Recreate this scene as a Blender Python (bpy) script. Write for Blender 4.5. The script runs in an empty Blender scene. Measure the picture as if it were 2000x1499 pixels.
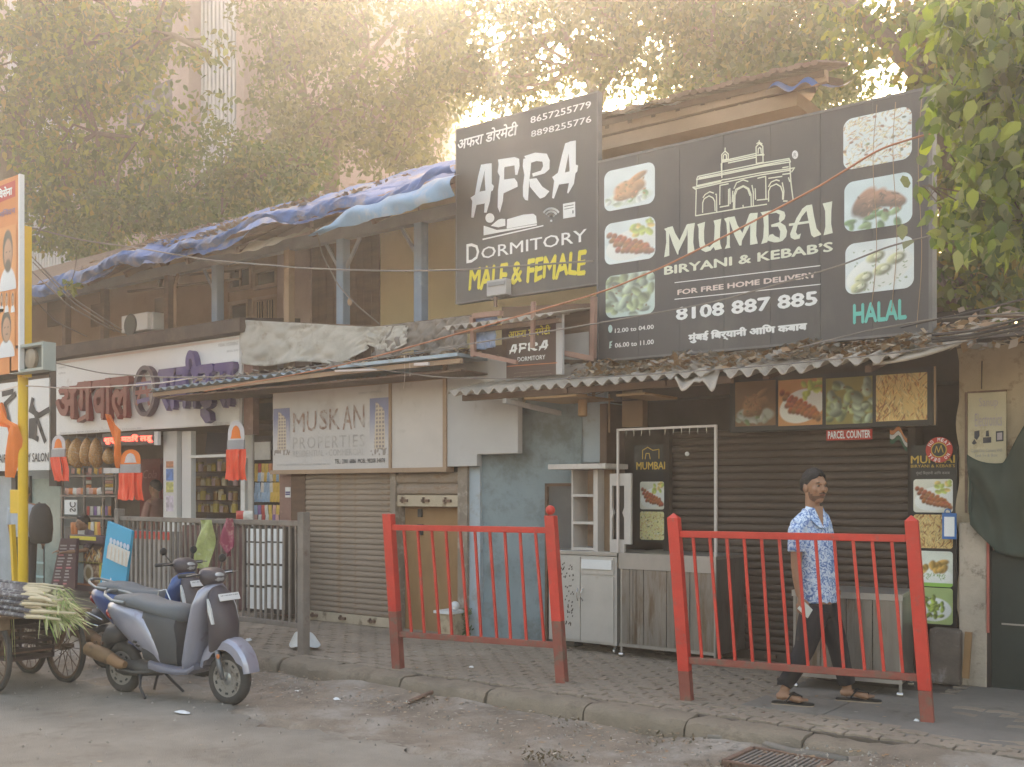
import bpy, math, random
import numpy as np
from mathutils import Vector, Matrix

R = math.radians
S = bpy.context.scene
COL = S.collection
rnd = random.Random(7)
nr = np.random.RandomState(7)

# ------------------------------------------------------------------ camera, sky, sun, exposure
FPX, HY, EYE = 2050.0, 960.0, 1.72
TH = R(37.3); CT, ST = math.cos(TH), math.sin(TH)
CX, CY = 6.88, -9.04
cam = bpy.data.cameras.new('camera')
cam.sensor_width = 36.0; cam.lens = FPX / 2000 * 36
cam.shift_y = (HY - 749.5) / 2000
cam.clip_end = 600; cam.clip_start = 0.1
camo = bpy.data.objects.new('camera', cam); COL.objects.link(camo)
camo.location = (CX, CY, EYE); camo.rotation_euler = (R(90), 0, TH)
S.camera = camo

SUN_D = Vector((-0.625, 0.781, 0.500)).normalized()
wd = bpy.data.worlds.new('World'); S.world = wd; wd.use_nodes = True
nt = wd.node_tree; bg = nt.nodes['Background']
sky = nt.nodes.new('ShaderNodeTexSky'); sky.sky_type = 'NISHITA'; sky.sun_disc = False
sky.sun_elevation = math.asin(SUN_D.z); sky.sun_rotation = math.atan2(SUN_D.x, SUN_D.y)
sky.air_density = 1.6; sky.dust_density = 5.0; sky.ozone_density = 1.0; sky.altitude = 0
nt.links.new(sky.outputs[0], bg.inputs[0]); bg.inputs[1].default_value = 0.15
sl = bpy.data.lights.new('sun', 'SUN'); sl.energy = 4.4; sl.angle = R(0.5); sl.color = (1.0, 0.92, 0.82)
so = bpy.data.objects.new('sun', sl); COL.objects.link(so)
so.rotation_euler = (-SUN_D).to_track_quat('-Z', 'Y').to_euler()
S.view_settings.view_transform = 'Standard'; S.view_settings.look = 'None'
S.view_settings.exposure = 2.05; S.view_settings.gamma = 1.0
S.view_settings.use_curve_mapping = False
S.view_settings.use_white_balance = True; S.view_settings.white_balance_temperature = 7300; S.view_settings.white_balance_tint = 15
S.cycles.use_denoising = True
S.cycles.max_bounces = 7; S.cycles.diffuse_bounces = 4; S.cycles.glossy_bounces = 3
S.cycles.transparent_max_bounces = 8; S.cycles.volume_bounces = 1
S.cycles.sample_clamp_indirect = 6
HAZE = 0.0058; ANI = 0.72

# where a point of the place seen from the street lies: on the upright plane y, or on the level plane z
def _ray(px, py):
    a = (px - 1000) / FPX; b = -(py - HY) / FPX
    return a * CT - ST, a * ST + CT, b
def at(px, py, y):
    dx, dy, dz = _ray(px, py); t = (y - CY) / dy
    return (CX + t * dx, y, EYE + t * dz)
def on(px, py, z=0.0):
    dx, dy, dz = _ray(px, py); t = (z - EYE) / dz
    return (CX + t * dx, CY + t * dy, z)
def axz(px, py, y):
    p = at(px, py, y); return p[0], p[2]

# ------------------------------------------------------------------ materials
MATS = {}
def _n(nt, t, **kw):
    n = nt.nodes.new(t)
    for k, v in kw.items():
        if k.startswith('i_'):
            n.inputs[k[2:]].default_value = v
        else: setattr(n, k, v)
    return n
def mat(name, col, rough=0.7, metal=0.0, var=0.18, vs=3.0, dirt=None, bump=0.0, bs=40.0, coat=0.0, spec=0.4, stretch=None, emit=None):
    """col: base colour; var: broad variation; dirt: (colour, cover 0..1, scale) patches with a shape of their own"""
    if name in MATS: return MATS[name]
    m = bpy.data.materials.new(name); m.use_nodes = True; t = m.node_tree
    p = t.nodes['Principled BSDF']; L = t.links.new
    p.inputs['Roughness'].default_value = rough; p.inputs['Metallic'].default_value = metal
    p.inputs['Specular IOR Level'].default_value = spec
    if coat: p.inputs['Coat Weight'].default_value = coat
    tc = _n(t, 'ShaderNodeTexCoord'); vec = tc.outputs['Object']
    if stretch:
        mp = _n(t, 'ShaderNodeMapping'); mp.inputs['Scale'].default_value = stretch
        L(vec, mp.inputs[0]); vec = mp.outputs[0]
    nz = _n(t, 'ShaderNodeTexNoise', i_Scale=vs, i_Detail=6.0, i_Roughness=0.65); L(vec, nz.inputs['Vector'])
    mx = _n(t, 'ShaderNodeMix', data_type='RGBA')
    lo = [max(0, c * (1 - var)) for c in col]; hi = [min(1, c * (1 + var)) for c in col]
    mx.inputs[6].default_value = (*lo, 1); mx.inputs[7].default_value = (*hi, 1)
    mr = _n(t, 'ShaderNodeMapRange'); mr.inputs[1].default_value = .3; mr.inputs[2].default_value = .7
    L(nz.outputs[0], mr.inputs[0]); L(mr.outputs[0], mx.inputs[0]); out = mx.outputs[2]
    if dirt:
        dc, cov, ds = dirt
        dn = _n(t, 'ShaderNodeTexNoise', i_Scale=ds, i_Detail=9.0, i_Roughness=0.72); L(vec, dn.inputs['Vector'])
        dr = _n(t, 'ShaderNodeMapRange'); th = 0.72 - 0.45 * cov
        dr.inputs[1].default_value = th; dr.inputs[2].default_value = th + 0.14
        L(dn.outputs[0], dr.inputs[0])
        m2 = _n(t, 'ShaderNodeMix', data_type='RGBA'); L(dr.outputs[0], m2.inputs[0]); L(out, m2.inputs[6])
        m2.inputs[7].default_value = (*dc, 1); out = m2.outputs[2]
    L(out, p.inputs['Base Color'])
    if emit:
        p.inputs['Emission Color'].default_value = (*col, 1); p.inputs['Emission Strength'].default_value = emit
    if bump:
        bn = _n(t, 'ShaderNodeTexNoise', i_Scale=bs, i_Detail=5.0); L(vec, bn.inputs['Vector'])
        b = _n(t, 'ShaderNodeBump', i_Strength=bump, i_Distance=0.01); L(bn.outputs[0], b.inputs['Height']); L(b.outputs[0], p.inputs['Normal'])
    MATS[name] = m; return m
def mat_print(name='printed_colours', rough=0.45):
    if name in MATS: return MATS[name]
    m = bpy.data.materials.new(name); m.use_nodes = True; t = m.node_tree; p = t.nodes['Principled BSDF']
    a = _n(t, 'ShaderNodeAttribute', attribute_name='Col'); t.links.new(a.outputs[0], p.inputs['Base Color'])
    p.inputs['Roughness'].default_value = rough
    nz = _n(t, 'ShaderNodeTexNoise', i_Scale=4.0)
    MATS[name] = m; return m
def mat_leaf(name, cols, trans=0.45):
    m = bpy.data.materials.new(name); m.use_nodes = True; t = m.node_tree; L = t.links.new
    t.nodes.remove(t.nodes['Principled BSDF']); out = t.nodes['Material Output']
    g = _n(t, 'ShaderNodeNewGeometry'); cr = _n(t, 'ShaderNodeValToRGB')
    e = cr.color_ramp.elements
    while len(e) < len(cols): e.new(0.5)
    for i, c in enumerate(cols):
        e[i].position = i / (len(cols) - 1) * 0.98; e[i].color = (*c, 1)
    L(g.outputs['Random Per Island'], cr.inputs[0])
    d = _n(t, 'ShaderNodeBsdfPrincipled'); d.inputs['Roughness'].default_value = .55; L(cr.outputs[0], d.inputs['Base Color'])
    tr = _n(t, 'ShaderNodeBsdfTranslucent')
    hs = _n(t, 'ShaderNodeHueSaturation', i_Saturation=1.15, i_Value=1.5); L(cr.outputs[0], hs.inputs['Color']); L(hs.outputs[0], tr.inputs[0])
    mx = _n(t, 'ShaderNodeMixShader', i_Fac=trans); L(d.outputs[0], mx.inputs[1]); L(tr.outputs[0], mx.inputs[2]); L(mx.outputs[0], out.inputs[0])
    MATS[name] = m; return m

# ------------------------------------------------------------------ mesh helpers
class MB:
    def __init__(s): s.v = []; s.f = []; s.c = None
    def add(s, v, f):
        k = len(s.v); s.v += [tuple(p) for p in v]; s.f += [tuple(i + k for i in q) for q in f]; return s
    def box(s, x0, x1, y0, y1, z0, z1):
        return s.add([(x0,y0,z0),(x1,y0,z0),(x1,y1,z0),(x0,y1,z0),(x0,y0,z1),(x1,y0,z1),(x1,y1,z1),(x0,y1,z1)],
                     [(0,3,2,1),(4,5,6,7),(0,1,5,4),(1,2,6,5),(2,3,7,6),(3,0,4,7)])
    def obox(s, c, ax, ay, az):
        """box about centre c with half-axis vectors"""
        c = Vector(c); ax, ay, az = Vector(ax), Vector(ay), Vector(az)
        v = [c + i*ax + j*ay + k*az for k in (-1, 1) for i, j in ((-1,-1),(1,-1),(1,1),(-1,1))]
        return s.add(v, [(0,3,2,1),(4,5,6,7),(0,1,5,4),(1,2,6,5),(2,3,7,6),(3,0,4,7)])
    def bar(s, p0, p1, w, h=None, up=(0, 0, 1)):
        h = h or w; p0, p1 = Vector(p0), Vector(p1); d = p1 - p0; l = d.length
        if l < 1e-6: return s
        d /= l; u = Vector(up)
        if abs(d.dot(u)) > .99: u = Vector((0, 1, 0))
        sx = d.cross(u).normalized(); sz = sx.cross(d)
        return s.obox((p0 + p1) / 2, d * l / 2, sx * w / 2, sz * h / 2)
    def tube(s, pts, r, n=8, cap=True, flat=1.0):
        pts = [Vector(p) for p in pts]; rs = r if hasattr(r, '__len__') else [r] * len(pts)
        v = []; f = []; prev = None
        for i, p in enumerate(pts):
            d = (pts[min(i+1, len(pts)-1)] - pts[max(i-1, 0)])
            d = d.normalized() if d.length > 1e-9 else Vector((0, 0, 1))
            if prev is None:
                u = Vector((0, 0, 1)) if abs(d.z) < .9 else Vector((1, 0, 0)); a = d.cross(u).normalized()
            else:
                a = (prev - d * prev.dot(d)); a = a.normalized() if a.length > 1e-6 else d.orthogonal().normalized()
            prev = a; b = d.cross(a)
            for k in range(n):
                t = 2 * math.pi * k / n; v.append(p + (a * math.cos(t) + b * math.sin(t) * flat) * rs[i])
        for i in range(len(pts) - 1):
            for k in range(n):
                f.append((i*n+k, i*n+(k+1) % n, (i+1)*n+(k+1) % n, (i+1)*n+k))
        if cap: f += [tuple(range(n-1, -1, -1)), tuple(range((len(pts)-1)*n, len(pts)*n))]
        return s.add(v, f)
    def cyl(s, c, r, h, n=16, axis='z', r2=None):
        c = Vector(c); a = {'x': Vector((1,0,0)), 'y': Vector((0,1,0)), 'z': Vector((0,0,1))}[axis]
        return s.tube([c - a*h/2, c + a*h/2], [r, r if r2 is None else r2], n)
    def torus(s, c, R_, r, axis, n=28, m=8, sq=1.0):
        c = Vector(c); a = Vector(axis).normalized(); u = a.orthogonal().normalized(); w = a.cross(u)
        v = []; f = []
        for i in range(n):
            t = 2*math.pi*i/n; d = u*math.cos(t) + w*math.sin(t)
            for k in range(m):
                q = 2*math.pi*k/m; v.append(c + d*(R_ + r*math.cos(q)) + a*r*sq*math.sin(q))
        for i in range(n):
            for k in range(m): f.append((i*m+k, ((i+1) % n)*m+k, ((i+1) % n)*m+(k+1) % m, i*m+(k+1) % m))
        return s.add(v, f)
    def ball(s, c, r, n=12, m=8, sc=(1, 1, 1)):
        v = [(c[0], c[1], c[2]-r*sc[2])]; f = []
        for j in range(1, m):
            ph = -math.pi/2 + math.pi*j/m
            for i in range(n):
                t = 2*math.pi*i/n
                v.append((c[0]+r*sc[0]*math.cos(ph)*math.cos(t), c[1]+r*sc[1]*math.cos(ph)*math.sin(t), c[2]+r*sc[2]*math.sin(ph)))
        v.append((c[0], c[1], c[2]+r*sc[2])); k = len(v)-1
        for i in range(n):
            f.append((0, 1+(i+1) % n, 1+i)); f.append((k, k-n+i, k-n+(i+1) % n))
        for j in range(m-2):
            for i in range(n): f.append((1+j*n+i, 1+j*n+(i+1) % n, 1+(j+1)*n+(i+1) % n, 1+(j+1)*n+i))
        return s.add(v, f)
    def prism(s, poly, y0, y1):
        """poly: (x,z) outline, counter-clockwise seen from -y, pushed from y0 to y1"""
        n = len(poly); v = [(x, y0, z) for x, z in poly] + [(x, y1, z) for x, z in poly]
        f = [tuple(range(n)), tuple(range(2*n-1, n-1, -1))] + [(i, n+i, n+(i+1) % n, (i+1) % n) for i in range(n)]
        return s.add(v, f)
    def slab(s, poly, z0, z1):
        n = len(poly); v = [(x, y, z0) for x, y in poly] + [(x, y, z1) for x, y in poly]
        return s.add(v, [tuple(range(n-1, -1, -1)), tuple(range(n, 2*n))] + [(i, (i+1) % n, n+(i+1) % n, n+i) for i in range(n)])
    def grid(s, nu, nv, fn):
        v = [fn(i/nu, j/nv) for j in range(nv+1) for i in range(nu+1)]
        return s.add(v, [(j*(nu+1)+i, j*(nu+1)+i+1, (j+1)*(nu+1)+i+1, (j+1)*(nu+1)+i) for j in range(nv) for i in range(nu)])
    def loft(s, rings, cap=True):
        n = len(rings[0]); v = [p for r in rings for p in r]; f = []
        for i in range(len(rings)-1):
            for k in range(n): f.append((i*n+k, i*n+(k+1) % n, (i+1)*n+(k+1) % n, (i+1)*n+k))
        if cap: f += [tuple(range(n-1, -1, -1)), tuple(range((len(rings)-1)*n, len(rings)*n))]
        return s.add(v, f)

def wloc(o):
    p = Vector((0, 0, 0))
    while o is not None: p += o.location; o = o.parent
    return p
def rooted(o):
    while o is not None:
        if abs(o.rotation_euler.z) > 1e-9: return True
        o = o.parent
    return False
def tag(o, label=None, cat=None, group=None, kind=None):
    if label: o['label'] = label
    if cat: o['category'] = cat
    if group: o['group'] = group
    if kind: o['kind'] = kind
    return o
def thing(name, label, cat, loc=(0, 0, 0), rz=0.0, group=None):
    o = bpy.data.objects.new(name, None); COL.objects.link(o); o.empty_display_size = .2
    o.location = loc; o.rotation_euler = (0, 0, rz)
    return tag(o, label, cat, group)
def obj(name, mb, m, parent=None, smooth=False, label=None, kind=None, thick=None, sub=None, bev=None):
    me = bpy.data.meshes.new(name)
    off = Vector((0, 0, 0))
    if parent is not None and not rooted(parent): off = wloc(parent)
    me.from_pydata([(x-off.x, y-off.y, z-off.z) for x, y, z in mb.v], [], mb.f)
    if smooth is True: me.polygons.foreach_set('use_smooth', [True]*len(me.polygons))
    ms = m if isinstance(m, (list, tuple)) else [m]
    for k in ms: me.materials.append(k)
    o = bpy.data.objects.new(name, me); COL.objects.link(o)
    if parent is not None: o.parent = parent
    if smooth == 'auto':
        me.polygons.foreach_set('use_smooth', [True]*len(me.polygons)); me.set_sharp_from_angle(angle=R(38))
    if thick: md = o.modifiers.new('s', 'SOLIDIFY'); md.thickness = thick; md.offset = 0
    if bev: md = o.modifiers.new('b', 'BEVEL'); md.width = bev; md.segments = 2; md.limit_method = 'ANGLE'
    if sub: md = o.modifiers.new('u', 'SUBSURF'); md.levels = sub; md.render_levels = sub
    me.update()
    return tag(o, label, kind=kind)
def struct(name, mb, m, parent=None, smooth=False, **k):
    return tag(obj(name, mb, m, parent, smooth, **k), kind='structure')
def copy_tree(o, parent=None):
    c = o.copy(); COL.objects.link(c)
    if parent is not None: c.parent = parent
    for ch in list(o.children): copy_tree(ch, c)
    return c
def big(name, V, F, m, parent=None, kind=None, nper=4, smooth=False):
    """many small faces at once: V (n,3) array, every face nper corners in order"""
    me = bpy.data.meshes.new(name); off = wloc(parent) if parent is not None else Vector((0, 0, 0))
    V = V - np.array(off); n = len(V); nf = n // nper
    me.vertices.add(n); me.vertices.foreach_set('co', V.astype(np.float32).ravel())
    me.loops.add(n); me.loops.foreach_set('vertex_index', np.arange(n, dtype=np.int32))
    me.polygons.add(nf); me.polygons.foreach_set('loop_start', np.arange(0, n, nper, dtype=np.int32))
    me.update(calc_edges=True); me.materials.append(m)
    o = bpy.data.objects.new(name, me); COL.objects.link(o); o.parent = parent
    return tag(o, kind=kind)

# writing: real letters fitted to the rectangle they fill on their board
def _textmesh(body, bold=0.0, shear=0.0, space=1.0, line=1.0, align='LEFT'):
    cu = bpy.data.curves.new('lettering', 'FONT'); cu.body = body; cu.resolution_u = 2
    cu.offset = bold; cu.shear = shear; cu.space_character = space; cu.space_line = line; cu.align_x = align
    o = bpy.data.objects.new('lettering', cu); COL.objects.link(o)
    dg = bpy.context.evaluated_depsgraph_get(); dg.update()
    me = bpy.data.meshes.new_from_object(o.evaluated_get(dg))
    v = [tuple(a.co) for a in me.vertices]; f = [tuple(p.vertices) for p in me.polygons]
    bpy.data.objects.remove(o); bpy.data.meshes.remove(me)
    return v, f
def text(body, x0, x1, z0, z1, y, m, parent, bold=0.0, shear=0.0, depth=0.0, name='lettering', warp=None, **k):
    v, f = _textmesh(body, 0.0, shear, **k)
    if not v: return None
    n0 = len(v); v2, f2, lay = [], [], []
    for c, (dx, dz) in enumerate([(0, 0)]+([(bold, 0), (-bold, 0), (0, bold), (0, -bold)] if bold else [])):
        v2 += [(p[0]+dx, p[1]+dz, 0) for p in v]; lay += [c]*n0; f2 += [tuple(i+n0*c for i in q) for q in f]
    v, f = v2, f2
    ax = min(p[0] for p in v); bx = max(p[0] for p in v); ay = min(p[1] for p in v); by = max(p[1] for p in v)
    q = []
    for c, p in zip(lay, v):
        s, t = (p[0]-ax)/(bx-ax), (p[1]-ay)/(by-ay)
        if warp: s, t = warp(s, t)
        q.append((x0+(x1-x0)*s, y-c*.0004, z0+(z1-z0)*t))
    mb = MB(); mb.add(q, f)
    o = obj(name, mb, m, parent)
    if depth:
        md = o.modifiers.new('s', 'SOLIDIFY'); md.thickness = depth; md.offset = -1 if False else 1
    return o
def ptext(body, lx, by, rx, ty, y, m, parent, **k):
    """as text(), the corners given as seen from the street: left-bottom, right-top"""
    x0, z0 = axz(lx, by, y); x1, z1 = axz(rx, ty, y)
    return text(body, x0, x1, z0, z1, y, m, parent, **k)
def flat(polys, y, m, parent, name='emblem'):
    """flat shapes printed or cut from sheet on the plane y; polys: lists of (x,z)"""
    mb = MB()
    for p in polys: mb.add([(x, y, z) for x, z in p], [tuple(range(len(p)))])
    return obj(name, mb, m, parent)

# printed pictures: colours laid on a fine grid of points
def picture(name, x0, x1, z0, z1, y, fn, parent, n=56, rad=0.0, rough=.45, tilt=None):
    nu = n; nv = max(8, int(n*abs(z1-z0)/max(1e-6, abs(x1-x0))))
    nv = min(nv, 110)
    u, v = np.meshgrid(np.linspace(0, 1, nu+1), np.linspace(0, 1, nv+1))
    col = np.clip(fn(u, v), 0, 1)
    asp = abs(z1-z0)/abs(x1-x0)
    me = bpy.data.meshes.new(name); off = wloc(parent)
    P = np.stack([x0+(x1-x0)*u, np.full_like(u, y), z0+(z1-z0)*v], -1).reshape(-1, 3)
    if rad:   # pull the corners in to a rounded rectangle
        a = (u-.5); b = (v-.5)*asp; hx, hz = .5-rad, .5*asp-rad
        ex, ez = np.abs(a)-hx, np.abs(b)-hz; cm = (ex > 0) & (ez > 0); l = np.sqrt(ex**2+ez**2)
        mxx = np.maximum(ex, ez); sc = np.where(cm & (l > 1e-9), mxx/np.maximum(l, 1e-9), 1.0)
        a2 = np.where(cm, np.sign(a)*(hx+ex*sc), a); b2 = np.where(cm, np.sign(b)*(hz+ez*sc), b)
        P = np.stack([x0+(x1-x0)*(a2+.5), np.full_like(u, y), z0+(z1-z0)*(b2/asp+.5)], -1).reshape(-1, 3)
    if tilt is not None: P = np.array([tilt(p) for p in P])
    P = P - np.array(off)
    idx = np.arange((nu+1)*(nv+1)).reshape(nv+1, nu+1)
    F = np.stack([idx[:-1, :-1], idx[:-1, 1:], idx[1:, 1:], idx[1:, :-1]], -1).reshape(-1, 4)
    me.from_pydata(P.tolist(), [], F.tolist())
    ca = me.color_attributes.new('Col', 'FLOAT_COLOR', 'POINT')
    c4 = np.concatenate([col.reshape(-1, 3), np.ones((col.shape[0]*col.shape[1], 1))], 1)
    ca.data.foreach_set('color', c4.astype(np.float32).ravel())
    me.materials.append(mat_print('printed_colours_%d' % int(rough*100), rough))
    o = bpy.data.objects.new(name, me); COL.objects.link(o); o.parent = parent
    return o
def vnoise(u, v, sc, seed):
    r = np.random.RandomState(seed); g = r.rand(64, 64); x = u*sc; y = v*sc
    i = np.floor(x).astype(int); j = np.floor(y).astype(int); fx = x-i; fy = y-j; fx = fx*fx*(3-2*fx); fy = fy*fy*(3-2*fy)
    a = g[j % 64, i % 64]; b = g[j % 64, (i+1) % 64]; c = g[(j+1) % 64, i % 64]; d = g[(j+1) % 64, (i+1) % 64]
    return (a*(1-fx)+b*fx)*(1-fy)+(c*(1-fx)+d*fx)*fy
def base(u, c): return np.ones(u.shape+(3,))*np.array(c)
def blob(img, u, v, cx, cy, rx, ry, ang, col, soft=.25, lit=.5):
    ca, sa = math.cos(ang), math.sin(ang); a = ((u-cx)*ca+(v-cy)*sa)/rx; b = (-(u-cx)*sa+(v-cy)*ca)/ry
    d = np.sqrt(a*a+b*b); m = np.clip((1-d)/soft, 0, 1)[..., None]
    sh = (1-lit*.6+lit*np.clip(-a*.4+b*.7+.3, 0, 1))[..., None]
    return img*(1-m)+np.array(col)*sh*m
def food(kind, seed=1, bgc=(.75, .78, .74), dim=1.0):
    def fn(u, v):
        r = random.Random(seed); im = base(u, bgc)*(.9+.15*vnoise(u, v, 4, seed))[..., None]
        if kind == 'kebab':
            im = blob(im, u, v, .55, .42, .55, .36, .3, (.8, .8, .76), .06, .1)
            for k in range(14):
                im = blob(im, u, v, r.uniform(.55, .95), r.uniform(.6, .95), .1, .07, r.uniform(0, 3), (.55, .62, .15) if r.random() < .7 else (.8, .6, .2), .4, .6)
            for q in range(4):
                x0, y0, x1, y1 = .1+q*.06, .72-q*.13, .8+q*.04, .34-q*.06
                for k in range(8):
                    t = k/7; im = blob(im, u, v, x0+(x1-x0)*t+r.uniform(-.01, .01), y0+(y1-y0)*t+r.uniform(-.02, .02), .075, .095, -.5+r.uniform(-.4, .4),
                                       (r.uniform(.35, .5), r.uniform(.1, .17), r.uniform(.03, .07)), .4, .9)
                for t in (1.08, 1.14, 1.2): im = blob(im, u, v, x0+(x1-x0)*t, y0+(y1-y0)*t, .03, .008, -.4, (.25, .2, .15), .5, 0)
        elif kind == 'chicken':
            im = blob(im, u, v, .5, .25, .5, .2, 0, (.7, .75, .66), .2, .2)
            for k in range(16): im = blob(im, u, v, r.uniform(.05, .95), r.uniform(.08, .3), .1, .06, r.uniform(0, 3), r.choice([(.3, .45, .2), (.6, .65, .5), (.8, .82, .78)]), .4, .6)
            for cx, cy, rx, ry, a in ((.42, .45, .26, .24, .5), (.62, .52, .24, .2, -.3), (.68, .72, .22, .09, .5), (.36, .3, .2, .12, 0), (.55, .38, .16, .2, .2)):
                im = blob(im, u, v, cx, cy, rx, ry, a, (.62, .33, .16), .3, .8)
            for k in range(20): im = blob(im, u, v, r.uniform(.25, .8), r.uniform(.25, .7), .05, .03, r.uniform(0, 3), (r.uniform(.4, .75), .3, .14), .6, .7)
        elif kind == 'green':
            for k in range(46):
                g = r.uniform(.32, .62); im = blob(im, u, v, r.uniform(.02, .98), r.uniform(.02, .9), r.uniform(.1, .19), r.uniform(.08, .14), r.uniform(0, 3),
                                                  (g*.82, g, g*.5 if r.random() < .6 else g*.75), .35, 1.1)
            for k in range(10): im = blob(im, u, v, r.uniform(.1, .9), r.uniform(.1, .9), .04, .025, r.uniform(0, 3), (.2, .12, .06), .5, .3)
        elif kind == 'rice':
            for k in range(330):
                c = r.choice([(.85, .8, .62), (.8, .7, .4), (.7, .4, .18), (.9, .86, .75), (.5, .26, .1), (.78, .6, .25)])
                im = blob(im, u, v, r.random(), r.random(), r.uniform(.03, .07), .013, r.uniform(0, 3.1), c, .5, .8)
            for k in range(16): im = blob(im, u, v, r.random(), r.random(), .04, .03, r.uniform(0, 3), r.choice([(.25, .3, .1), (.35, .14, .06), (.2, .2, .1)]), .4, .8)
        elif kind == 'noodle':
            im = base(u, (.7, .5, .2))
            for k in range(200):
                c = r.choice([(.85, .62, .25), (.8, .5, .18), (.55, .22, .06), (.9, .72, .35), (.4, .14, .04)])
                im = blob(im, u, v, r.random(), r.random(), r.uniform(.06, .16), .018, r.uniform(.6, 2.4), c, .5, .9)
        elif kind == 'grill':
            for k in range(12): im = blob(im, u, v, r.uniform(.05, .95), r.uniform(.02, .4), .13, .07, r.uniform(0, 3), r.choice([(.15, .3, .1), (.3, .45, .2)]), .4, .8)
            for cx, cy, rx, ry, a in ((.3, .55, .16, .34, -.5), (.42, .5, .13, .36, -.6), (.6, .55, .3, .18, -.25), (.75, .48, .2, .14, -.4)):
                im = blob(im, u, v, cx, cy, rx, ry, a, (.36, .17, .1), .25, 1.1)
            for k in range(40): im = blob(im, u, v, r.uniform(.2, .85), r.uniform(.3, .7), .05, .02, r.uniform(0, 3), r.choice([(.2, .09, .05), (.5, .26, .15), (.12, .07, .05)]), .5, .8)
        elif kind == 'rolls':
            im = blob(im, u, v, .5, .4, .55, .33, .5, (.82, .84, .8), .08, .2)
            for cx, cy in ((.28, .3), (.55, .42), (.75, .6), (.2, .12), (.45, .68)):
                im = blob(im, u, v, cx, cy, .17, .12, .5, (.6, .6, .34), .3, 1.2); im = blob(im, u, v, cx+.03, cy+.02, .07, .05, .5, (.8, .8, .6), .3, .6)
            for k in range(40): im = blob(im, u, v, r.uniform(.1, .9), r.uniform(.05, .85), .03, .012, r.uniform(0, 3), (.2, .28, .1), .5, .3)
        elif kind == 'salad':
            im = blob(im, u, v, .5, .4, .48, .34, 0, (.85, .86, .82), .08, .2)
            for k in range(46): 
                g = r.uniform(.3, .7); a = r.uniform(0, 6.28); q = r.uniform(0, .3)
                im = blob(im, u, v, .5+q*math.cos(a)*1.1, .45+q*math.sin(a), .1, .06, r.uniform(0, 3), (g*.8, g, g*.2), .4, 1.1)
        elif kind == 'fried':
            im = blob(im, u, v, .5, .3, .52, .22, 0, (.86, .88, .82), .08, .1)
            im[v < .1] = np.array((.3, .55, .1))
            for k in range(12): im = blob(im, u, v, r.uniform(.2, .8), r.uniform(.4, .7), r.uniform(.1, .2), .1, r.uniform(0, 3), (.72, .42, .1), .35, 1.0)
            for k in range(24): im = blob(im, u, v, r.uniform(.2, .8), r.uniform(.2, .35), .06, .012, r.uniform(0, 3), (.25, .4, .1), .5, .3)
        return im*dim
    return fn
# ------------------------------------------------------------------ colours
M = mat
asphalt = M('asphalt', (.235, .205, .17), .9, var=.22, vs=1.6, bump=1.0, bs=110, dirt=((.17, .14, .11), .4, 2.2))
dirt_m = M('dry_earth', (.215, .17, .13), .95, var=.3, vs=2.5, bump=1.0, bs=50, dirt=((.3, .26, .22), .55, 1.5))
kerb_m = M('kerb_concrete', (.22, .175, .13), .9, var=.25, vs=3, bump=.7, bs=45, dirt=((.12, .09, .065), .45, 3))
paver_m = M('paver_concrete', (.28, .222, .17), .9, var=.22, vs=2.2, bump=.6, bs=70, dirt=((.27, .22, .165), .45, 1.3))
grout_m = M('sandy_joint', (.12, .095, .075), .95, var=.3, vs=5)
slabc_m = M('grey_cement', (.2, .175, .15), .9, var=.2, vs=2, bump=.5, bs=60, dirt=((.12, .1, .08), .35, 2))
red_m = M('red_paint', (.56, .045, .028), .45, var=.2, vs=3, dirt=((.33, .1, .075), .34, 11), bump=.3, bs=40)
redd_m = M('dusty_red_paint', (.27, .075, .052), .7, var=.2, vs=6, dirt=((.17, .11, .08), .5, 8), bump=.3, bs=40)
rust_m = M('rusty_steel', (.17, .1, .07), .75, var=.3, vs=6, dirt=((.25, .17, .12), .4, 9), bump=.3)
greyiron = M('dusty_grey_iron', (.2, .165, .14), .7, var=.2, vs=5, dirt=((.13, .07, .05), .35, 8), bump=.2)
yellow_m = M('yellow_paint', (.72, .44, .01), .4, var=.08, vs=4, dirt=((.35, .2, .04), .12, 9))
blackp = M('black_plastic', (.03, .03, .032), .5, var=.2)
tyre_m = M('dusty_rubber', (.055, .05, .046), .85, var=.25, vs=8, bump=.4, bs=90)
steel_m = M('stainless_steel', (.42, .4, .38), .38, .75, var=.14, vs=2.2, dirt=((.3, .24, .18), .3, 3.5), stretch=(1, 1, .35), bump=.05)
steelp_m = M('polished_steel', (.6, .58, .55), .25, .9, var=.1)
steeld_m = M('stained_steel_sheet', (.30, .28, .26), .36, .8, var=.22, vs=3, dirt=((.2, .15, .11), .5, 4), stretch=(2.4, 1, .3))
wood_m = M('aged_wood', (.2, .13, .08), .8, var=.3, vs=2, stretch=(1, 1, 8), bump=.3)
ply_m = M('plywood', (.29, .16, .07), .7, var=.16, vs=2, dirt=((.22, .12, .06), .35, 1.8), bump=.1)
bluewall = M('blue_plaster', (.21, .265, .285), .9, var=.1, vs=1.6, dirt=((.15, .17, .17), .5, 2.6), bump=.7, bs=9)
bluelite = M('pale_blue_plaster', (.36, .41, .45), .85, var=.07, vs=2, dirt=((.26, .25, .23), .42, 4), bump=.4, bs=20)
whitebd = M('grey_white_board', (.44, .42, .41), .7, var=.08, vs=1.6, dirt=((.33, .29, .26), .3, 3))
cream_m = M('stained_cream_plaster', (.43, .34, .23), .9, var=.2, vs=2, dirt=((.17, .11, .07), .42, 4), bump=.6, bs=18)
ochre_m = M('ochre_plaster', (.64, .50, .28), .9, var=.08, vs=1.2, dirt=((.4, .28, .15), .3, 1.5), bump=.2)
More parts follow.
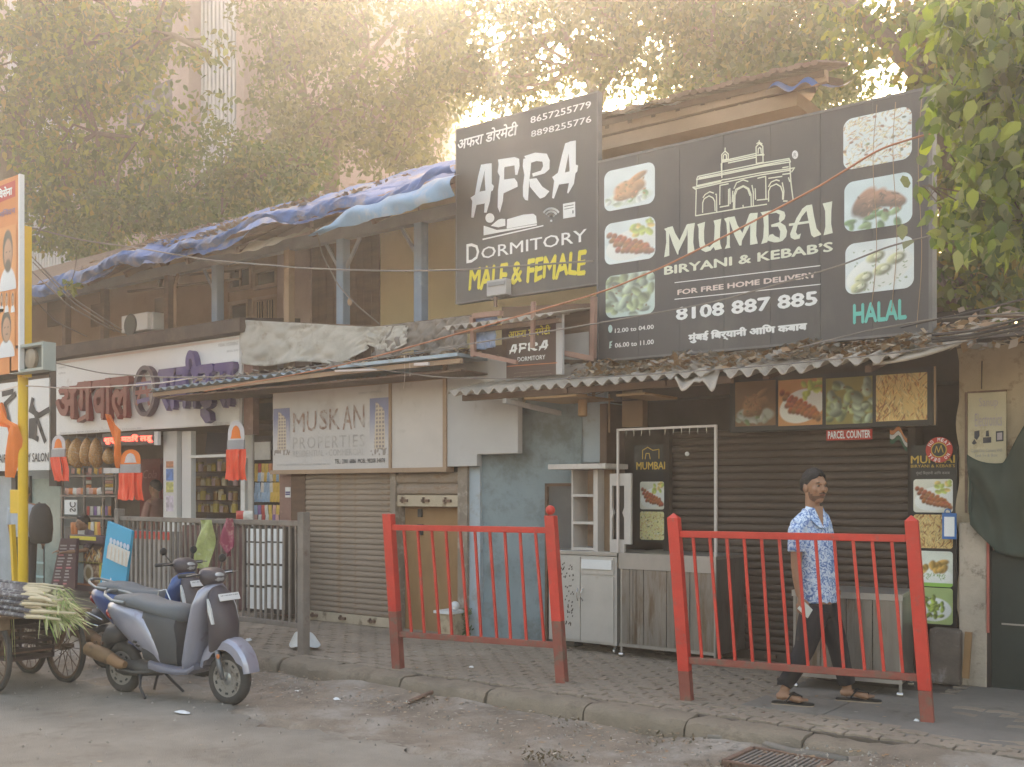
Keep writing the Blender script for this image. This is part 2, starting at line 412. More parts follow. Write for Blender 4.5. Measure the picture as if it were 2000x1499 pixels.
tan_m = M('tan_plaster', (.36, .24, .16), .9, var=.12, vs=1.5, dirt=((.27, .17, .11), .35, 2))
brownwood = M('dark_brown_boards', (.12, .065, .04), .8, var=.25, vs=3, stretch=(1, 1, 5), bump=.2)
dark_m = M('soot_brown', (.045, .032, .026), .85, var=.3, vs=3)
black_m = M('black_gloss_sheet', (.022, .02, .02), .35, var=.2)
slat_m = M('dark_brown_shutter', (.085, .06, .046), .5, .35, var=.25, vs=3, stretch=(.6, 1, 4), dirt=((.14, .1, .075), .35, 6))
slat2_m = M('dusty_beige_shutter', (.29, .22, .17), .75, .1, var=.2, vs=2.5, dirt=((.22, .12, .06), .45, 5), stretch=(1, 1, 2.5), bump=.2)
slat3_m = M('pale_shutter_rail', (.46, .37, .27), .8, var=.15, dirt=((.12, .07, .04), .35, 7))
asb_m = M('asbestos_cement', (.40, .34, .28), .9, var=.15, vs=3, dirt=((.2, .14, .09), .4, 3.5), bump=.5, bs=40)
bluesheet = M('pale_blue_tin', (.33, .4, .46), .55, .3, var=.15, dirt=((.3, .25, .2), .4, 5))
tarp_m = M('blue_tarpaulin', (.035, .11, .30), .5, var=.3, vs=2, dirt=((.22, .21, .22), .5, 1.6), bump=.5, bs=14, spec=.25)
tarpl_m = M('light_blue_tarpaulin', (.16, .30, .46), .5, var=.2, vs=2, dirt=((.32, .38, .44), .45, 3), bump=.3, bs=14)
tarpg_m = M('grey_white_sacking', (.42, .385, .34), .85, var=.2, vs=2, dirt=((.25, .2, .15), .42, 3), bump=.6, bs=22)
tarpb_m = M('brown_tarpaulin', (.21, .175, .15), .7, var=.2, vs=2, dirt=((.3, .26, .22), .3, 2.5), bump=.5, bs=16)
signdk = M('charcoal_flex_print', (.082, .076, .078), .42, var=.08, vs=1, dirt=((.115, .105, .1), .4, 1.3), bump=.5, bs=2.5, stretch=(1, 1, .35))
cream_p = M('cream_print', (.68, .7, .58), .6, var=.04); white_p = M('white_print', (.78, .78, .77), .6, var=.04)
teal_p = M('teal_print', (.12, .52, .46), .6, var=.04); yell_p = M('yellow_print', (.72, .6, .06), .6, var=.04)
pink_p = M('faint_pink_print', (.66, .56, .52), .6, var=.05); tealw_p = M('pale_teal_print', (.55, .7, .66), .6, var=.04)
gold_p = M('gold_print', (.55, .36, .06), .5, var=.05); grey_p = M('grey_print', (.3, .29, .29), .7, var=.1)
redw_p = M('red_print', (.5, .045, .03), .5, var=.05); blk_p = M('black_print', (.03, .03, .035), .6)
navy_m = M('dark_purple_acrylic', (.07, .045, .17), .35, var=.15, vs=2, dirt=((.13, .1, .17), .3, 3))
maroon_m = M('maroon_acrylic', (.19, .025, .022), .4, var=.15, vs=2, dirt=((.1, .03, .03), .3, 3))
board_w = M('white_acp_board', (.68, .67, .66), .5, var=.04, vs=1, dirt=((.5, .46, .43), .3, 2))
sand_or = M('saffron_cloth', (.82, .20, .03), .7, var=.08, vs=3); tass_or = M('saffron_satin', (.85, .08, .03), .45, var=.1, vs=6, stretch=(8, 8, .5))
cable_m = M('grey_cable', (.19, .165, .15), .7, var=.1); cabler_m = M('orange_cable', (.42, .16, .08), .6, var=.1); cablek_m = M('black_cable', (.06, .05, .048), .6)
litterw = M('white_litter', (.7, .7, .7), .6, var=.1); leafdry = M('dry_leaf', (.3, .17, .08), .8, var=.3)
debris_m = mat_leaf('dry_leaf_litter', [(.16, .09, .05), (.3, .17, .08), (.38, .27, .17), (.22, .2, .17), (.42, .36, .3)], .12)
glass_m = M('dim_shop_glass', (.2, .27, .25), .12, var=.3, vs=.8, spec=.6, dirt=((.12, .16, .15), .5, 1))
bluepost = M('blue_painted_post', (.2, .27, .36), .6, var=.12, vs=4, dirt=((.35, .4, .45), .25, 4))

# ------------------------------------------------------------------ ground
b = MB(); b.add([(-200, -120, 0), (200, -120, 0), (200, 300, 0), (-200, 300, 0)], [(0, 1, 2, 3)])
struct('ground', b, dirt_m).location.z = -.02
b = MB()
def road_fn(s, t):
    x = -26+46*s; y0 = -13.0; edge = -3.55-.22*math.sin(x*1.1+.6)-.12*math.sin(x*2.7)-.05*math.sin(x*9.1)-.035*math.sin(x*23+2)-.02*math.sin(x*51) - (.55 if x > 3 else .55*max(0, (x-0)/3))
    y = y0+(edge-y0)*t
    return (x, y, .004+.006*math.sin(x*.9)*math.sin(y*.8)+ (.012 if t > .98 else .016)*(1-t*.5))
b.grid(900, 16, road_fn); struct('road', b, asphalt, smooth=True)
def bump2(x, y): return .5*math.sin(x*3.1+1.3*math.sin(y*4))+.5*math.sin(y*5.3+2*math.sin(x*2.2))+.4*math.sin(x*9+y*7)
b = MB()
def verge_fn(s, t):
    x = -26+46*s; y = -5.1+(5.1-2.40)*t
    z = .0 + .016*bump2(x, y)+.008*math.sin(x*17+y*11)*math.sin(y*23) + .075*max(0, t-.72)/.28*(0.6+.4*math.sin(x*1.7)+.25*math.sin(x*5.3)) + .012
    if x > 4.35: z += min(1, (x-4.35)/1.2)*max(0, min(1, (y+4.3)/1.7))*.135
    d = math.hypot(x-3.02, (y+3.62)*1.3); z -= .05*max(0, 1-d/.28)
    d = math.hypot(x-4.1, (y+3.2)); z -= .03*max(0, 1-d/.25)
    return (x, y, z - (.06 if t < .45 else 0) + (.035 if .25 < t < .5 else 0)*0)
b.grid(420, 40, verge_fn); struct('dirt_verge', b, dirt_m, smooth=True)

# pavement: sandy bed, kerb stones and interlocking pavers, each its own piece
b = MB(); b.box(-30, 20, -2.36, 3, -.05, .143); pave = struct('pavement', b, grout_m)
kb = MB(); kb.box(-30, 20, -2.50, -2.38, -.06, .10); kerb = struct('kerb', kb, kerb_m)
x = -9.0; k = 0
while x < 5.0:
    L_ = rnd.uniform(.62, .95); b = MB(); z1 = .158+rnd.uniform(-.012, .008); dy = rnd.uniform(-.02, .02)
    if x > 4.2: z1 -= .01
    nseg = 10
    prof = [(-2.36, -.04), (-2.36, z1), (-2.50, z1-.002), (-2.56, z1-.022), (-2.585, z1-.06), (-2.60, -.04)]
    rings = []
    for i in range(nseg+1):
        xx = x+.006+(L_-.012)*i/nseg; e = .012 if i in (0, nseg) else 0
        rings.append([(xx, y+dy+(rnd.uniform(-.014, .014) if y < -2.4 else 0)+(e if y < -2.5 else 0), z+(rnd.uniform(-.013, .006) if z > 0 else 0)-(e*.6 if z > 0 else 0)) for y, z in prof])
    b.loft(rings); struct('kerb_stone', b, kerb_m, kerb, smooth='auto'); x += L_
# wavy paver
PL, PW = .225, .112
def wave_edge(x0, y0, n=6): return
def paver_poly(g=.007):
    lo = [(g, g), (PL*.17, g), (PL*.30, g+.024), (PL*.70, g+.024), (PL*.83, g), (PL-g, g)]
    hi = [(px, py+PW-2*g) for px, py in lo]
    return lo+hi[::-1]
pm = MB(); pp = paver_poly(); pin = [(px+(.004 if px < PL/2 else -.004), py+(.004 if py < PW/2 else -.004)) for px, py in pp]
n_ = len(pp); pm.add([(px, py, 0) for px, py in pp]+[(px, py, .018) for px, py in pp]+[(px, py, .0225) for px, py in pin],
    [tuple(range(2*n_, 3*n_))]+[(i, (i+1) % n_, n_+(i+1) % n_, n_+i) for i in range(n_)]+[(n_+i, n_+(i+1) % n_, 2*n_+(i+1) % n_, 2*n_+i) for i in range(n_)])
cells = []
for j in range(0, 22):
    for i in range(-30, 30):
        px, py = i*PL+ (PL/2 if j % 2 else 0)*1.0 + 2.0, -2.355+j*PW
        if px < -7 or px > 6.2: continue
        if 3.55 < px < 4.55 and py > -1.95: continue          # the cement slabs lie here
        d = math.hypot(px-CX, py-CY); cells.append((d, px, py))
cells.sort()
near = [c for c in cells if 0.5 < c[1] < 4.0][:285]; ns = set(near)
src = None
for d, px, py in near:
    if src is None: src = struct('paver', pm, paver_m, pave); o = src
    else: o = src.copy(); COL.objects.link(o); o.parent = pave
    o.location = (px, py, .138+rnd.uniform(-.004, .004)); o.rotation_euler = (rnd.uniform(-.012, .012), rnd.uniform(-.01, .01), rnd.uniform(-.006, .006))
rest = MB()
for c in cells:
    if c in ns: continue
    dz = rnd.uniform(-.004, .004); rest.add([(p[0]+c[1], p[1]+c[2], p[2]+.138+dz) for p in pm.v], pm.f)
obj('far_pavers', rest, paver_m, pave, kind='stuff')
for (x0, x1, y0, y1) in ((3.56, 4.16, -1.94, -1.36), (3.57, 4.17, -1.35, -.62), (4.17, 4.74, -1.93, -1.2), (4.18, 4.74, -1.19, -.6)):
    b = MB(); b.slab([(x0, y0), (x1, y0+.01), (x1, y1), (x0, y1)], .12, .163+rnd.uniform(-.003, .003)); struct('cement_slab', b, slabc_m, pave, bev=.008)
b = MB(); b.grid(30, 14, lambda s, t: (4.72+3.2*s, -2.62+2.7*t, .166+.006*bump2(4.7+3.2*s, -2.6+2.7*t)-.06*max(0, (.25-t)/.25)))
struct('cement_apron', b, slabc_m, smooth=True)

# drain grate, loose pipes, litter
gx, gy, _ = on(1520, 1492, .05)
t = thing('drain_grate', 'rusty slotted iron drain grate sunk in the dirt below the kerb', 'drain grate', (gx, gy, .0))
b = MB(); w_, h_ = .52, .42
for a_, b_ in (((gx-w_/2, gy+h_/2), (gx+w_/2, gy+h_/2)), ((gx-w_/2, gy-h_/2), (gx+w_/2, gy-h_/2)), ((gx-w_/2, gy-h_/2), (gx-w_/2, gy+h_/2)), ((gx+w_/2, gy-h_/2), (gx+w_/2, gy+h_/2))):
    b.bar((*a_, .05), (*b_, .05), .035, .05)
obj('frame', b, rust_m, t)
for i in range(14):
    b = MB(); xx = gx-w_/2+.035+i*(w_-.07)/13; b.bar((xx, gy-h_/2, .052), (xx, gy+h_/2, .052), .016, .03)
    obj('bar', b, greyiron, t)
b = MB(); b.slab([(gx-w_/2, gy-h_/2), (gx+w_/2, gy-h_/2), (gx+w_/2, gy+h_/2), (gx-w_/2, gy+h_/2)], .02, .03); obj('shaft', b, blackp, t)
b = MB(); P = [on(px, py, .07) for px, py in ((1382, 1440), (1430, 1441), (1490, 1452), (1545, 1470), (1600, 1478), (1655, 1487))]
b.tube(P, [.016, .018, .022, .03, .033, .028], 10); tag(obj('loose_pipe', b, slabc_m, smooth=True), 'long crooked grey pipe lying in the gutter above the drain grate', 'pipe')
b = MB(); b.tube([on(798, 1372, .04), on(830, 1358, .06), on(858, 1347, .09)], .018, 10)
b.tube([on(852, 1352, .05), on(850, 1330, .14)], .022, 6); b.tube([on(850, 1335, .12), on(868, 1348, .06), on(876, 1335, .12)], .016, 6)
tag(obj('broken_pipe_stub', b, rust_m, smooth=True), 'short rusty pipe stub sticking out of the broken kerb', 'pipe')
def litter(name, px, py, sx, sy, h, m, label, seed, z=.02, cat='litter'):
    r = random.Random(seed); c = on(px, py, z); b = MB(); n = 9; rings = []
    pts = [(r.uniform(.6, 1), 2*math.pi*i/n) for i in range(n)]
    V = [(c[0]+sx*q*math.cos(a), c[1]+sy*q*math.sin(a), c[2]+r.uniform(0, h*.3)) for q, a in pts]
    V += [(c[0]+sx*.5*q*math.cos(a+.3), c[1]+sy*.5*q*math.sin(a+.3), c[2]+r.uniform(.6, 1)*h) for q, a in pts]+[(c[0], c[1], c[2]+h*.6)]
    F = [(i, (i+1) % n, n+(i+1) % n, n+i) for i in range(n)]+[(n+i, n+(i+1) % n, 2*n) for i in range(n)]
    b.add(V, F); return tag(obj(name, b, m), label, cat)
bagw = M('thin_white_plastic', (.6, .62, .62), .35, var=.08, vs=8, bump=.8, bs=25)
o = litter('plastic_bag', 592, 1268, .30, .17, .22, bagw, 'crumpled white plastic bag behind the brown fence post', 3, .16, 'plastic bag')
md = o.modifiers.new('u', 'SUBSURF'); md.levels = md.render_levels = 2; o.data.polygons.foreach_set('use_smooth', [True]*len(o.data.polygons))
litter('flattened_wrapper', 358, 1392, .12, .05, .015, litterw, 'flat white wrapper on the road in front of the scooters', 4)
litter('paper_scrap', 485, 1252, .05, .04, .03, litterw, 'small white paper scrap on the pavement beside the scooter', 5, .16)
litter('paper_scrap', 657, 1367, .045, .025, .02, litterw, 'white paper scrap in the dirt left of the rusty pipe', 6)
litter('paper_scrap', 980, 1373, .035, .03, .025, litterw, 'white paper scrap in the dirt below the middle of the kerb', 8)
litter('paper_scrap', 921, 1304, .035, .02, .015, litterw, 'white paper scrap on the pavement under the left red fence', 9, .162)
litter('paper_scrap', 798, 1373, .03, .02, .02, tealw_p, 'pale blue crumpled scrap at the end of the rusty pipe', 10)
litter('paper_scrap', 580, 1351, .035, .02, .015, litterw, 'small white scrap in the dirt right of the front scooter wheel', 11)
litter('paper_scrap', 1617, 1462, .03, .02, .02, pink_p, 'pale pink scrap beside the gutter pipe', 12, .05)
litter('paper_scrap', 1790, 1410, .03, .015, .02, litterw, 'small pale scrap at the foot of the rightmost red post', 13, .165)
V = []; r_ = np.random.RandomState(3)
def scatter_quads(cent, sz, seed, up=.25):
    """loose small leaves lying about the given centres"""
    r = np.random.RandomState(seed); n = len(cent); a = r.rand(n)*6.28; s = sz*(.5+r.rand(n))
    ux = np.stack([np.cos(a), np.sin(a), (r.rand(n)-.5)*up], 1)*s[:, None]; uy = np.stack([-np.sin(a), np.cos(a), (r.rand(n)-.5)*up], 1)*s[:, None]*.5
    c = np.asarray(cent); return np.stack([c-ux, c-uy, c+ux, c+uy], 1).reshape(-1, 3)
C = []
for k in range(900):
    x = r_.uniform(-3, 6.5); y = -2.62-abs(r_.normal(0, .45)); C.append((x, y, .06 if x < 4.2 else .13))
for k in range(160): C.append((r_.uniform(-3, 6), r_.uniform(-2.45, -.6), .172))
for k in range(60): C.append((r_.uniform(-5, 6), r_.uniform(-6, -4), .03))
b0 = big('dry_leaves', scatter_quads(C, .02, 4), None, debris_m, kind='stuff'); tag(b0, 'dry leaves and crumbs strewn along the gutter', 'leaves')
C = []
for cx, cy, n, s in ((3.02, -3.62, 150, .07), (4.1, -3.2, 120, .08), (4.9, -2.25, 40, .07), (1.4, -2.72, 60, .1), (3.5, -2.7, 90, .12), (2.5, -2.7, 60, .1)):
    for k in range(n): C.append((cx+r_.normal(0, s*1.6), cy+r_.normal(0, s), .025+r_.rand()*.04+(.09 if cx > 4.5 else 0)))
b0 = big('weed_tufts', scatter_quads(C, .013, 5, 2.2), None, mat_leaf('dusty_weeds', [(.1, .085, .05), (.17, .12, .07), (.09, .08, .045)], .2), kind='stuff'); tag(b0, 'dusty brown weed tufts growing in the dirt by the kerb', 'weeds')

n_ = 3200; r2 = np.random.RandomState(41); x_ = r2.uniform(-4, 6.5, n_); y_ = np.where(r2.rand(n_) < .75, -2.65-np.abs(r2.normal(0, .55, n_)), r2.uniform(-6.5, -3.2, n_)); z_ = np.where(x_ > 4.4, .14, .03)
s_ = .003+.013*r2.rand(n_)**3; a_ = r2.rand(n_)*6.28; c_ = np.stack([x_, y_, z_], 1); T = []
for k in range(3):
    q0, q1 = a_+k*2.09, a_+(k+1)*2.09
    T.append(np.stack([c_+np.stack([np.cos(q0)*s_, np.sin(q0)*s_, 0*s_-.003], 1), c_+np.stack([np.cos(q1)*s_, np.sin(q1)*s_, 0*s_-.003], 1), c_+np.stack([0*s_, 0*s_, s_*.9], 1)], 1))
b0 = big('gravel', np.concatenate(T).reshape(-1, 3), None, mat_leaf('grit_stones', [(.1, .085, .07), (.25, .21, .17), (.38, .34, .3), (.16, .13, .1)], .02), kind='stuff', nper=3); tag(b0, 'small stones and grit scattered on the road edge', 'gravel')

# ------------------------------------------------------------------ street fences
def street_fence(label, p0, p1, lean, topm, botm, n, tops, cat='fence', zt=(1.24, .30), w=.085, split=.5):
    """two posts with rails and upright bars; lean: sideways slant of the whole panel, metres per metre of height"""
    t = thing('street_fence', label, cat, (*p0, .16)); d = Vector((p1[0]-p0[0], p1[1]-p0[1], 0)); L_ = d.length; d.normalize()
    nrm = Vector((-d.y, d.x, 0))
    def P(s, z): return Vector((p0[0], p0[1], .16))+d*(s-lean*z)+Vector((0, 0, z))
    H = 1.36
    for s, top in ((0, tops[0]), (L_, tops[1])):
        b = MB(); zb = .62
        for z0, z1, m in ((-.05, split, botm), (split, H, topm)):
            bb = MB(); a_ = P(s, z0); c_ = P(s, z1)
            q = [(-w/2, -w/2), (w/2, -w/2), (w/2, w/2), (-w/2, w/2)]
            bb.loft([[a_+d*i+nrm*j for i, j in q], [c_+d*i+nrm*j for i, j in q]])
            if z0 > .1 and top == 'pyramid':
                k = len(bb.v); ap = P(s, z1+.04); bb.v.append(tuple(ap)); bb.f += [(k-4, k-3, k), (k-3, k-2, k), (k-2, k-1, k), (k-1, k-4, k)]
            if z0 < 0: post = obj('post', bb, m, t, bev=.005)
            else: obj('post_upper', bb, m, post, bev=.004)
        if top == 'ball':
            c_ = P(s, H+.045); bb = MB(); bb.ball(c_, .04, 16, 10); obj('finial', bb, topm, post, smooth=True)
    for z, m in ((zt[0], topm), (zt[1], botm)):
        b = MB(); b.bar(P(w/2, z), P(L_-w/2, z), .045, .05); obj('rail', b, m, t, bev=.004)
    for i in range(n):
        s = w/2+(L_-w)*(i+.75)/(n+.5)
        b = MB(); b.bar(P(s, zt[0]-.025), P(s+rnd.uniform(-.012, .012), zt[1]+.025), .02, .02, up=nrm); obj('bar', b, topm if i % 3 else topm, t)
    return t
pA, pB, pC, pD, pE = on(593, 1278, .16)[:2], on(778, 1305, .16)[:2], on(1098, 1333, .16)[:2], on(1342, 1368, .16)[:2], on(1812, 1412, .16)[:2]
g = 'street fences along the kerb'
tag(street_fence('red painted fence panel with a ball on its right post, left of the cabinets gap', pB, pC, .075, red_m, redd_m, 10, ('flat', 'ball')), group=g)
tag(street_fence('bright red fence panel in front of the walking man', pD, pE, .075, red_m, redd_m, 12, ('pyramid', 'pyramid'), split=.22), group=g)
dL = Vector((-3.9, -2.15+.0, 0)); pL = (pA[0]-3.2, pA[1]+.06)
tag(street_fence('long brown grey fence with many bars between the scooters and the sweet shop', pL, pA, .0, greyiron, greyiron, 34, ('flat', 'flat'), zt=(1.25, .27)), group=g)
# ------------------------------------------------------------------ building behind: long two-storey house on the left
def pbox(mb, lx, by, rx, ty, y, d=.03):
    """upright box whose front face, on plane y, spans the corners seen from the street"""
    x0, z0 = axz(lx, by, y); x1, z1 = axz(rx, ty, y); return mb.box(x0, x1, y, y+d, z0, z1)
def quadxz(mb, pts, y): return mb.add([at(px, py, y) for px, py in pts], [tuple(range(len(pts)))])

YF = -.38
H1 = thing('old_house', 'long two-storey old house with blue verandah posts and tarpaulin roof above the shops', 'building', (-5, 0, .16))
# upper storey back wall, in bays of different finish, on y = 1.2
YU = 1.2
b = MB(); b.box(-14, -8.6, YU, YU+.2, 2.9, 5.6); obj('wall', b, tan_m, H1)
x1 = axz(445, 600, YU)[0]; x2 = axz(548, 600, YU)[0]; x3 = axz(612, 600, YU)[0]; x4 = axz(738, 600, YU)[0]; x5 = axz(905, 600, YU)[0]
b = MB(); b.box(-8.6, x1, YU, YU+.2, 2.9, 5.6); obj('wall', b, tan_m, H1)
b = MB(); b.box(x1, x3, YU+.02, YU+.2, 2.9, 5.6); obj('wall', b, M('brown_plaster', (.3, .19, .12), .9, var=.15, dirt=((.2, .12, .08), .4, 2)), H1)
b = MB(); b.box(x2, x3, YU-.06, YU+.02, 2.9, 5.6); obj('pilaster', b, M('pinkish_plaster', (.4, .3, .27), .9, var=.1), H1)
b = MB(); b.box(x3, x4, YU, YU+.2, 2.9, 5.6); obj('wall', b, brownwood, H1)
for k in range(9):
    xx = x3+(x4-x3)*k/8.6; b = MB(); b.box(xx, xx+(x4-x3)/8.6-.01, YU-.025, YU, 3.3, 5.5+.0); obj('board', b, brownwood, H1)
b = MB(); b.box(x4, 1.3, YU, YU+.2, 2.9, 5.6); obj('wall', b, ochre_m, H1)
b = MB(); b.box(x4+.75, x4+.78, YU-.02, YU, 2.9, 5.6); obj('wall_seam', b, tan_m, H1)
# window with a grille between the first posts
fr = M('light_wood_frame', (.34, .24, .17), .8, var=.15)
def window(px0, py0, px1, py1, y, parent, bars=0, cols=2, name='window'):
    X0, Z0 = axz(px0, py0, y); X1, Z1 = axz(px1, py1, y); w = .055; b = MB()
    b.box(X0, X1, y-.05, y+.02, Z1-w, Z1); b.box(X0, X1, y-.05, y+.02, Z0, Z0+w)
    b.box(X0, X0+w, y-.05, y+.02, Z0+w, Z1-w); b.box(X1-w, X1, y-.05, y+.02, Z0+w, Z1-w)
    f = obj(name, b, fr, parent)
    for i in range(cols):
        a = X0+w+(X1-X0-2*w)*i/cols; c = X0+w+(X1-X0-2*w)*(i+1)/cols
        b = MB(); b.box(a+.02, c-.02, y-.012, y, Z0+w+.01, Z1-w-.01); obj('pane', b, M('dark_window_glass', (.05, .045, .045), .25, var=.3, vs=2), f)
        if i: b = MB(); b.box(a-.02, a+.02, y-.035, y-.012, Z0+w, Z1-w); obj('mullion', b, fr, f)
    for i in range(bars):
        xx = X0+w+(X1-X0-2*w)*(i+.5)/bars; b = MB(); b.box(xx-.008, xx+.008, y-.045, y-.032, Z0+w, Z1-w); obj('grille_bar', b, fr, f)
    return f
window(449, 572, 496, 515, YU, H1); window(449, 660, 490, 585, YU, H1, cols=1); window(497, 660, 546, 575, YU, H1, bars=8, cols=2)
window(498, 568, 546, 520, YU, H1, cols=1)
b = MB()
for px0, px1, py0, py1 in ((275, 300, 475, 530), (305, 330, 580, 640), (95, 125, 560, 640), (180, 215, 590, 640)):
    X0, Z0 = axz(px0, py1, YU); X1, Z1 = axz(px1, py0, YU); bb = MB(); bb.box(X0, X1, YU-.03, YU, Z0, Z1); obj('shutter_panel', bb, brownwood, H1)
# verandah floor, edge beam and posts
b = MB(); b.box(-14, .4, -.1, YU, 3.12, 3.3); obj('verandah_floor', b, brownwood, H1)
b = MB(); b.box(-14, .3, .05, .17, 4.86, 5.0); obj('beam', b, M('grey_blue_beam', (.22, .22, .23), .8), H1)
posts = []
for px in (425, 670, 822):
    X = axz(px, 600, .1)[0]; b = MB(); b.box(X-.062, X+.062, .04, .165, 3.3, 4.86); p = obj('verandah_post', b, bluepost, H1, bev=.01)
    for s_ in (-1,) if px != 670 else (-1, 1):
        b = MB(); b.bar((X+s_*.06, .1, 4.5), (X+s_*.30, .1, 4.84), .03, .04); obj('brace', b, M('grey_blue_beam', (.22, .22, .23)), p)
for px in (205, 330, 130, 565):
    X = axz(px, 600, .1)[0]; b = MB(); b.box(X-.05, X+.05, .05, .15, 3.3, 4.9); obj('verandah_post', b, brownwood if px != 565 else tan_m, H1)
for k, px in enumerate((150, 250, 305, 380, 500, 600, 745, 860)):
    X = axz(px, 520, .6)[0]; b = MB(); b.bar((X, -.55, 4.78), (X, YU, 5.78), .06, .08); obj('rafter', b, brownwood, H1)
# inner junk of the verandah: diagonal struts, pipes
b = MB(); b.bar(at(290, 470, .5), at(345, 560, .5), .06); b.bar(at(340, 475, .5), at(310, 560, .5), .05); b.bar(at(250, 570, .5), at(470, 545, .5), .03); b.bar(at(260, 545, .6), at(460, 530, .6), .03)
obj('strut', b, brownwood, H1)
b = MB(); b.tube([at(342, 640, -.05), at(342, 560, -.05), at(352, 520, .2)], .022, 8); obj('drain_pipe', b, tan_m, H1, smooth=True)
# roof deck of boards (dark underside) and end gable
xk0 = at(884, 350, -.62)[0]; xk1 = at(884, 330, -.2)[0]; b = MB(); b.add([(-14, -.62, 4.80), (xk0, -.62, 5.0), (xk1, -.2, 5.19), (.3, 1.5, 6.05), (-14, 1.5, 5.95)], [(0, 1, 2, 3, 4)]); b.add([(-14, 1.5, 5.95), (.3, 1.5, 6.05), (.3, 4.5, 5.0), (-14, 4.5, 4.9)], [(0, 1, 2, 3)])
obj('roof', b, brownwood, H1, thick=.05)
# lower storey
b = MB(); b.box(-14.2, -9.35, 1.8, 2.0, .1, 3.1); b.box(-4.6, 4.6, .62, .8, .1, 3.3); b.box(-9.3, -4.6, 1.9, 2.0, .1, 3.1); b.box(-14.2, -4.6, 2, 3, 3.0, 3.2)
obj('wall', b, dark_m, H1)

# tarpaulin over the roof: folds, sags and a ragged front edge
def tarp_edge(x):   # height of the front hem
    return 4.86+.018*(x+9)-.05*math.sin((x+8.8)*1.9)-.04*math.sin(x*4.3)
_g1 = np.random.RandomState(77).rand(4096)
def n1(x, k=0):
    x = x+137.3*k+500; i = int(math.floor(x)); f = x-i; f = f*f*(3-2*f); return (_g1[i % 4096]*(1-f)+_g1[(i+1) % 4096]*f)*2-1
def n2(x, y, k=0):
    j = int(math.floor(y+500)); f = y+500-j; f = f*f*(3-2*f); return n1(x, k+j*.731)*(1-f)+n1(x, k+(j+1)*.731)*f
t = thing('blue_tarpaulin', 'long blue tarpaulin with folds covering the roof of the old house', 'tarpaulin', (-5, 0, 4.9))
b = MB()
def tf(s, t_):
    y = -.72+t_*2.4; xm_ = at(887, 300, y)[0] if y < -.18 else .3; x = -8.8+(xm_+8.8)*s; zf = tarp_edge(x)-.05
    z = zf+.04+(6.12+.012*x-zf)*min(1, t_*1.02)
    q_ = y*1.3+x*.35
    z += .045*n2(x*1.1, q_*2, 1)+.026*n2(x*2.1+q_*2, q_*7, 2)+.022*abs(n2(x*5-q_*9, q_*11, 3))+.012*n2(x*14+q_*20, q_*9, 4)
    if t_ < .04: z -= .1; y += .0
    return (x, y, z)
b.grid(420, 26, tf); obj('sheet', b, tarp_m, t, smooth=True)
b = MB()
def hem(s_, q):
    x = -8.8+(at(887, 350, -.76)[0]+8.8)*s_; L_ = .16+.10*n1(x*.9, 7)+.05*n1(x*3.3, 8)+.015*n1(x*12, 9)
    return (x, -.76-.05*math.sin(q*3.1)-.025*n2(x*4, q*2, 5)-.015*n1(x*13+q*4, 6), tarp_edge(x)+.05-L_*q+.02*n2(x*6, q*5, 3))
b.grid(420, 10, hem)
obj('hem', b, tarp_m, t, smooth=True)
C = []
for k in range(2600):
    x = r_.uniform(-8.6, -2.6); f_ = abs(r_.normal(0, .28)); 
    if math.sin(x*2.3)+math.sin(x*5.1+2) < -.5 and f_ > .1: continue
    s_ = (x+8.8)/8.75; tt_ = min(.9, .12+f_); p = tf(s_, tt_); C.append((p[0], p[1], p[2]+.02+.03*r_.rand()))
b0 = big('fallen_leaves', scatter_quads(C, .045, 6, .8), None, debris_m, kind='stuff'); tag(b0, 'brown fallen leaves lying on the blue tarpaulin roof', 'leaves')
t = thing('light_blue_tarpaulin', 'pale blue tarpaulin flap hanging over the verandah beside the dormitory sign', 'tarpaulin', (-1.6, -.8, 4.6))
b = MB(); e0 = axz(612, 462, -.82); e1 = axz(889, 385, -.82); f0 = axz(690, 462, -.95); f1 = axz(889, 352, -.95)
def lf(s, q):
    xa = e0[0]+(e1[0]-e0[0])*s; za = e0[1]+(e1[1]-e0[1])*s; zb = za+.02+.24*min(1, s*3+.02)
    return (xa, -.84-.10*math.sin(q*math.pi)-.02*math.sin(xa*9+q*5)+q*.12, za+(zb-za)*q+.02*n2(xa*3, q*2.5, 11)+.01*n2(xa*11, q*3, 12))
b.grid(90, 12, lf); obj('sheet', b, tarpl_m, t, smooth=True)
t = thing('beige_canvas', 'beige canvas strip sagging under the blue tarpaulin', 'canvas', (-4, -.5, 4.7))
b = MB(); c0 = axz(372, 488, -.55)[0]; c1 = axz(598, 445, -.55)[0]
b.grid(60, 8, lambda s, q: (c0+(c1-c0)*s, -.55+q*.15, axz(372+226*s, 488-43*s, -.55)[1]-(.16*math.sin(s*math.pi)**.7)*(1-q)+.01*math.sin(s*40)))
obj('sheet', b, M('beige_canvas_cloth', (.45, .38, .3), .9, dirt=((.3, .23, .17), .3, 3)), t, smooth=True)

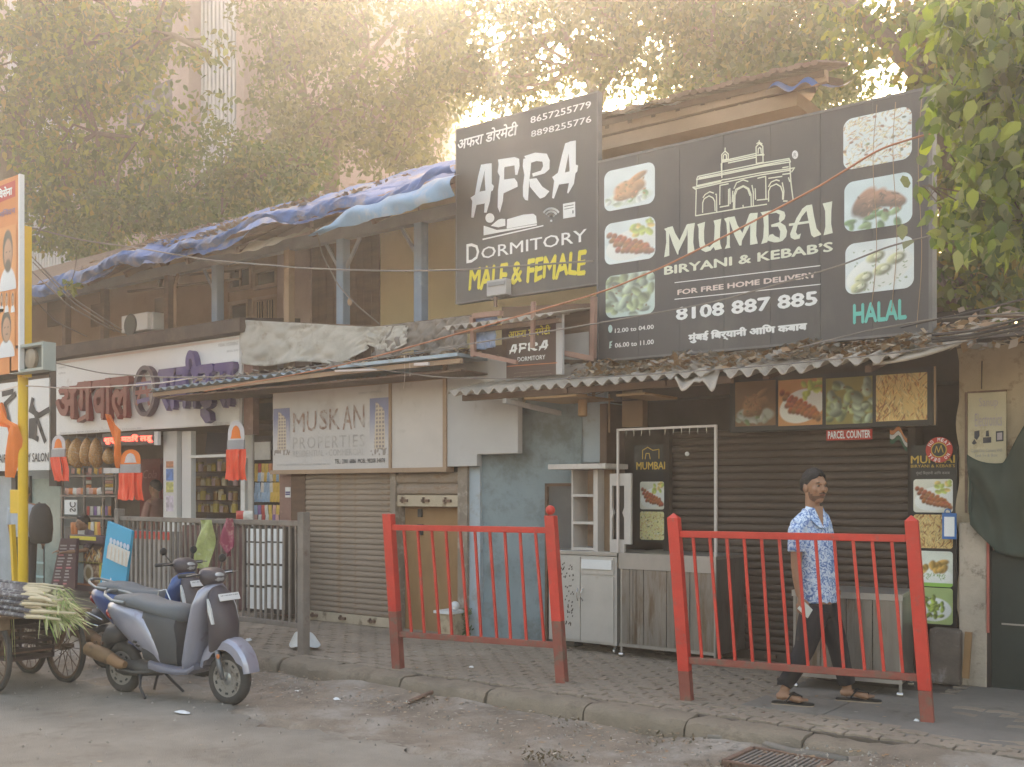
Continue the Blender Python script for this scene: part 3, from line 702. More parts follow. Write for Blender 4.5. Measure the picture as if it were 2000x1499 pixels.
# ------------------------------------------------------------------ sacking and tarps hung on the verandah rail
def hung(name, label, cat, px0, px1, top0, top1, bot, y, m, seed, folds=9, amp=.05, sag=()):
    """cloth over a rail; bot: function of s giving the picture row of its lower hem"""
    c = at((px0+px1)/2, (top0+top1)/2, y); t = thing(name, label, cat, c); b = MB()
    def fn(s, q):
        px = px0+(px1-px0)*s; tp = top0+(top1-top0)*s; bt = bot(s); py = bt+(tp-bt)*q
        yy = y-.02-amp*1.5*(1-q*.7)*abs(n2(s*folds+q*1.5, q*2, seed))-amp*1.0*abs(n2(s*folds*2.3-q*3, q*4, seed+3))*(1-q*.4)
        p = at(px, py, y); return (p[0], yy, p[2])
    b.grid(90, 22, fn); obj('cloth', b, m, t, smooth=True, thick=.006); return t
hung('grey_sacking', 'pale grey sacking hung over the verandah rail beside the sweet shop sign', 'sacking', 478, 727, 626, 640,
     lambda s: 712+4*math.sin(s*9)-(0 if s < .75 else (s-.75)*110), -.28, tarpg_m, 2, 5, .06)
hung('pale_sacking', 'small pale cloth with a rounded lower hem between the two hung tarpaulins', 'sacking', 722, 802, 640, 636,
     lambda s: 672+16*math.sin(s*3.1), -.30, tarpg_m, 5, 4, .05)
hung('brown_tarpaulin', 'grey brown tarpaulin draped in folds over the verandah rail left of the small dormitory sign', 'tarpaulin', 740, 922, 640, 618,
     lambda s: 696+6*math.sin(s*11)-8*s, -.26, tarpb_m, 7, 10, .09)
b = MB(); x0, z0 = axz(470, 716, -.2); x1, z1 = axz(925, 690, -.2); b.box(x0, x1, -.2, .3, 3.05, 3.14); b.tube([at(480, 628, -.2), at(740, 640, -.2), at(925, 618, -.2)], .02, 6)
obj('rail_shelf', b, brownwood, H1)

# ------------------------------------------------------------------ corrugated sheets
def corrugated(x0, x1, front, back, pitch, amp, t_=.008, n=None, rag=0, seed=0, ramp=None):
    r = random.Random(seed); n = n or int((x1-x0)/pitch*8); top = []; 
    J = 3
    b = MB(); V = []; 
    for i in range(n+1):
        x = x0+(x1-x0)*i/n; w = amp*math.cos(2*math.pi*x/pitch); rg = rag*(r.random()-.5) if rag else 0
        for j in range(J):
            q = j/(J-1); y = front[0]+(back[0]-front[0])*q; z = front[1]+(back[1]-front[1])*q+w
            if ramp: z += ramp(x)*(1-q)
            if j == 0: y += rg
            V.append((x, y, z)); V.append((x, y, z-t_))
    F = []
    def id_(i, j, k): return (i*J+j)*2+k
    for i in range(n):
        for j in range(J-1):
            F.append((id_(i,j,0), id_(i+1,j,0), id_(i+1,j+1,0), id_(i,j+1,0))); F.append((id_(i,j,1), id_(i,j+1,1), id_(i+1,j+1,1), id_(i+1,j,1)))
        F.append((id_(i,0,0), id_(i,0,1), id_(i+1,0,1), id_(i+1,0,0)))
    for j in range(J-1):
        F.append((id_(0,j,0), id_(0,j+1,0), id_(0,j+1,1), id_(0,j,1))); F.append((id_(n,j,0), id_(n,j,1), id_(n,j+1,1), id_(n,j+1,0)))
    return b.add(V, F)
AW = thing('asbestos_awning', 'long corrugated grey awning with a scalloped edge over the biryani shop', 'awning', (2.3, -.5, 2.8))
XA0 = at(872, 758, -1.05)[0]; ya = -1.05
pit = .143; xs = [XA0, XA0+7*pit, XA0+14*pit, XA0+20*pit]
for i in range(3):
    b = corrugated(xs[i], xs[i+1]-.004, (ya+.03*(i % 2), 2.70+.006*i), (.45, 3.09), pit, .026, .01, rag=.012, seed=i); obj('corrugated_sheet', b, asb_m, AW, smooth='auto')
xr0 = at(1415, 720, ya)[0]; xr1 = at(1705, 705, ya)[0]
b = corrugated(xr0, xr0+5*.15, (ya-.02, 2.69), (.45, 3.08), .15, .034, .01, rag=.02, seed=8); obj('corrugated_sheet', b, asb_m, AW, smooth='auto')
b = corrugated(xr0+5*.15, xr0+5*.15+.62, (ya+.0, 2.72), (.45, 3.10), .155, .030, .01, rag=.02, seed=9); obj('corrugated_sheet', b, asb_m, AW, smooth='auto')
b = corrugated(at(1340, 720, ya)[0]-.12, xr0+.02, (-.82, 2.76), (.45, 3.08), .15, .03, .01, rag=.1, seed=10); obj('corrugated_sheet', b, asb_m, AW, smooth='auto')
# broken piece hanging down
b = MB(); c0 = at(1312, 745, -1.12); c1 = at(1385, 735, -1.15); c2 = at(1408, 765, -1.12)
def brk(s, q):
    px = 1312+88*s; py = 725+(50*s*0+ (34 if s < .62 else 34+26*(s-.62)/.38))*(1-q)*(.55+.45*abs(math.sin(s*6.2)))
    p = at(px, py+(-6 if s > .6 else 0), -1.15+.25*q); return (p[0], -1.15+.35*q+.05*math.cos(s*9), p[2]+.03*math.cos(s*9))
b.grid(24, 8, brk); obj('broken_sheet', b, asb_m, AW, smooth=True, thick=.01)
b = MB(); x0 = at(1700, 700, ya)[0]; x1 = x0+.62
b.grid(20, 6, lambda s, q: (x0+(x1-x0)*s, -1.0+1.4*q, 2.74+.1*s*s+.34*q-(.05*(1-q) if q < .2 else 0))); obj('flat_sheet', b, asb_m, AW, smooth=True, thick=.02)
b = MB(); b.bar((XA0+.1, -.9, 2.66), (xr0, -.9, 2.66), .05, .06); b.bar((XA0, .3, 2.98), (4.9, .3, 3.0), .06); obj('purlin', b, brownwood, AW)
for px in (1108, 1300, 1500, 1700):
    X = at(px, 740, -.9)[0]; b = MB(); b.bar((X, -.95, 2.66), (X, .5, 3.04), .05); obj('rafter', b, brownwood, AW)
b = MB(); b.bar(at(985, 783, -.95), at(1125, 815, .1), .045); obj('support_pole', b, whitebd, AW)
b = MB(); b.bar(at(1090, 757, -.9), at(1130, 795, .1), .02); obj('support_strut', b, rust_m, AW)
b = MB(); b.box(XA0+.9, XA0+1.5, -.95, -.3, 2.60, 2.62); b.box(XA0+1.9, XA0+2.2, -.9, -.3, 2.58, 2.60); obj('scrap_board', b, ply_m, AW)
# rubbish and leaves on the awning
C = []
for k in range(2600):
    x = r_.uniform(at(1165, 700, -.4)[0], 5.4); y = r_.uniform(-.75, .1)-.12*abs(r_.normal()); z = 2.70+(y+1.05)*.26+.03+.10*r_.rand()*(.5+.5*math.sin(x*6)); C.append((x, y, z+.0))
b0 = big('leaf_debris', scatter_quads(C, .045, 16, 1.4), None, debris_m, kind='stuff'); tag(b0, 'dead leaves and rubbish piled on the awning under the biryani signboard', 'leaves')

# little awning under the dormitory board, its frame and what hangs there
A2 = thing('small_corrugated_awning', 'small scalloped tin awning at the foot of the tall dormitory board', 'awning', (.7, -1, 3.4))
x0, z0 = axz(862, 606, -1.0); x1, z1 = axz(1050, 588, -1.0); x2_ = at(1158, 580, -.34)[0]
b = corrugated(x0, x1, (-1.0, 3.37), (-.32, 3.52), .115, .022, .006, rag=.01, seed=3); obj('corrugated_sheet', b, asb_m, A2, smooth='auto')
b = corrugated(x1+.004, x2_, (-1.0, 3.38), (-.32, 3.53), .115, .012, .006, rag=.03, seed=4); obj('corrugated_sheet', b, asb_m, A2, smooth='auto')
b = MB(); b.bar((x0+.1, -.9, 3.33), (x2_, -.9, 3.33), .04); obj('purlin', b, rust_m, A2)
b = MB(); b.bar(at(923, 620, -.9), at(925, 697, -.9), .045); b.bar(at(923, 690, -.9), at(1010, 708, -.9), .04); b.bar(at(1090, 688, -.7), at(1160, 702, -.5), .05); b.bar(at(1160, 580, -.5), at(1158, 700, -.5), .05)
b.bar(at(1042, 590, -.95), at(1040, 680, -.95), .035); b.bar(at(925, 618, -.9), at(980, 612, -.9), .05)
obj('frame', b, M('rusty_pink_iron', (.3, .17, .13), .8, var=.2), A2)
b = MB(); quadxz(b, [(980, 700), (1160, 712), (1160, 592), (980, 600)], -.36); obj('backing', b, brownwood, A2)
b = MB(); quadxz(b, [(1095, 702), (1150, 704), (1150, 648), (1095, 655)], -.42); obj('patch_panel', b, whitebd, A2)
hung('blue_plastic_sheet', 'crumpled blue plastic sheet in the rusty frame left of the small dormitory sign', 'plastic sheet', 930, 975, 618, 616, lambda s: 682+2*math.sin(s*5), -.8, M('worn_blue_plastic', (.2, .27, .42), .5, dirt=((.35, .38, .45), .4, 5)), 3, 3, .03)

# blue tin awning above the sweet shop and the estate agent
A3 = thing('blue_tin_awning', 'narrow pale blue corrugated tin awning crossing in front of the sweet shop sign', 'awning', (-3, -.8, 3.1))
XL = at(292, 762, -1.0)[0]; XM = at(660, 716, -1.0)[0]; XR = at(893, 697, -1.0)[0]; zL = at(292, 762, -1.0)[2]; zM = at(660, 716, -1.0)[2]
rp = lambda x: (zL-3.02)+(zM-zL)*(x-XL)/(XM-XL) if x < XM else zM-3.02
b = corrugated(XL, XM, (-1.0, 3.02), (-.05, 3.08), .165, .018, .008, rag=.02, seed=12, ramp=rp); obj('corrugated_sheet', b, bluesheet, A3, smooth='auto')
b = MB(); b.box(XM, XR, -1.0, -.05, zM-.02, zM+.015); obj('flat_sheet', b, bluesheet, A3)
b = MB(); b.bar((XL, -.93, zL-.06), (XM, -.93, zM-.06), .04, .05); b.bar((XM, -.93, zM-.06), (XR, -.93, zM-.06), .04, .05); obj('purlin', b, tan_m, A3)
b = MB(); b.box(XL+.1, XR, -.95, -.1, 2.93, 2.95); obj('soffit', b, brownwood, A3)
b = MB(); b.bar(at(655, 725, -1.02), at(735, 722, -1.02), .02, .02); b.bar(at(810, 712, -1.0), at(838, 711, -1.0), .03); obj('bracket', b, pink_p, A3)
C = []
for k in range(500):
    x = r_.uniform(XL+.6, XR); C.append((x, r_.uniform(-.9, -.3), zM+.03+.05*r_.rand()+(rp(x) if x < XM else 0)*0))
b0 = big('leaf_debris', scatter_quads(C, .04, 17, 1.2), None, debris_m, kind='stuff'); tag(b0, 'dry rubbish lying on the pale blue tin awning', 'leaves')

# ------------------------------------------------------------------ estate agent: sign, shutters
SG = thing('estate_agent_signboard', 'faded white estate agent signboard with two tower blocks and brown name above the closed shutter', 'signboard', (-3.1, YF, 2.6))
ys = YF-.12
b = MB(); x0, z0 = axz(533, 919, ys); x1, z1 = axz(763, 750, ys); ZT = axz(868, 730, ys)[1]; x9 = axz(868, 800, ys)[0]
b.box(x0, x1-.015, ys, ys+.06, z0, z1); obj('panel', b, M('faded_white_flex', (.5, .46, .44), .6, var=.05, vs=1.3, dirt=((.42, .36, .33), .4, 2)), SG)
b = MB(); b.box(x1+.02, x9, ys, ys+.06, z0, z1); obj('blank_panel', b, M('blank_white_flex', (.52, .46, .42), .6, var=.06, dirt=((.36, .3, .26), .3, 1.6)), SG)
b = MB(); w = .035
b.box(x1-.015, x1+.02, ys-.02, ys+.06, z0, z1); b.box(x0-.03, x9+.03, ys-.02, ys+.06, z0-.05, z0); b.box(x0-.03, x9+.03, ys-.02, ys+.06, z1, z1+.04); b.box(x9, x9+.05, ys-.03, ys+.1, z0-.05, z1+.3)
obj('frame', b, tan_m, SG)
yt = ys-.004; brn = M('faded_brown_print', (.26, .15, .11), .7, dirt=((.45, .4, .37), .55, 14))
ptext('M', 572, 845, 595, 806, yt, brn, SG, bold=.004); ptext('U', 599, 843, 618, 803, yt, brn, SG, bold=.004)
ptext('S', 624, 840, 640, 800, yt, brn, SG, bold=.004); ptext('K', 643, 840, 664, 798, yt, brn, SG, bold=.004)
ptext('A', 669, 840, 688, 793, yt, brn, SG, bold=.004); ptext('N', 690, 836, 712, 790, yt, brn, SG, bold=.004)
fnt = M('washed_out_print', (.4, .36, .34), .7, dirt=((.47, .43, .4), .6, 10))
ptext('PROPERTIES', 572, 878, 712, 848, yt, fnt, SG, bold=.006, space=1.2)
ptext('RESIDENTIAL - COMMERCIAL', 572, 893, 712, 876, yt, fnt, SG)
ptext('TEL.: 2301 6886  MOB.: 98208 34878', 654, 906, 752, 895, yt, blk_p, SG, bold=.01)
ptext('SHOP 4, GR. FLOOR HOTEL ROAD, MUMBAI 400 003', 541, 911, 645, 905, yt, grey_p, SG)
ptext('मुस्कान प्रॉपर्टीज', 700, 772, 745, 762, yt, grey_p, SG)
def tower(seed, sky_c, wallc):
    def fn(u, v):
        im = base(u, sky_c)*(1-.25*v[..., None]) if False else base(u, (.5, .46, .45))
        k = np.clip(v*1.6-.3, 0, 1)[..., None]; im = im*(1-k)+np.array(sky_c)*k
        inside = (u > .22+.1*v) & (u < .8-.12*(v-.75)*(v > .75)*4-.05*v) & (v > .1) & (v < .93-.35*abs(u-.35)); 
        im[inside] = np.array(wallc)
        win = inside & (np.sin(v*90) > -.1) & (np.sin(u*38) > -.2); im[win] = np.array((.2, .16, .18))
        im[(v < .12) & (vnoise(u, v, 14, seed) > .45)] = np.array((.25, .2, .18)); return im
    return fn
for (l, bt, r, tp, sd) in ((534, 890, 566, 797, 1), (722, 890, 760, 776, 2)):
    X0, Z0 = axz(l, bt, yt); X1, Z1 = axz(r, tp, yt); picture('printed_tower', X0, X1, Z0, Z1, yt, tower(sd, (.16, .17, .3), (.5, .4, .3)), SG, n=44)

def roller(name, label, x0, x1, z0, z1, y, m, mrail, pitch, parent=None, depth=.012, rail=.1, locks=3, first=None):
    t = thing(name, label, 'roller shutter', ((x0+x1)/2, y, z0))
    n = int((z1-z0-rail)/pitch); mb = MB(); K = 6
    h = (z1-z0-rail)/n
    rows = [(0, 0), (-depth*.75, h*.14), (-depth, h*.4), (-depth*.95, h*.62), (-depth*.5, h*.86), (.004, h*.93), (.004, h*.995)]
    for r0, r1 in zip(rows[:-1], rows[1:]): mb.add([(x0, y+r0[0], z0+rail+r0[1]), (x1, y+r0[0], z0+rail+r0[1]), (x1, y+r1[0], z0+rail+r1[1]), (x0, y+r1[0], z0+rail+r1[1])], [(0, 1, 2, 3)])
    s0 = obj('slat', mb, m, t)
    for i in range(1, n): c = s0.copy(); COL.objects.link(c); c.parent = t; c.location = (rnd.uniform(-.002, .002), rnd.uniform(-.002, .002), i*h); c.rotation_euler = (0, rnd.uniform(-.0012, .0012), 0)
    b = MB(); b.box(x0, x1, y-.02, y+.01, z0, z0+rail-.004); rl = obj('bottom_rail', b, mrail, t, bev=.006)
    for k in range(locks):
        xx = x0+(x1-x0)*(k+.35)/(locks); b = MB(); b.bar((xx-.05, y-.03, z0+rail*.5), (xx+.06, y-.03, z0+rail*.5), .03, .03); b.bar((xx-.02, y-.035, z0+rail*.3), (xx-.02, y-.035, z0+rail*.8), .02); obj('lock', b, rust_m, rl)
    return t
xs0 = at(598, 1000, YF)[0]; xs1 = at(768, 1000, YF)[0]
roller('roller_shutter', 'dusty beige roller shutter pulled down to the pavement below the estate agent sign', xs0, xs1, .165, 1.93, YF, slat2_m, slat3_m, .062, rail=.115)
xs2 = at(778, 960, YF)[0]; xs3 = at(905, 960, YF)[0]; zr = at(840, 990, YF)[2]
roller('roller_shutter', 'small beige roller shutter half rolled up above the plywood door', xs2, xs3, zr-.0, 1.93, YF, slat2_m, slat3_m, .1, rail=.13, depth=.03)
D1 = thing('plywood_door', 'brown plywood door behind the left red fence under the half open shutter', 'door', ((xs2+xs3)/2, YF+.1, .16))
b = MB(); b.box(xs2+.01, xs3-.04, YF+.10, YF+.14, .16, zr+.1); obj('leaf', b, ply_m, D1)
b = MB(); b.box(xs2+.22, xs2+.29, YF+.07, YF+.10, zr-.32, zr-.2); b.box(xs2+.23, xs2+.28, YF+.07, YF+.10, zr-.12, zr-.03); obj('latch', b, blackp, D1)
wall_post = M('flaking_jamb', (.24, .19, .15), .85, dirt=((.42, .36, .3), .45, 8), bump=.5)
b = MB(); b.box(xs1, xs2, YF-.05, YF+.2, .16, 2.0); obj('pier', b, wall_post, H1)
b = MB(); b.box(xs0-.25, xs0, YF-.02, YF+.3, .16, 2.0); b.box(xs0-.3, xs2, YF+.12, YF+.3, 1.93, 2.2); obj('pier', b, brownwood, H1)
b = MB(); b.box(xs3-.03, xs3+.1, YF-.06, YF+.2, .16, 2.0); obj('pier', b, wall_post, H1)
t = thing('white_stool', 'small white topped stool behind the left red fence', 'stool', (xs3-.1, YF-.05, .16))
X0, Z0 = axz(880, 1250, YF-.1); X1, Z1 = axz(906, 1192, YF-.1)
b = MB(); b.box(X0, X1, YF-.3, YF-.08, .165, Z1-.03); obj('body', b, cream_m, t); b = MB(); b.box(X0-.05, X1+.01, YF-.32, YF-.07, Z1-.028, Z1); obj('top', b, board_w, t)
t = thing('white_jar', 'small round white jar on the stool by the blue wall', 'jar', (X1-.05, YF-.2, Z1+.05)); b = MB(); b.ball((X1-.04, YF-.2, Z1+.05), .05); obj('body', b, board_w, t, smooth=True)
C = [(at(912, 1225, YF-.12)[0]+r_.normal(0, .03), YF-.12+r_.normal(0, .02), .2+.28*r_.rand()) for k in range(90)]
b0 = big('wall_weed', scatter_quads(C, .02, 18, 2), None, mat_leaf('weed_green', [(.05, .1, .03), (.1, .16, .05)], .3), kind='stuff'); tag(b0, 'little green weed growing at the foot of the pale blue wall', 'weed')

# ------------------------------------------------------------------ blue house between the shops
BH = thing('blue_plastered_house', 'blue plastered wall and passage between the shutters and the biryani shop', 'building', (.3, 0, .16))
xb0 = xs3+.1; xb1 = at(940, 1100, YF)[0]; xb2 = at(1128, 1000, YF+.2)[0]
b = MB(); b.box(xb0, xb1, YF-.02, YF+.3, .14, 2.75); obj('wall', b, bluelite, BH)  # paler plaster here: brightness of the street-facing strip put into its colour
b = MB()
def wf(s, q):
    x = xb1+(xb2-xb1)*s; z = .14+2.75*q; return (x, YF+.02+.25*s+.012*math.sin(x*7+z*3)+.008*math.sin(z*11), z)
b.grid(24, 40, wf); obj('wall', b, bluewall, BH, smooth=True)  # darker plaster: shade of the face turned aside put into its colour
b = MB(); X0, Z0 = axz(1072, 1250, YF+.1); X1, Z1 = axz(1122, 950, YF+.1); b.box(X0, X1, YF+.1, YF+.26, .16, Z1); obj('door', b, M('dark_grey_door', (.1, .095, .09), .7, dirt=((.16, .14, .12), .3, 3)), BH)
b = MB(); b.box(X0-.03, X0, YF+.07, YF+.2, .16, Z1+.03); b.box(X0-.03, X1, YF+.07, YF+.2, Z1, Z1+.03); obj('door_frame', b, brownwood, BH)
b = MB(); X0, Z0 = axz(1128, 905, -.08); X1, Z1 = axz(1182, 745, -.08); b.box(X0, X1, -.08, .3, Z0, 2.8); obj('pillar', b, bluelite, BH, bev=.015)
b = MB(); b.box(X0, X1, -.04, .3, .16, Z0-.002); obj('pillar_foot', b, dark_m, BH)
b = MB()   # curved concrete hood under the awning
hx0, hz0 = axz(1022, 795, -.25); hx1, hz1 = axz(1130, 772, -.25)
b.grid(18, 5, lambda s, q: (hx0+(hx1-hx0)*s, -.35+.5*q, hz0+.02+.17*math.sqrt(max(0, 1-(1-min(1, s*1.6))**2))*(1-.5*q))); obj('hood', b, cream_m, BH, smooth=True, thick=.03)
b = MB(); b.box(xb1, X1, .5, .7, .1, 3.2); obj('inner_wall', b, tan_m, BH)
b = MB(); x0, z0 = axz(875, 912, YF-.1); x1, z1 = axz(1015, 762, YF-.1); z2 = axz(1015, 886, YF-.1)[1]; xm = axz(935, 890, YF-.1)[0]; zt = axz(878, 700, YF-.1)[1]
b.prism([(x0, z0), (xm, z0), (xm, z2), (x1, z2), (x1, 2.86), (x1-.2, zt-.05), (x0+.08, zt+.04), (x0, zt-.08)], YF-.13, YF-.05); obj('boarding', b, whitebd, BH, bev=.006)
t = thing('hanging_lamp_shade', 'cylindrical cane lamp shade hanging under the awning beside the pale blue pillar', 'lamp shade', at(1138, 790, -.6))
c0 = at(1138, 770, -.6); c1 = at(1138, 812, -.6); b = MB(); b.tube([c0, c1], [.045, .045], 14); b.tube([c1, (c1[0], c1[1], c1[2]-.01)], [.045, .03], 14); obj('shade', b, ply_m, t, smooth='auto')
t = thing('cable_hook', 'small metal hook with tangled wires on the pale blue pillar', 'hook', at(1160, 765, -.55)); b = MB(); b.tube([at(1158, 752, -.55), at(1160, 778, -.55)], .016, 8)
for a in (0, 1): b.tube([at(1145+4*a, 768, -.5), at(1152, 757+14*a, -.52), at(1160, 772, -.55), at(1170, 757+12*a, -.5), at(1180, 762+4*a, -.45)], .004, 5)
obj('body', b, rust_m, t, smooth=True)
# ------------------------------------------------------------------ the two big signboards
def tracer(ox, oy, sc, y):
    return lambda pts: [axz(ox+a/sc, oy+c/sc, y) for a, c in pts]
def shapes(polys, tr, y, m, parent, name='lettering'):
    mb = MB()
    for i, p in enumerate(polys):
        q = tr(p); yy = y-.0005*(i % 4)
        mb.add([(a, yy, c) for a, c in q], [tuple(range(len(q)))])
    return obj(name, mb, m, parent)
def strokes(lines, tr, y, w, m, parent, name='emblem'):
    mb = MB()
    for k, ln in enumerate(lines):
        q = [Vector((a, 0, c)) for a, c in tr(ln)]
        yy = y-.0006*(k % 5)
        for a, c in zip(q[:-1], q[1:]):
            d = (c-a)
            if d.length < 1e-6: continue
            d.normalize(); nn = Vector((-d.z, 0, d.x))*w/2; e = d*w*.25
            mb.add([(v.x, yy, v.z) for v in (a-e-nn, c+e-nn, c+e+nn, a-e+nn)], [(0, 1, 2, 3)])
    return obj(name, mb, m, parent)
def arc(cx, cy, rx, ry, a0, a1, n=12): return [(cx+rx*math.cos(R(a0+(a1-a0)*i/n)), cy-ry*math.sin(R(a0+(a1-a0)*i/n))) for i in range(n+1)]

YS = -.28
DB = thing('dormitory_signboard', 'tall charcoal dormitory signboard with white brush lettering and a yellow bottom line', 'signboard', (.3, YS, 4.8))
x0, z0 = axz(892, 592, YS); x1, z1 = axz(1166, 181, YS)
b = MB(); b.box(x0, x1, YS, YS+.05, z0, z1); obj('panel', b, signdk, DB)
b = MB(); 
for s_ in ((x0, x1, z1, z1+.015), (x0, x1, z0-.015, z0)): b.box(s_[0], s_[1], YS-.004, YS+.07, s_[2], s_[3])
b.box(x0-.015, x0, YS-.004, YS+.07, z0-.015, z1+.015); b.box(x1, x1+.015, YS-.004, YS+.07, z0-.015, z1+.015); obj('frame', b, M('grey_sign_frame', (.16, .15, .15), .5, .3), DB)
y = YS-.004
ptext('अफरा डोरमेटरी'.replace('टर', 'ट'), 894, 294, 1012, 236, y, white_p, DB, bold=.022, shear=.15)
tr = tracer(850, 170, 3.486, y)
ptext('8657255779', 1036, 242, 1154.5, 197, y, white_p, DB, bold=.012); ptext('8898255776', 1037, 269, 1155, 226, y, white_p, DB, bold=.012)
AF = [[(312,530),(350,524),(330,600),(300,720),(262,892),(245,890),(252,778),(240,755),(270,735),(292,610)],
 [(345,524),(385,520),(385,660),(400,675),(393,705),(380,712),(372,780),(350,857),(333,857),(338,790),(342,700),(336,600)], [(280,718),(350,705),(350,792),(275,806)],
 [(428,495),(480,487),(470,560),(468,700),(460,780),(440,857),(425,820),(428,700),(440,610),(425,580),(432,530)], [(440,493),(540,478),(572,490),(575,540),(560,600),(545,600),(540,535),(470,547)], [(462,632),(540,622),(560,650),(562,680),(462,727)],
 [(600,490),(655,480),(650,560),(640,640),(632,775),(612,770),(598,745),(597,680),(607,600),(596,540)], [(605,472),(680,448),(760,455),(780,500),(778,560),(745,590),(665,612),(660,590),(720,570),(735,540),(730,510),(690,505),(640,522)], [(640,628),(690,622),(730,680),(778,712),(745,750),(715,762),(690,735),(645,680)],
 [(885,385),(922,372),(905,470),(880,600),(845,660),(808,762),(795,757),(810,640),(796,615),(835,585),(862,470)], [(915,372),(958,365),(957,530),(973,535),(968,575),(955,590),(945,660),(905,728),(898,720),(912,650),(915,560),(908,450)], [(848,592),(915,576),(915,655),(842,666)]]
for grp in (AF[0:3], AF[3:6], AF[6:9], AF[9:12]): shapes(grp, tr, y, white_p, DB)
BED = [arc(372, 893, 31, 33, 0, 340, 14), [(378,947),(428,905),(450,898),(477,900),(478,946),(430,957)], [(490,902),(600,870),(668,864),(688,880),(693,930),(487,966)],
 [(330,945),(400,968),(420,975),(487,968),(692,934),(692,944),(330,1012)], [(322,1034),(736,941),(737,949),(323,1044)]]
shapes(BED, tr, y, white_p, DB, 'bed_emblem')
strokes([arc(790, 893, r, r*1.05, 45-9, 135-9+18, 8) for r in (22, 42, 62)], tr, y, .022, white_p, DB, 'wireless_emblem')
shapes([arc(790, 912, 8, 8, 0, 330, 8)], tr, y-.001, white_p, DB, 'wireless_emblem')
shapes([[(870,797),(953,782),(954,884),(871,898)]], tr, y, white_p, DB, 'card_emblem')
shapes([[(880,812),(943,801),(943,806),(880,818)], [(880,832),(943,820),(943,824),(880,837)], [(935,842),(943,840),(943,862),(935,864)]], tr, y-.002, signdk, DB, 'card_emblem')
ptext('D', 911, 515, 936, 473, y, white_p, DB, bold=.008); ptext('ORMITORY', 940, 507, 1146, 447, y, white_p, DB, bold=.006, space=1.0)
ptext('MALE & FEMALE', 915, 570, 1146, 487, y, yell_p, DB, bold=.03, shear=.12, space=.95, warp=lambda s, t: (s, t+.07*math.sin(s*31)*(1-t)))
b = MB(); pbox(b, 950, 580, 988, 543, YS-.12, .1); L_ = thing('flood_lamp', 'small boxy flood lamp fixed low in front of the dormitory board', 'lamp', at(968, 565, YS-.15)); obj('housing', b, whitebd, L_, bev=.01)
b = MB(); pbox(b, 953, 560, 985, 548, YS-.135, .012); obj('lens', b, grey_p, L_); b = MB(); b.bar(at(968, 580, YS-.1), at(968, 600, YS-.1), .03); obj('bracket', b, rust_m, L_)

SD = thing('small_dormitory_sign', 'small dark brown dormitory sign with yellow Hindi heading under the scalloped tin awning', 'sign', at(1040, 680, -.75)); ysd = -.75
b = MB(); X0, Z0 = axz(989, 740, ysd); X1, Z1 = axz(1086, 617, ysd); b.box(X0, X1, ysd, ysd+.03, Z0, Z1); obj('panel', b, M('dark_brown_print', (.06, .028, .02), .5, var=.1), SD); b = MB(); b.box(X1, X1+.07, ysd+.0, ysd+.04, Z0+.0, Z1+.03); obj('edge_strip', b, whitebd, SD)
ptext('अफरा डोरमेटी', 993, 662, 1075, 634, ysd-.004, yell_p, SD, bold=.02)
for grp in (AF[0:3], AF[3:6], AF[6:9], AF[9:12]): shapes(grp, lambda p: [(X0+.04+(X1-X0-.1)*(a-245)/730*.95, Z0+(Z1-Z0)*.36+(Z1-Z0)*.25*(1-(c_+ (a-245)*.2-500)/520)) for a, c_ in p], ysd-.004, white_p, SD)
ptext('DORMITORY', 1011, 707, 1065, 693, ysd-.004, white_p, SD, bold=.01)
strokes([[(991, 716), (1088, 709)]], lambda p: [axz(a, c_, ysd-.004) for a, c_ in p], ysd-.004, .008, M('orange_line_print', (.5, .14, .05), .5), SD, 'rule')
ptext('Ghora Wala Station, Near Kurla Complex', 1008, 723, 1072, 717, ysd-.004, M('dim_sign_print', (.4, .34, .3), .6), SD); ptext('Chand Road West, Mumbai 400', 1004, 730, 1074, 723, ysd-.004, M('dim_sign_print', (.4, .34, .3)), SD); ptext('Mob: +91 8657 255779', 1004, 737, 1077, 730, ysd-.004, M('dim_sign_print', (.4, .34, .3)), SD)

BB = thing('biryani_signboard', 'huge charcoal biryani and kebab signboard with six rounded food photos', 'signboard', (2.8, YS, 4))
x0, z0 = axz(1169, 704, YS); x1, z1 = axz(1814, 179, YS)
zt1 = axz(1168, 315, YS)[1]
BW = x1-x0
for i in range(7):
    a = x0+BW*i/7; c = x0+BW*(i+1)/7; b = MB(); b.box(a+.0015, c-.0015, YS+.002*(i % 2), YS+.04, z0, (z1+zt1)/2); obj('panel', b, signdk, BB)
b = MB(); ZT = (z1+zt1)/2; b.box(x0-.02, x0, YS-.006, YS+.08, z0-.02, ZT+.02); b.box(x1, x1+.03, YS-.006, YS+.12, z0-.02, ZT+.02); b.box(x0, x1, YS-.006, YS+.08, ZT, ZT+.02); b.box(x0, x1, YS-.006, YS+.08, z0-.02, z0)
obj('frame', b, M('grey_sign_frame', (.16, .15, .15), .5, .3), BB)
y = YS-.004
def fpic(l, bt, r, tp, kind, seed, parent=BB, yy=y, rad=.14, n=92, dim=1.0, bgc=(.72, .78, .78)):
    X0, Z0 = axz(l, bt, yy); X1, Z1 = axz(r, tp, yy); ff = food(kind, seed, bgc, dim); fade = .17 if parent is BB else .0
    return picture('food_photo', X0, X1, Z0, Z1, yy, lambda u, v: ff(u, v)*(1-fade)+fade*np.array((.58, .60, .59)), parent, n=n, rad=rad)
fpic(1180, 415, 1279, 315, 'chicken', 3); fpic(1181, 519, 1280, 421, 'kebab', 4); fpic(1183, 623, 1279, 527, 'green', 5, bgc=(.5, .62, .58))
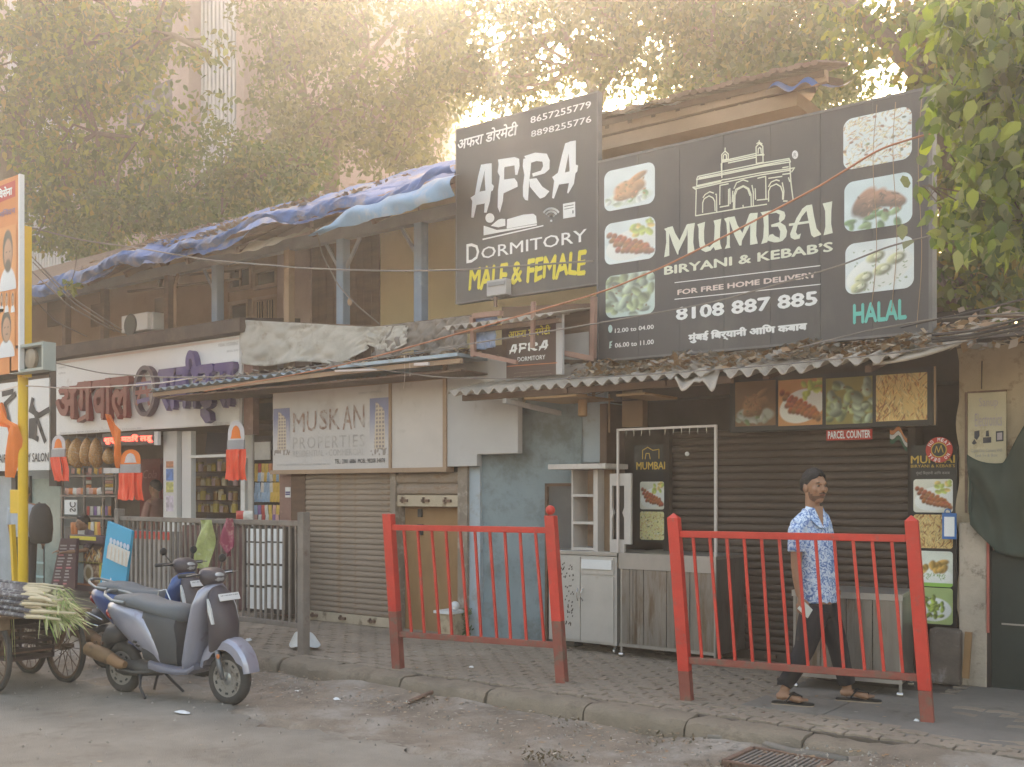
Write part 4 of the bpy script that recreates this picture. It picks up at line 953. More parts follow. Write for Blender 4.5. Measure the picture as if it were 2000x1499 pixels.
fpic(1647, 334, 1781, 206, 'rice', 6); fpic(1649, 455, 1782, 334, 'grill', 7, bgc=(.62, .74, .76)); fpic(1651, 577, 1785, 459, 'rolls', 8)
tr = tracer(1280, 380, 2000/360, y)
MU = [[[(95,375),(150,355),(150,500),(152,665),(95,683),(118,520),(115,400)], [(130,360),(188,345),(215,420),(262,500),(250,655),(238,652),(190,540)], [(235,655),(262,500),(340,330),(352,325),(340,440)], [(345,325),(430,310),(418,400),(412,520),(425,610),(350,645),(352,480)]],
 [[(455,325),(540,298),(528,400),(530,510),(545,560),(535,622),(500,605),(478,560),(470,470),(470,370)], [(500,600),(540,555),(590,570),(640,520),(640,560),(600,610),(545,628)], [(632,285),(715,265),(705,350),(700,480),(705,540),(722,590),(650,608),(632,570),(640,440),(645,340)]],
 [[(745,265),(800,245),(808,400),(808,560),(815,578),(752,592),(775,540),(778,400),(770,310)], [(790,250),(860,238),(890,330),(945,420),(935,555),(912,557),(860,450)], [(912,557),(945,420),(1020,215),(1040,205),(1030,330)], [(1030,205),(1112,200),(1098,330),(1095,450),(1112,535),(1028,550),(1030,400)]],
 [[(1140,195),(1225,180),(1228,300),(1230,440),(1215,520),(1148,540),(1170,470),(1178,340),(1170,240)], [(1215,180),(1340,168),(1400,190),(1412,230),(1400,270),(1350,310),(1340,270),(1350,220),(1310,200),(1225,215)], [(1255,330),(1350,300),(1410,340),(1430,400),(1420,460),(1380,505),(1330,520),(1350,470),(1355,400),(1330,350),(1260,355)], [(1210,500),(1240,440),(1275,430),(1300,455),(1345,470),(1335,520),(1290,522)]],
 [[(1590,160),(1640,120),(1700,110),(1720,230),(1750,370),(1800,430),(1795,440),(1720,468),(1690,440),(1670,330),(1640,180)], [(1595,155),(1650,130),(1640,180),(1590,240),(1545,330),(1525,410),(1545,440),(1580,425),(1565,480),(1510,492),(1470,470),(1462,430),(1485,370),(1530,260)], [(1450,318),(1700,282),(1702,308),(1450,345)]],
 [[(1815,100),(1920,75),(1910,180),(1908,320),(1925,420),(1825,445),(1845,350),(1842,180)]]]
for lt in MU: shapes(lt, tr, y, cream_p, BB)
ptext('BIRYANI & KEBAB’S', 1297, 538, 1627, 472, y, cream_p, BB, bold=.032)
tr7 = tracer(1150, 170, 1980/700, y)
strokes([[(475,1082),(1278,988)], [(475,1174),(1280,1091)]], tr7, y, .008, white_p, BB, 'rule')
ptext('FOR FREE HOME DELIVERY', 1323, 577, 1595, 531, y, pink_p, BB, bold=.035)
ptext('8108 887 885', 1320, 627, 1597, 568, y, white_p, BB, bold=.035)
ptext('मुंबई िबर्यानी आिण कबाब', 1344, 672, 1577, 626, y, white_p, BB, bold=.055)
ptext('HALAL', 1666, 634, 1771, 583, y, teal_p, BB, bold=.035)
ptext('12.00 to 04.00', 1201, 651, 1277, 634, y, white_p, BB, bold=.018); ptext('06.00 to 11.00', 1201, 680, 1277, 663, y, white_p, BB, bold=.018)
shapes([arc(119, 1337, 12, 22, a, a+120, 4)+[(119, 1337)] for a in (0, 120, 240)], tr7, y, tealw_p, BB, 'sun_emblem'); shapes([[(115,1408),(132,1404),(120,1420),(130,1426),(118,1436),(126,1440),(112,1446)]], tr7, y, tealw_p, BB, 'moon_emblem')
trg = tracer(1330, 270, 8.0, y)
G = [[(265,600),(620,525),(1280,390),(1690,320)], [(245,650),(620,580),(1300,440),(1705,375)], [(265,600),(245,650)], [(280,625),(1690,345)], [(1690,320),(1712,375),(1700,385),(1720,700),(1755,975)], [(250,655),(245,760)], [(185,770),(240,765),(620,680),(640,655),(720,645),(1240,545),(1700,480),(1775,465),(1730,530)],
 [(215,790),(250,790),(620,705),(1260,575),(1700,505)], [(190,775),(240,810),(230,1215)], [(260,745),(620,665)], [(230,1215),(620,1150),(1000,1085),(1340,1035)], [(1600,985),(1660,985)],
 [(640,620),(638,260),(690,205),(740,250),(740,330),(640,345)], [(690,205),(692,155)], [(660,340),(665,270),(690,250),(712,270),(712,330)], [(640,400),(640,380),(1180,270),(1290,250)], [(640,360),(1180,240)], [(740,390),(1180,300)], [(640,600),(630,400)],
 [(1180,390),(1175,140),(1225,85),(1280,130),(1285,380),(1180,400)], [(1225,85),(1222,40)], [(1205,240),(1210,165),(1230,150),(1250,165),(1255,235)], [(1175,270),(1300,265)], [(1185,90),(1225,65),(1270,95)],
 [(340,1165),(342,1010),(365,950),(440,905),(500,935),(530,990),(535,1135)], [(345,930),(380,880),(450,840),(510,860)], [(560,1150),(555,880),(540,880)], [(820,1115),(825,900),(860,800),(975,745),(1060,790),(1095,880),(1100,1070)], [(840,1110),(845,900),(880,810),(975,760),(1045,800),(1080,900)], [(830,790),(870,700),(975,655),(1050,680)], [(1130,1065),(1130,850),(1110,740)], [(800,1000),(810,830)],
 [(1370,990),(1370,830),(1400,760),(1490,718),(1560,760),(1590,850),(1590,960)], [(1370,760),(1410,690),(1490,655),(1540,670)], [(1600,960),(1610,830),(1585,700)], [(605,1040),(610,740),(740,715)], [(610,1080),(750,1055)], [(745,1040),(745,800)], [(770,1030),(765,790)], [(1330,950),(1325,600),(1200,630)], [(1190,970),(1350,955)], [(1165,960),(1160,790)], [(1370,630),(1580,600)], [(1590,465),(1680,450)], [(1590,570),(1700,555)], [(1680,620),(1700,680)], [(970,1050),(972,1085)]]
strokes(G, trg, y, .011, cream_p, BB, 'archway_emblem')
shapes([arc(1783, 260, 48, 68, 0, 345, 16)], trg, y, white_p, BB, 'mark_emblem'); ptext('R', 1550, 308, 1555.5, 298, y-.002, grey_p, BB, bold=.01)
for (a0, a1, c0, c1) in ((1750, 1745, 200, 610), (1712, 1705, 205, 600), (1800, 1793, 190, 640)):
    b = MB(); pts = [at(a0+(a1-a0)*s+5*math.sin(s*7+a0), c0+(c1-c0)*s, YS-.03-.02*math.sin(s*5)) for s in [i/14 for i in range(15)]]; b.tube(pts, .003, 4); obj('hanging_string', b, tan_m, BB)

# ------------------------------------------------------------------ upper house behind the boards
UH = thing('ochre_house', 'ochre walled upper storey with overhanging roof behind the big signboards', 'building', (3, 1.6, 3))
y = 1.6; xa, za = axz(1165, 330, y); xb, zb = axz(1528, 200, y)
rzz = at(1170, 238, .75)[2]; b = MB(); b.box(.4, xb, y, y+.2, 3.3, rzz+.2); b.box(xb-.2, xb, y+.2, 4, 3.3, rzz+.25); obj('wall', b, ochre_m, UH)
e0 = at(1170, 240, .75); e1 = at(1600, 176, .75)
b = MB(); b.add([(.6, .75, 6.05), (xb+.75, .75, 6.12), (xb+.85, 3.6, 7.4), (.6, 3.6, 7.3)], [(0, 1, 2, 3)])
for px, py in ((1170, 238),): zz = at(px, py, .75)[2]
rz0 = zz; rz1 = at(1560, 170, .75)[2]
xe0 = at(1170, 238, .75)[0]; xe1 = at(1610, 200, .75)[0]
b = MB(); b.add([(xe0-1, .75, rz0), (xe1, .75, (rz0+rz1)/2), (at(1580, 180, 4.2)[0], 4.2, rz0+1.0), (xe0-1, 4.2, rz0+1.2)], [(0, 1, 2, 3)]); obj('roof', b, brownwood, UH, thick=.06)
b = MB(); b.box(xe0-1, xe1, .8, .86, rz0-.14, rz0-.03); b.box(xe0-.9, xe1-.3, .82, 1.6, rz0-.30, rz0-.16); obj('eaves_board', b, tan_m, UH)
for k in range(12):
    xx = xe0-.8+(xe1-xe0+.8)*k/11.5; b = MB(); b.bar((xx, .8, rz0-.08), (xx, 1.6, rz0+.12), .05, .07); obj('rafter', b, brownwood, UH)
V = []
for k in range(40):
    xx = xe0-.6+(xe1-xe0+.6)*k/40; b = MB(); b.tube([(xx, .66+rnd.uniform(-.04, .04), rz0+.02), (xx+.01, 1.5, rz0+.26)], .045, 6, flat=.6); V.append(b)
mb = MB()
for b in V: mb.add(b.v, b.f)
obj('roof_tiles', mb, M('old_clay_tile', (.2, .14, .1), .9, var=.3), UH, kind='stuff')
t = thing('blue_roof_sheet', 'scrap of blue tarpaulin on the roof ridge above the biryani board', 'tarpaulin', (4, .9, rz0+.2))
b = MB(); p0 = at(1500, 178, .7); p1 = at(1592, 168, .7)
b.grid(16, 8, lambda s, q: (p0[0]+(p1[0]-p0[0])*s, .62+1.1*q, p0[2]+(p1[2]-p0[2])*s+.05*math.sin(s*9+q*4)+.35*q-(.05 if q < .05 else 0)+.04*math.sin(s*3.1))); obj('sheet', b, tarp_m, t, smooth=True)
t = thing('grey_roof_sheet', 'faded grey blue sheet on the roof just right of the dormitory board', 'roof sheet', (1.8, .7, rz0+.1))
b = MB(); p0 = at(1168, 228, .68); p1 = at(1330, 196, .68)
b.grid(20, 6, lambda s, q: (p0[0]+(p1[0]-p0[0])*s, .6+1.2*q, p0[2]-.02+(p1[2]-p0[2])*s+.03*math.sin(s*12+q*3)+.3*q)); obj('sheet', b, M('faded_blue_sheet', (.36, .38, .42), .6, dirt=((.35, .3, .25), .5, 3)), t, smooth=True)

# ------------------------------------------------------------------ biryani shop front
RS = thing('biryani_shop', 'dark open fronted biryani shop under the corrugated awning', 'building', (2.9, .1, .16))
xl = at(1182, 900, 0)[0]; xr = at(1868, 900, 0)[0]
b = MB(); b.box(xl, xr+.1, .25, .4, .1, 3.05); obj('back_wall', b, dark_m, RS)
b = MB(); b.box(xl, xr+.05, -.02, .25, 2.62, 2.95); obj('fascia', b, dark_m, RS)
b = MB(); b.box(xl, xl+.08, -.1, .25, .16, 2.6); obj('side_pier', b, M('brown_laminate', (.14, .08, .055), .5, var=.2), RS)
b = MB(); pbox(b, 1215, 835, 1255, 760, -.02, .1); obj('side_panel', b, M('tan_laminate', (.26, .16, .09), .6, var=.15), RS)
xq0 = at(1313, 1000, .05)[0]; xq1 = at(1778, 1000, .05)[0]
roller('roller_shutter', 'wide dark brown roller shutter closed behind the walking man', xq0, xq1, .165, 2.30, .06, slat_m, slat_m, .066, rail=.09, depth=.014)
for a_ in (xq0-.06, xq1): b = MB(); b.box(a_, a_+.06, -.02, .2, .16, 2.35); obj('shutter_guide', b, dark_m, RS)
# lit food panels over the shutter
FP = thing('food_photo_panel', 'dark framed row of four food pictures above the shutter', 'menu panel', (3.8, -.12, 2.4))
yp = -.12; 
b = MB(); X0, Z0 = axz(1425, 845, yp); X1, Z1 = axz(1822, 716, yp); b.box(X0, X1, yp, yp+.12, Z0, Z1); obj('backboard', b, black_m, FP)
for l, bt, r, tp, kd, sd, bgc in ((1520, 833, 1606, 738, 'kebab', 11, (.62, .3, .12)), (1613, 830, 1704, 734, 'green', 12, (.3, .26, .08)), (1711, 824, 1811, 727, 'noodle', 13, (.6, .4, .1)), (1436, 834, 1515, 742, 'chicken', 14, (.36, .19, .09))):
    o = fpic(l, bt, r, tp, kd, sd, FP, yp-.006, .001, 60, 1.0 if sd != 14 else .55, bgc)
PC = thing('parcel_counter_sign', 'small red sign with white PARCEL COUNTER letters above the man', 'sign', (4, -.13, 2.1))
b = MB(); pbox(b, 1614, 861, 1703, 838, yp-.03, .012); obj('plate', b, redw_p, PC); ptext('PARCEL COUNTER', 1617, 858, 1700, 840, yp-.034, white_p, PC, bold=.03)
for px, p0_, p1_ in ((1826, 830, 716), (1190, 845, 770)): b = MB(); b.bar(at(px, p0_, -.14), at(px, p1_, -.14), .014); obj('conduit', b, tan_m, RS)
t = thing('tricolour_bunting', 'small drooping saffron white and green paper flags right of the parcel counter sign', 'bunting', at(1760, 850, -.1))
for i, (m_, dy) in enumerate(((M('dim_saffron_paper', (.4, .14, .05), .7), 0), (M('dim_white_paper', (.42, .4, .38), .7), 9), (M('dark_green_paper', (.03, .08, .045), .7), 18))):
    b = MB(); b.grid(8, 2, lambda s, q: at(1738+34*s, 844+dy+13*(s-.3)*(s-.3)*3+5*math.sin(s*9)-8*q, -.14-.01*i)); obj('paper_strip', b, m_, t)
# menu columns
def column(label, l, r, tp, bt, y, pics, title_y, parent=None, partial=None):
    t = thing('menu_column', label, 'menu board', at((l+r)/2, bt, y)); X0, Z0 = axz(l, bt, y); X1, Z1 = axz(r, tp, y)
    b = MB(); b.box(X0, X1, y, y+.05, Z0, Z1); obj('board', b, black_m, t)
    for (a, c, d, e, kd, sd, bg_) in pics: fpic(a, c, d, e, kd, sd, t, y-.004, .08, 56, .95, bg_)
    return t
MR = column('tall black menu board with four food photos right of the dark shutter', 1779, 1869, 868, 1218, -.06,
    [(1784, 1001, 1861, 936, 'kebab', 21, (.72, .7, .6)), (1784, 1070, 1861, 1006, 'noodle', 22, (.7, .65, .2)), (1784, 1144, 1861, 1078, 'fried', 23, (.75, .78, .68)), (1784, 1216, 1861, 1150, 'salad', 24, (.4, .5, .2))], 0)
ptext('MUMBAI', 1779, 906, 1865, 889, -.064, gold_p, MR, bold=.02); ptext('BIRYANI & KEBAB’S', 1779, 914, 1865, 907, -.064, gold_p, MR); ptext('मुंबई िबर्यानी आिण कबाब', 1789, 929, 1855, 920, -.064, grey_p, MR)
ML = column('black menu board with two food photos left of the dark shutter, behind the hook frame', 1238, 1302, 868, 1058, -.02,
    [(1250, 995, 1297, 941, 'kebab', 31, (.72, .7, .6)), (1250, 1054, 1297, 1000, 'rice', 32, (.7, .65, .3))], 0)
ptext('MUMBAI', 1243, 918, 1299, 902, -.024, gold_p, ML, bold=.02); strokes([[(1255,897),(1255,880),(1265,874),(1275,880),(1287,878),(1287,896)], [(1260,897),(1262,886),(1268,886),(1270,897)]], lambda p: [axz(a, c, -.024) for a, c in p], -.024, .008, gold_p, ML, 'archway_emblem')
strokes([[(1810,884),(1810,874),(1822,870),(1834,872),(1834,884)]], lambda p: [axz(a, c, -.064) for a, c in p], -.064, .008, gold_p, MR, 'archway_emblem')
ND = thing('round_red_badge', 'oval red and black hanging badge reading no meat no deal above the right menu board', 'badge', at(1834, 878, -.12))
c = at(1834, 879, -.12); b = MB(); b.tube([(c[0], -.12, c[2]), (c[0], -.105, c[2])], [.105, .105], 28); 
obj('disc', b, redw_p, ND); b = MB(); b.tube([(c[0], -.125, c[2]), (c[0], -.121, c[2])], [.062, .062], 24); obj('inner_ring', b, gold_p, ND)
b = MB(); b.tube([(c[0], -.128, c[2]), (c[0], -.1255, c[2])], [.054, .054], 24); obj('inner_disc', b, black_m, ND)
def around(s_, cx, cz, r, a0, a1, size, y, m, parent):
    n = len(s_)
    for i, ch in enumerate(s_):
        if ch == ' ': continue
        a = R(a0+(a1-a0)*i/max(1, n-1)); X = cx+r*math.cos(a); Z = cz+r*math.sin(a)
        o = text(ch, -size*.35, size*.35, -size/2, size/2, 0, m, None, bold=.02); o.parent = parent; off = wloc(parent)
        o.location = (X-off.x, y-off.y, Z-off.z); o.rotation_euler = (0, -(a-math.pi/2), 0)
around('NO MEAT', c[0], c[2], .084, 150, 30, .030, -.124, white_p, ND); around('NO DEAL', c[0], c[2], .084, -30, -150, .028, -.124, white_p, ND)
strokes([[(1826,885),(1829,872),(1833,884),(1838,870),(1842,884)]], lambda p: [axz(a, q, -.13) for a, q in p], -.13, .006, gold_p, ND, 'lettering')
t = thing('small_white_bulb', 'small white bulb in the dark above the left end of the shutter', 'bulb', at(1342, 887, -.05)); b = MB(); b.ball(at(1342, 887, -.05), .022, 10, 8); obj('glass', b, white_p, t, smooth=True)
t = thing('payment_card', 'blue framed white payment card hanging right of the red fence post', 'card', at(1853, 1028, -.16))
b = MB(); pbox(b, 1840, 1053, 1868, 1003, -.16, .01); obj('card', b, M('blue_card', (.04, .15, .4), .5), t); b = MB(); pbox(b, 1844, 1048, 1864, 1010, -.164, .003); obj('paper', b, white_p, t)
b = MB(); b.torus(at(1851, 1000, -.15), .022, .005, (0, 1, 0)); obj('hanger', b, M('blue_card', (.04, .15, .4), .5), t)

# ------------------------------------------------------------------ steel counters
def counter(label, px0, px1, pyb0, top_py, rz, depth, feet_px, panels, seed, band=None):
    """sheet steel serving counter; rz is the turn of its front against the shop line"""
    x0, y0, _ = on(px0, pyb0, .16); h = EYE-(top_py-HY)/FPX*math.hypot(0, ((x0-CX)*-ST+(y0-CY)*CT))-.16
    t = thing('steel_counter', label, 'counter', (x0, y0, .16), rz); 
    # length found where the sight line of px1 meets the turned front
    c_, s_ = math.cos(rz), math.sin(rz); L_ = 1.0
    for _k in range(40):
        X, Y = x0+c_*L_-CX, y0+s_*L_-CY; p = 1000+FPX*(X*CT+Y*ST)/(-X*ST+Y*CT); L_ += (px1-p)/260*.5
    zb = .10; tb = h
    b = MB(); b.box(0, L_, 0, depth, tb-.03, tb); obj('top', b, steel_m, t, bev=.004)
    bh = band or .06
    b = MB(); b.box(-.005, L_+.005, -.008, .0, tb-bh, tb-.001); obj('front_band', b, steel_m, t)
    n = panels; W_ = (L_-.04)/n; r = random.Random(seed)
    for i in range(n):
        b = MB(); a = .02+W_*i; b.box(a+.004, a+W_-.004, .004, .018, zb+.03, tb-bh-.004)
        k = a+.02
        if i % 2 == 0:
            for q in (.35, .5, .65): b.box(a+W_*q-.004, a+W_*q+.004, -.002, .004, zb+.03, tb-bh-.004)
        obj('front_panel', b, steeld_m, t)
    b = MB(); b.box(L_-.02, L_, .02, depth-.02, zb, tb-.03); obj('side_panel', b, steeld_m, t); b = MB(); b.box(0, .02, .02, depth-.02, zb, tb-.03); obj('side_panel', b, steeld_m, t)
    b = MB(); b.box(0, L_, -.004, .02, zb, zb+.028); obj('bottom_rail', b, steel_m, t)
    for (a, d) in ((.015, .015), (L_-.015, .015), (.015, depth-.015), (L_-.015, depth-.015)):
        b = MB(); b.cyl((a, d, tb/2+.01), .013, tb-.02, 10); lg = obj('leg', b, steel_m, t, smooth='auto'); b = MB(); b.cyl((a, d, .02), .022, .045, 10, 'x'); obj('foot', b, steelp_m, lg, smooth='auto')
    return t, L_, h
c1, L1, h1 = counter('long low steel counter under the hook frame left of the second red fence', 1210, 1398, 1283, 1080, 1e-5, .75, 0, 4, 1, .15)
c2, L2, h2 = counter('steel counter with ribbed front panels behind the walking man', 1548, 1762, 1344, 1152, R(8), .55, 0, 4, 2, .05)
# hook frame standing on the left counter
HF = thing('hook_frame', 'thin white steel frame with a row of small hooks standing on the left counter', 'rack', tuple(c1.location)); yy = c1.location.y
xf0, zf = axz(1207, 840, yy); xf1, zf1 = axz(1398, 833, yy)
b = MB(); b.bar((xf0, yy, .16+h1), (xf0, yy, zf), .02); b.bar((xf1, yy, .16+h1), (xf1, yy, zf), .022); b.bar((xf0-.01, yy, zf), (xf1+.011, yy, zf), .02); obj('tube_frame', b, M('white_painted_tube', (.55, .48, .44), .5), HF)
for px in (1223, 1238, 1253, 1269, 1299, 1315, 1331, 1347, 1363, 1380):
    X = at(px, 840, yy)[0]; b = MB(); b.tube([(X, yy, zf-.01), (X, yy, zf-.05), (X+.005, yy-.008, zf-.065), (X+.004, yy-.016, zf-.058)], .0028, 5); obj('hook', b, steelp_m, HF)
# cabinet
CB = thing('steel_cabinet', 'white steel two door cabinet with perforated left door beside the red fence post', 'cabinet', (1.2, -.5, .16)); cy = -.5
x0, zb = axz(1072, 1252, cy); x1, zt = axz(1205, 1079, cy); zb = .16+.09; cabm = M('worn_white_steel', (.5, .47, .44), .45, .45, var=.1, dirt=((.34, .28, .22), .3, 3))
b = MB(); b.box(x0, x1, cy, cy+.5, zb, zt-.045); obj('carcass', b, cabm, CB); b = MB(); b.box(x0-.01, x1+.01, cy-.015, cy+.52, zt-.04, zt); obj('top', b, steel_m, CB, bev=.004)
xm = axz(1135, 1100, cy)[0]
b = MB(); b.box(x0+.02, xm-.006, cy-.014, cy-.001, zb+.02, zt-.06); d1 = obj('door', b, cabm, CB)
r = random.Random(4); b = MB()
for k in range(60):
    a = xm-.08-abs(r.gauss(.05, .07)); q = r.uniform(zb+.15, zt-.12)
    b.obox((a, cy-.0155, q), (.006*r.uniform(.7, 1.2), 0, .003), (0, .001, 0), (.0, 0, .007))
obj('perforation', b, dark_m, d1)
zd = zt-.06-.17
b = MB(); b.box(xm+.004, x1-.03, cy-.014, cy-.001, zb+.02, zd-.01); d2 = obj('door', b, cabm, CB); b = MB(); b.box(xm+.004, x1-.03, cy-.014, cy-.001, zd+.01, zt-.06); dr = obj('drawer', b, cabm, CB)
b = MB(); b.box(xm+.02, x1-.045, cy-.03, cy-.016, zd+.06, zt-.08); obj('drawer_lip', b, board_w, dr)
for s_, d_ in ((-.03, d1), (.03, d2)):
    b = MB(); zc = (zb+zt)/2+.02; b.tube([(xm+s_, cy-.016, zc-.06), (xm+s_*.7, cy-.045, zc-.02), (xm+s_*.7, cy-.045, zc+.02), (xm+s_, cy-.016, zc+.06)], .005, 6); obj('handle', b, steelp_m, d_)
for a in (x0+.05, x1-.05):
    b = MB(); b.cyl((a, cy+.05, .16+.03), .03, .018, 12, 'x'); b.bar((a, cy+.05, .19), (a, cy+.05, zb), .02); obj('caster', b, steelp_m, CB)
b = MB(); b.bar((x1, cy+.1, zd+.02), (x1+.07, cy+.1, zd+.02), .015); obj('side_hook', b, steelp_m, CB)
# shelf unit on the cabinet
SU = thing('white_shelf_unit', 'open white shelf unit with three compartments standing on the steel cabinet', 'shelf', (1.2, cy, zt)); ysu = cy+.02
x0, _ = axz(1116, 1075, ysu); x1, _ = axz(1160, 1075, ysu); zt2 = axz(1140, 918, ysu)[1]; wsh = M('grimy_white_wood', (.5, .45, .41), .7, var=.1, dirt=((.3, .22, .16), .25, 4))
b = MB(); b.box(x0, x0+.02, ysu, ysu+.28, zt, zt2); b.box(x1-.0, x1+.05, ysu-.01, ysu+.28, zt, zt2); obj('side', b, wsh, SU)
b = MB(); b.box(x0, x1, ysu+.26, ysu+.28, zt, zt2); obj('back', b, M('stained_back_board', (.34, .22, .15), .8, dirt=((.15, .09, .06), .3, 3)), SU)
for f_ in (.0, .32, .66):
    b = MB(); z_ = zt+.005+(zt2-zt)*f_; b.box(x0+.02, x1, ysu, ysu+.26, z_, z_+.025); obj('shelf_board', b, wsh, SU)
t = thing('top_board', 'long pale board lying across the top of the shelf unit', 'board', (1.2, cy, zt2)); X0, Z0 = axz(1070, 918, cy-.12); X1, Z1 = axz(1182, 904, cy-.12)
b = MB(); b.box(X0, X1, cy-.12, cy+.3, zt2+.005, zt2+.055); obj('board', b, wsh, t, bev=.004)
b = MB(); x2 = at(1190, 1000, ysu+.05)[0]; b.box(x1+.055, x2, ysu+.1, ysu+.16, zt, zt2); obj('side_board', b, M('tan_laminate', (.26, .16, .09)), SU)
CP = thing('cutout_board', 'tall pale board with an hourglass shaped dark cut-out beside the shelf unit', 'board', (1.7, cy, zt)); yc = cy-.02
xa, za = axz(1191, 1074, yc); xb, zb2 = axz(1232, 925, yc)
b = MB(); 
xi0, zi0 = axz(1195, 1054, yc); xi1, zi1 = axz(1219, 949, yc)
b.box(xa, xi0, yc, yc+.03, zt, zb2); b.box(xi1, xb, yc, yc+.03, zt+.08, zb2); b.box(xi0, xi1, yc, yc+.03, zt, zi0); b.box(xi0, xi1, yc, yc+.03, zi1, zb2)
zmid = (zi0+zi1)/2
b.prism([(xi0, zmid-.05), (xi0+.02, zmid), (xi0, zmid+.05)], yc, yc+.03); b.prism([(xi1, zmid+.05), (xi1-.02, zmid), (xi1, zmid-.05)], yc, yc+.03); obj('board', b, wsh, CP)
b = MB(); b.box(xi0, xi1, yc+.04, yc+.05, zi0, zi1); obj('backing', b, dark_m, CP)

# ------------------------------------------------------------------ right hand wall, door and what hangs there
CW = thing('cream_house', 'stained cream plastered house end at the right with a green door', 'building', (5.2, 0, .16))
xw0 = at(1872, 900, -.06)[0]
b = MB()
def cwf(s, q): 
    x = xw0+2.6*s; z = .14+2.75*q; return (x-.02*math.sin(z*9)*(s < .02), -.06+.01*math.sin(x*5+z*4)+.006*math.sin(z*17+x*9), z)
b.grid(40, 44, cwf); obj('wall', b, cream_m, CW, smooth=True); b = MB(); b.box(xw0, xw0+2.6, -.04, 3, .14, 2.88); obj('wall_core', b, cream_m, CW)
b = MB(); b.tube([at(1918, 705, -.075), at(1917, 760, -.075)], .004, 4); obj('crack', b, dark_m, CW)
b = MB(); pbox(b, 1873, 1325, 1929, 1222, -.10, .03); obj('lower_dirt_band', b, M('mossy_stain', (.12, .1, .08), .95, var=.3, dirt=((.3, .25, .18), .35, 6), bump=.6), CW)
b = MB(); X0, Z0 = axz(1873, 1222, -.14); X1, Z1 = axz(1927, 1022, -.14)
b.prism([(X0, .16), (X1, .16), (X1, Z1-.06), (X1-.05, Z1), (X0, Z1)], -.14, -.07); obj('buttress', b, M('patched_plaster', (.42, .35, .28), .9, var=.2, dirt=((.14, .11, .08), .4, 7), bump=.6), CW, bev=.01)
b = MB(); b.box(X1+.002, X1+.02, -.15, -.07, .6, Z1-.04); obj('red_painted_edge', b, M('faded_red', (.42, .12, .09), .8, var=.2), CW)
GD = thing('green_door', 'very dark green panelled door at the right edge', 'door', (5.4, -.1, .16)); X0, _ = axz(1937, 1300, -.10); ZD = axz(1950, 1076, -.1)[1]
b = MB(); b.box(X0, X0+1.0, -.11, -.065, .165, ZD); obj('leaf', b, M('dark_green_paint', (.022, .032, .027), .6, var=.2), GD)
for i in range(4):
    b = MB(); b.box(X0+.07+.22*i, X0+.25+.22*i, -.125, -.112, .22, ZD-.05); obj('panel', b, M('dark_green_paint', (.022, .032, .027)), GD)
b = MB(); z_ = axz(1960, 1219, -.13)[1]; b.bar((X0+.08, -.132, z_), (X0+.9, -.132, z_), .012); obj('latch_bar', b, steel_m, GD)
b = MB(); b.box(X0-.07, X0, -.13, -.06, .16, ZD+.12); obj('jamb', b, dark_m, GD)
ES = thing('electronics_sign', 'faded pale electronics shop sign with three camera pictures on the cream wall', 'sign', at(1930, 820, -.1)); ye = -.10
X0, Z0 = axz(1890, 893, ye); X1, Z1 = axz(1965, 765, ye)
b = MB(); b.box(X0, X1, ye, ye+.02, Z0-.45, Z1); obj('board', b, M('yellowed_white_board', (.5, .44, .30), .7, var=.08, dirt=((.36, .28, .17), .35, 4)), ES)
b = MB(); b.box(X0-.02, X0, ye-.01, ye+.03, Z0-.45, Z1+.01); b.box(X0, X1, ye-.008, ye+.03, Z1, Z1+.015); obj('frame', b, rust_m, ES)
lil = M('faded_lilac_print', (.4, .34, .36), .7)
ptext('Sanup', 1912, 800, 1949, 776, ye-.004, lil, ES, bold=.0); ptext('Electronics', 1904, 834, 1957, 806, ye-.004, lil, ES); ptext('Cable Disc Camera Wifi', 1897, 884, 1957, 876, ye-.004, grey_p, ES); ptext('Led Tv & Box', 1905, 893, 1948, 886, ye-.004, grey_p, ES)
kk = M('dark_icon_print', (.05, .05, .06)); T1 = lambda p: [axz(a, c, ye-.004) for a, c in p]
shapes([[(1903,856),(1903,843),(1913,841),(1913,852),(1908,860)], [(1898,866),(1903,858),(1908,866),(1902,869)]], T1, ye-.004, kk, ES, 'camera_emblem')
shapes([[(1920,866),(1920,855),(1936,854),(1936,865)], [(1925,853),(1926,842),(1931,841),(1932,853)]], T1, ye-.004, kk, ES, 'camera_emblem')
shapes([[(1945,863),(1945,843),(1960,842),(1960,862)]], T1, ye-.004, kk, ES, 'screen_emblem'); shapes([[(1947.5,860),(1947.5,846),(1957.5,845),(1957.5,859)]], T1, ye-.006, lil, ES, 'screen_emblem')
hc = at(1900, 880, -.16)
t = thing('green_cloth', 'large dark green cloth draped from the wall over the green door', 'cloth', at(1950, 950, -.2)); b = MB()
def gc(s, q):
    px = 1888+150*s; top = 888+38*math.sin(min(1, s*1.25)*2.2)*(1-s)-120*max(0, s-.45)*1.6-8*s; bot = 1015+55*min(1, s*2.5)+25*s; py = bot+(top-bot)*q
    p = at(px+ (8*(1-q) if s < .05 else 0), py, -.2); return (p[0], -.2-.05*math.sin(s*13+q*5)*(.4+.6*s)-.03*math.sin(q*9+s*4), p[2])
b.grid(50, 30, gc); obj('cloth', b, M('dark_green_cloth', (.05, .065, .052), .9, var=.15), t, smooth=True, thick=.006)
t = thing('stone_slab', 'grimy upright stone block and a wood plank at the foot of the menu board', 'stone block', at(1850, 1300, -.2)); b = MB(); X0, _ = axz(1814, 1330, -.2); X1, Z1 = axz(1876, 1232, -.2)
b.box(X0, X1, -.2, -.05, .16, Z1); obj('block', b, M('grimy_stone', (.15, .12, .1), .9, var=.3, vs=5, dirt=((.36, .33, .32), .35, 4), bump=.6), t, bev=.02)
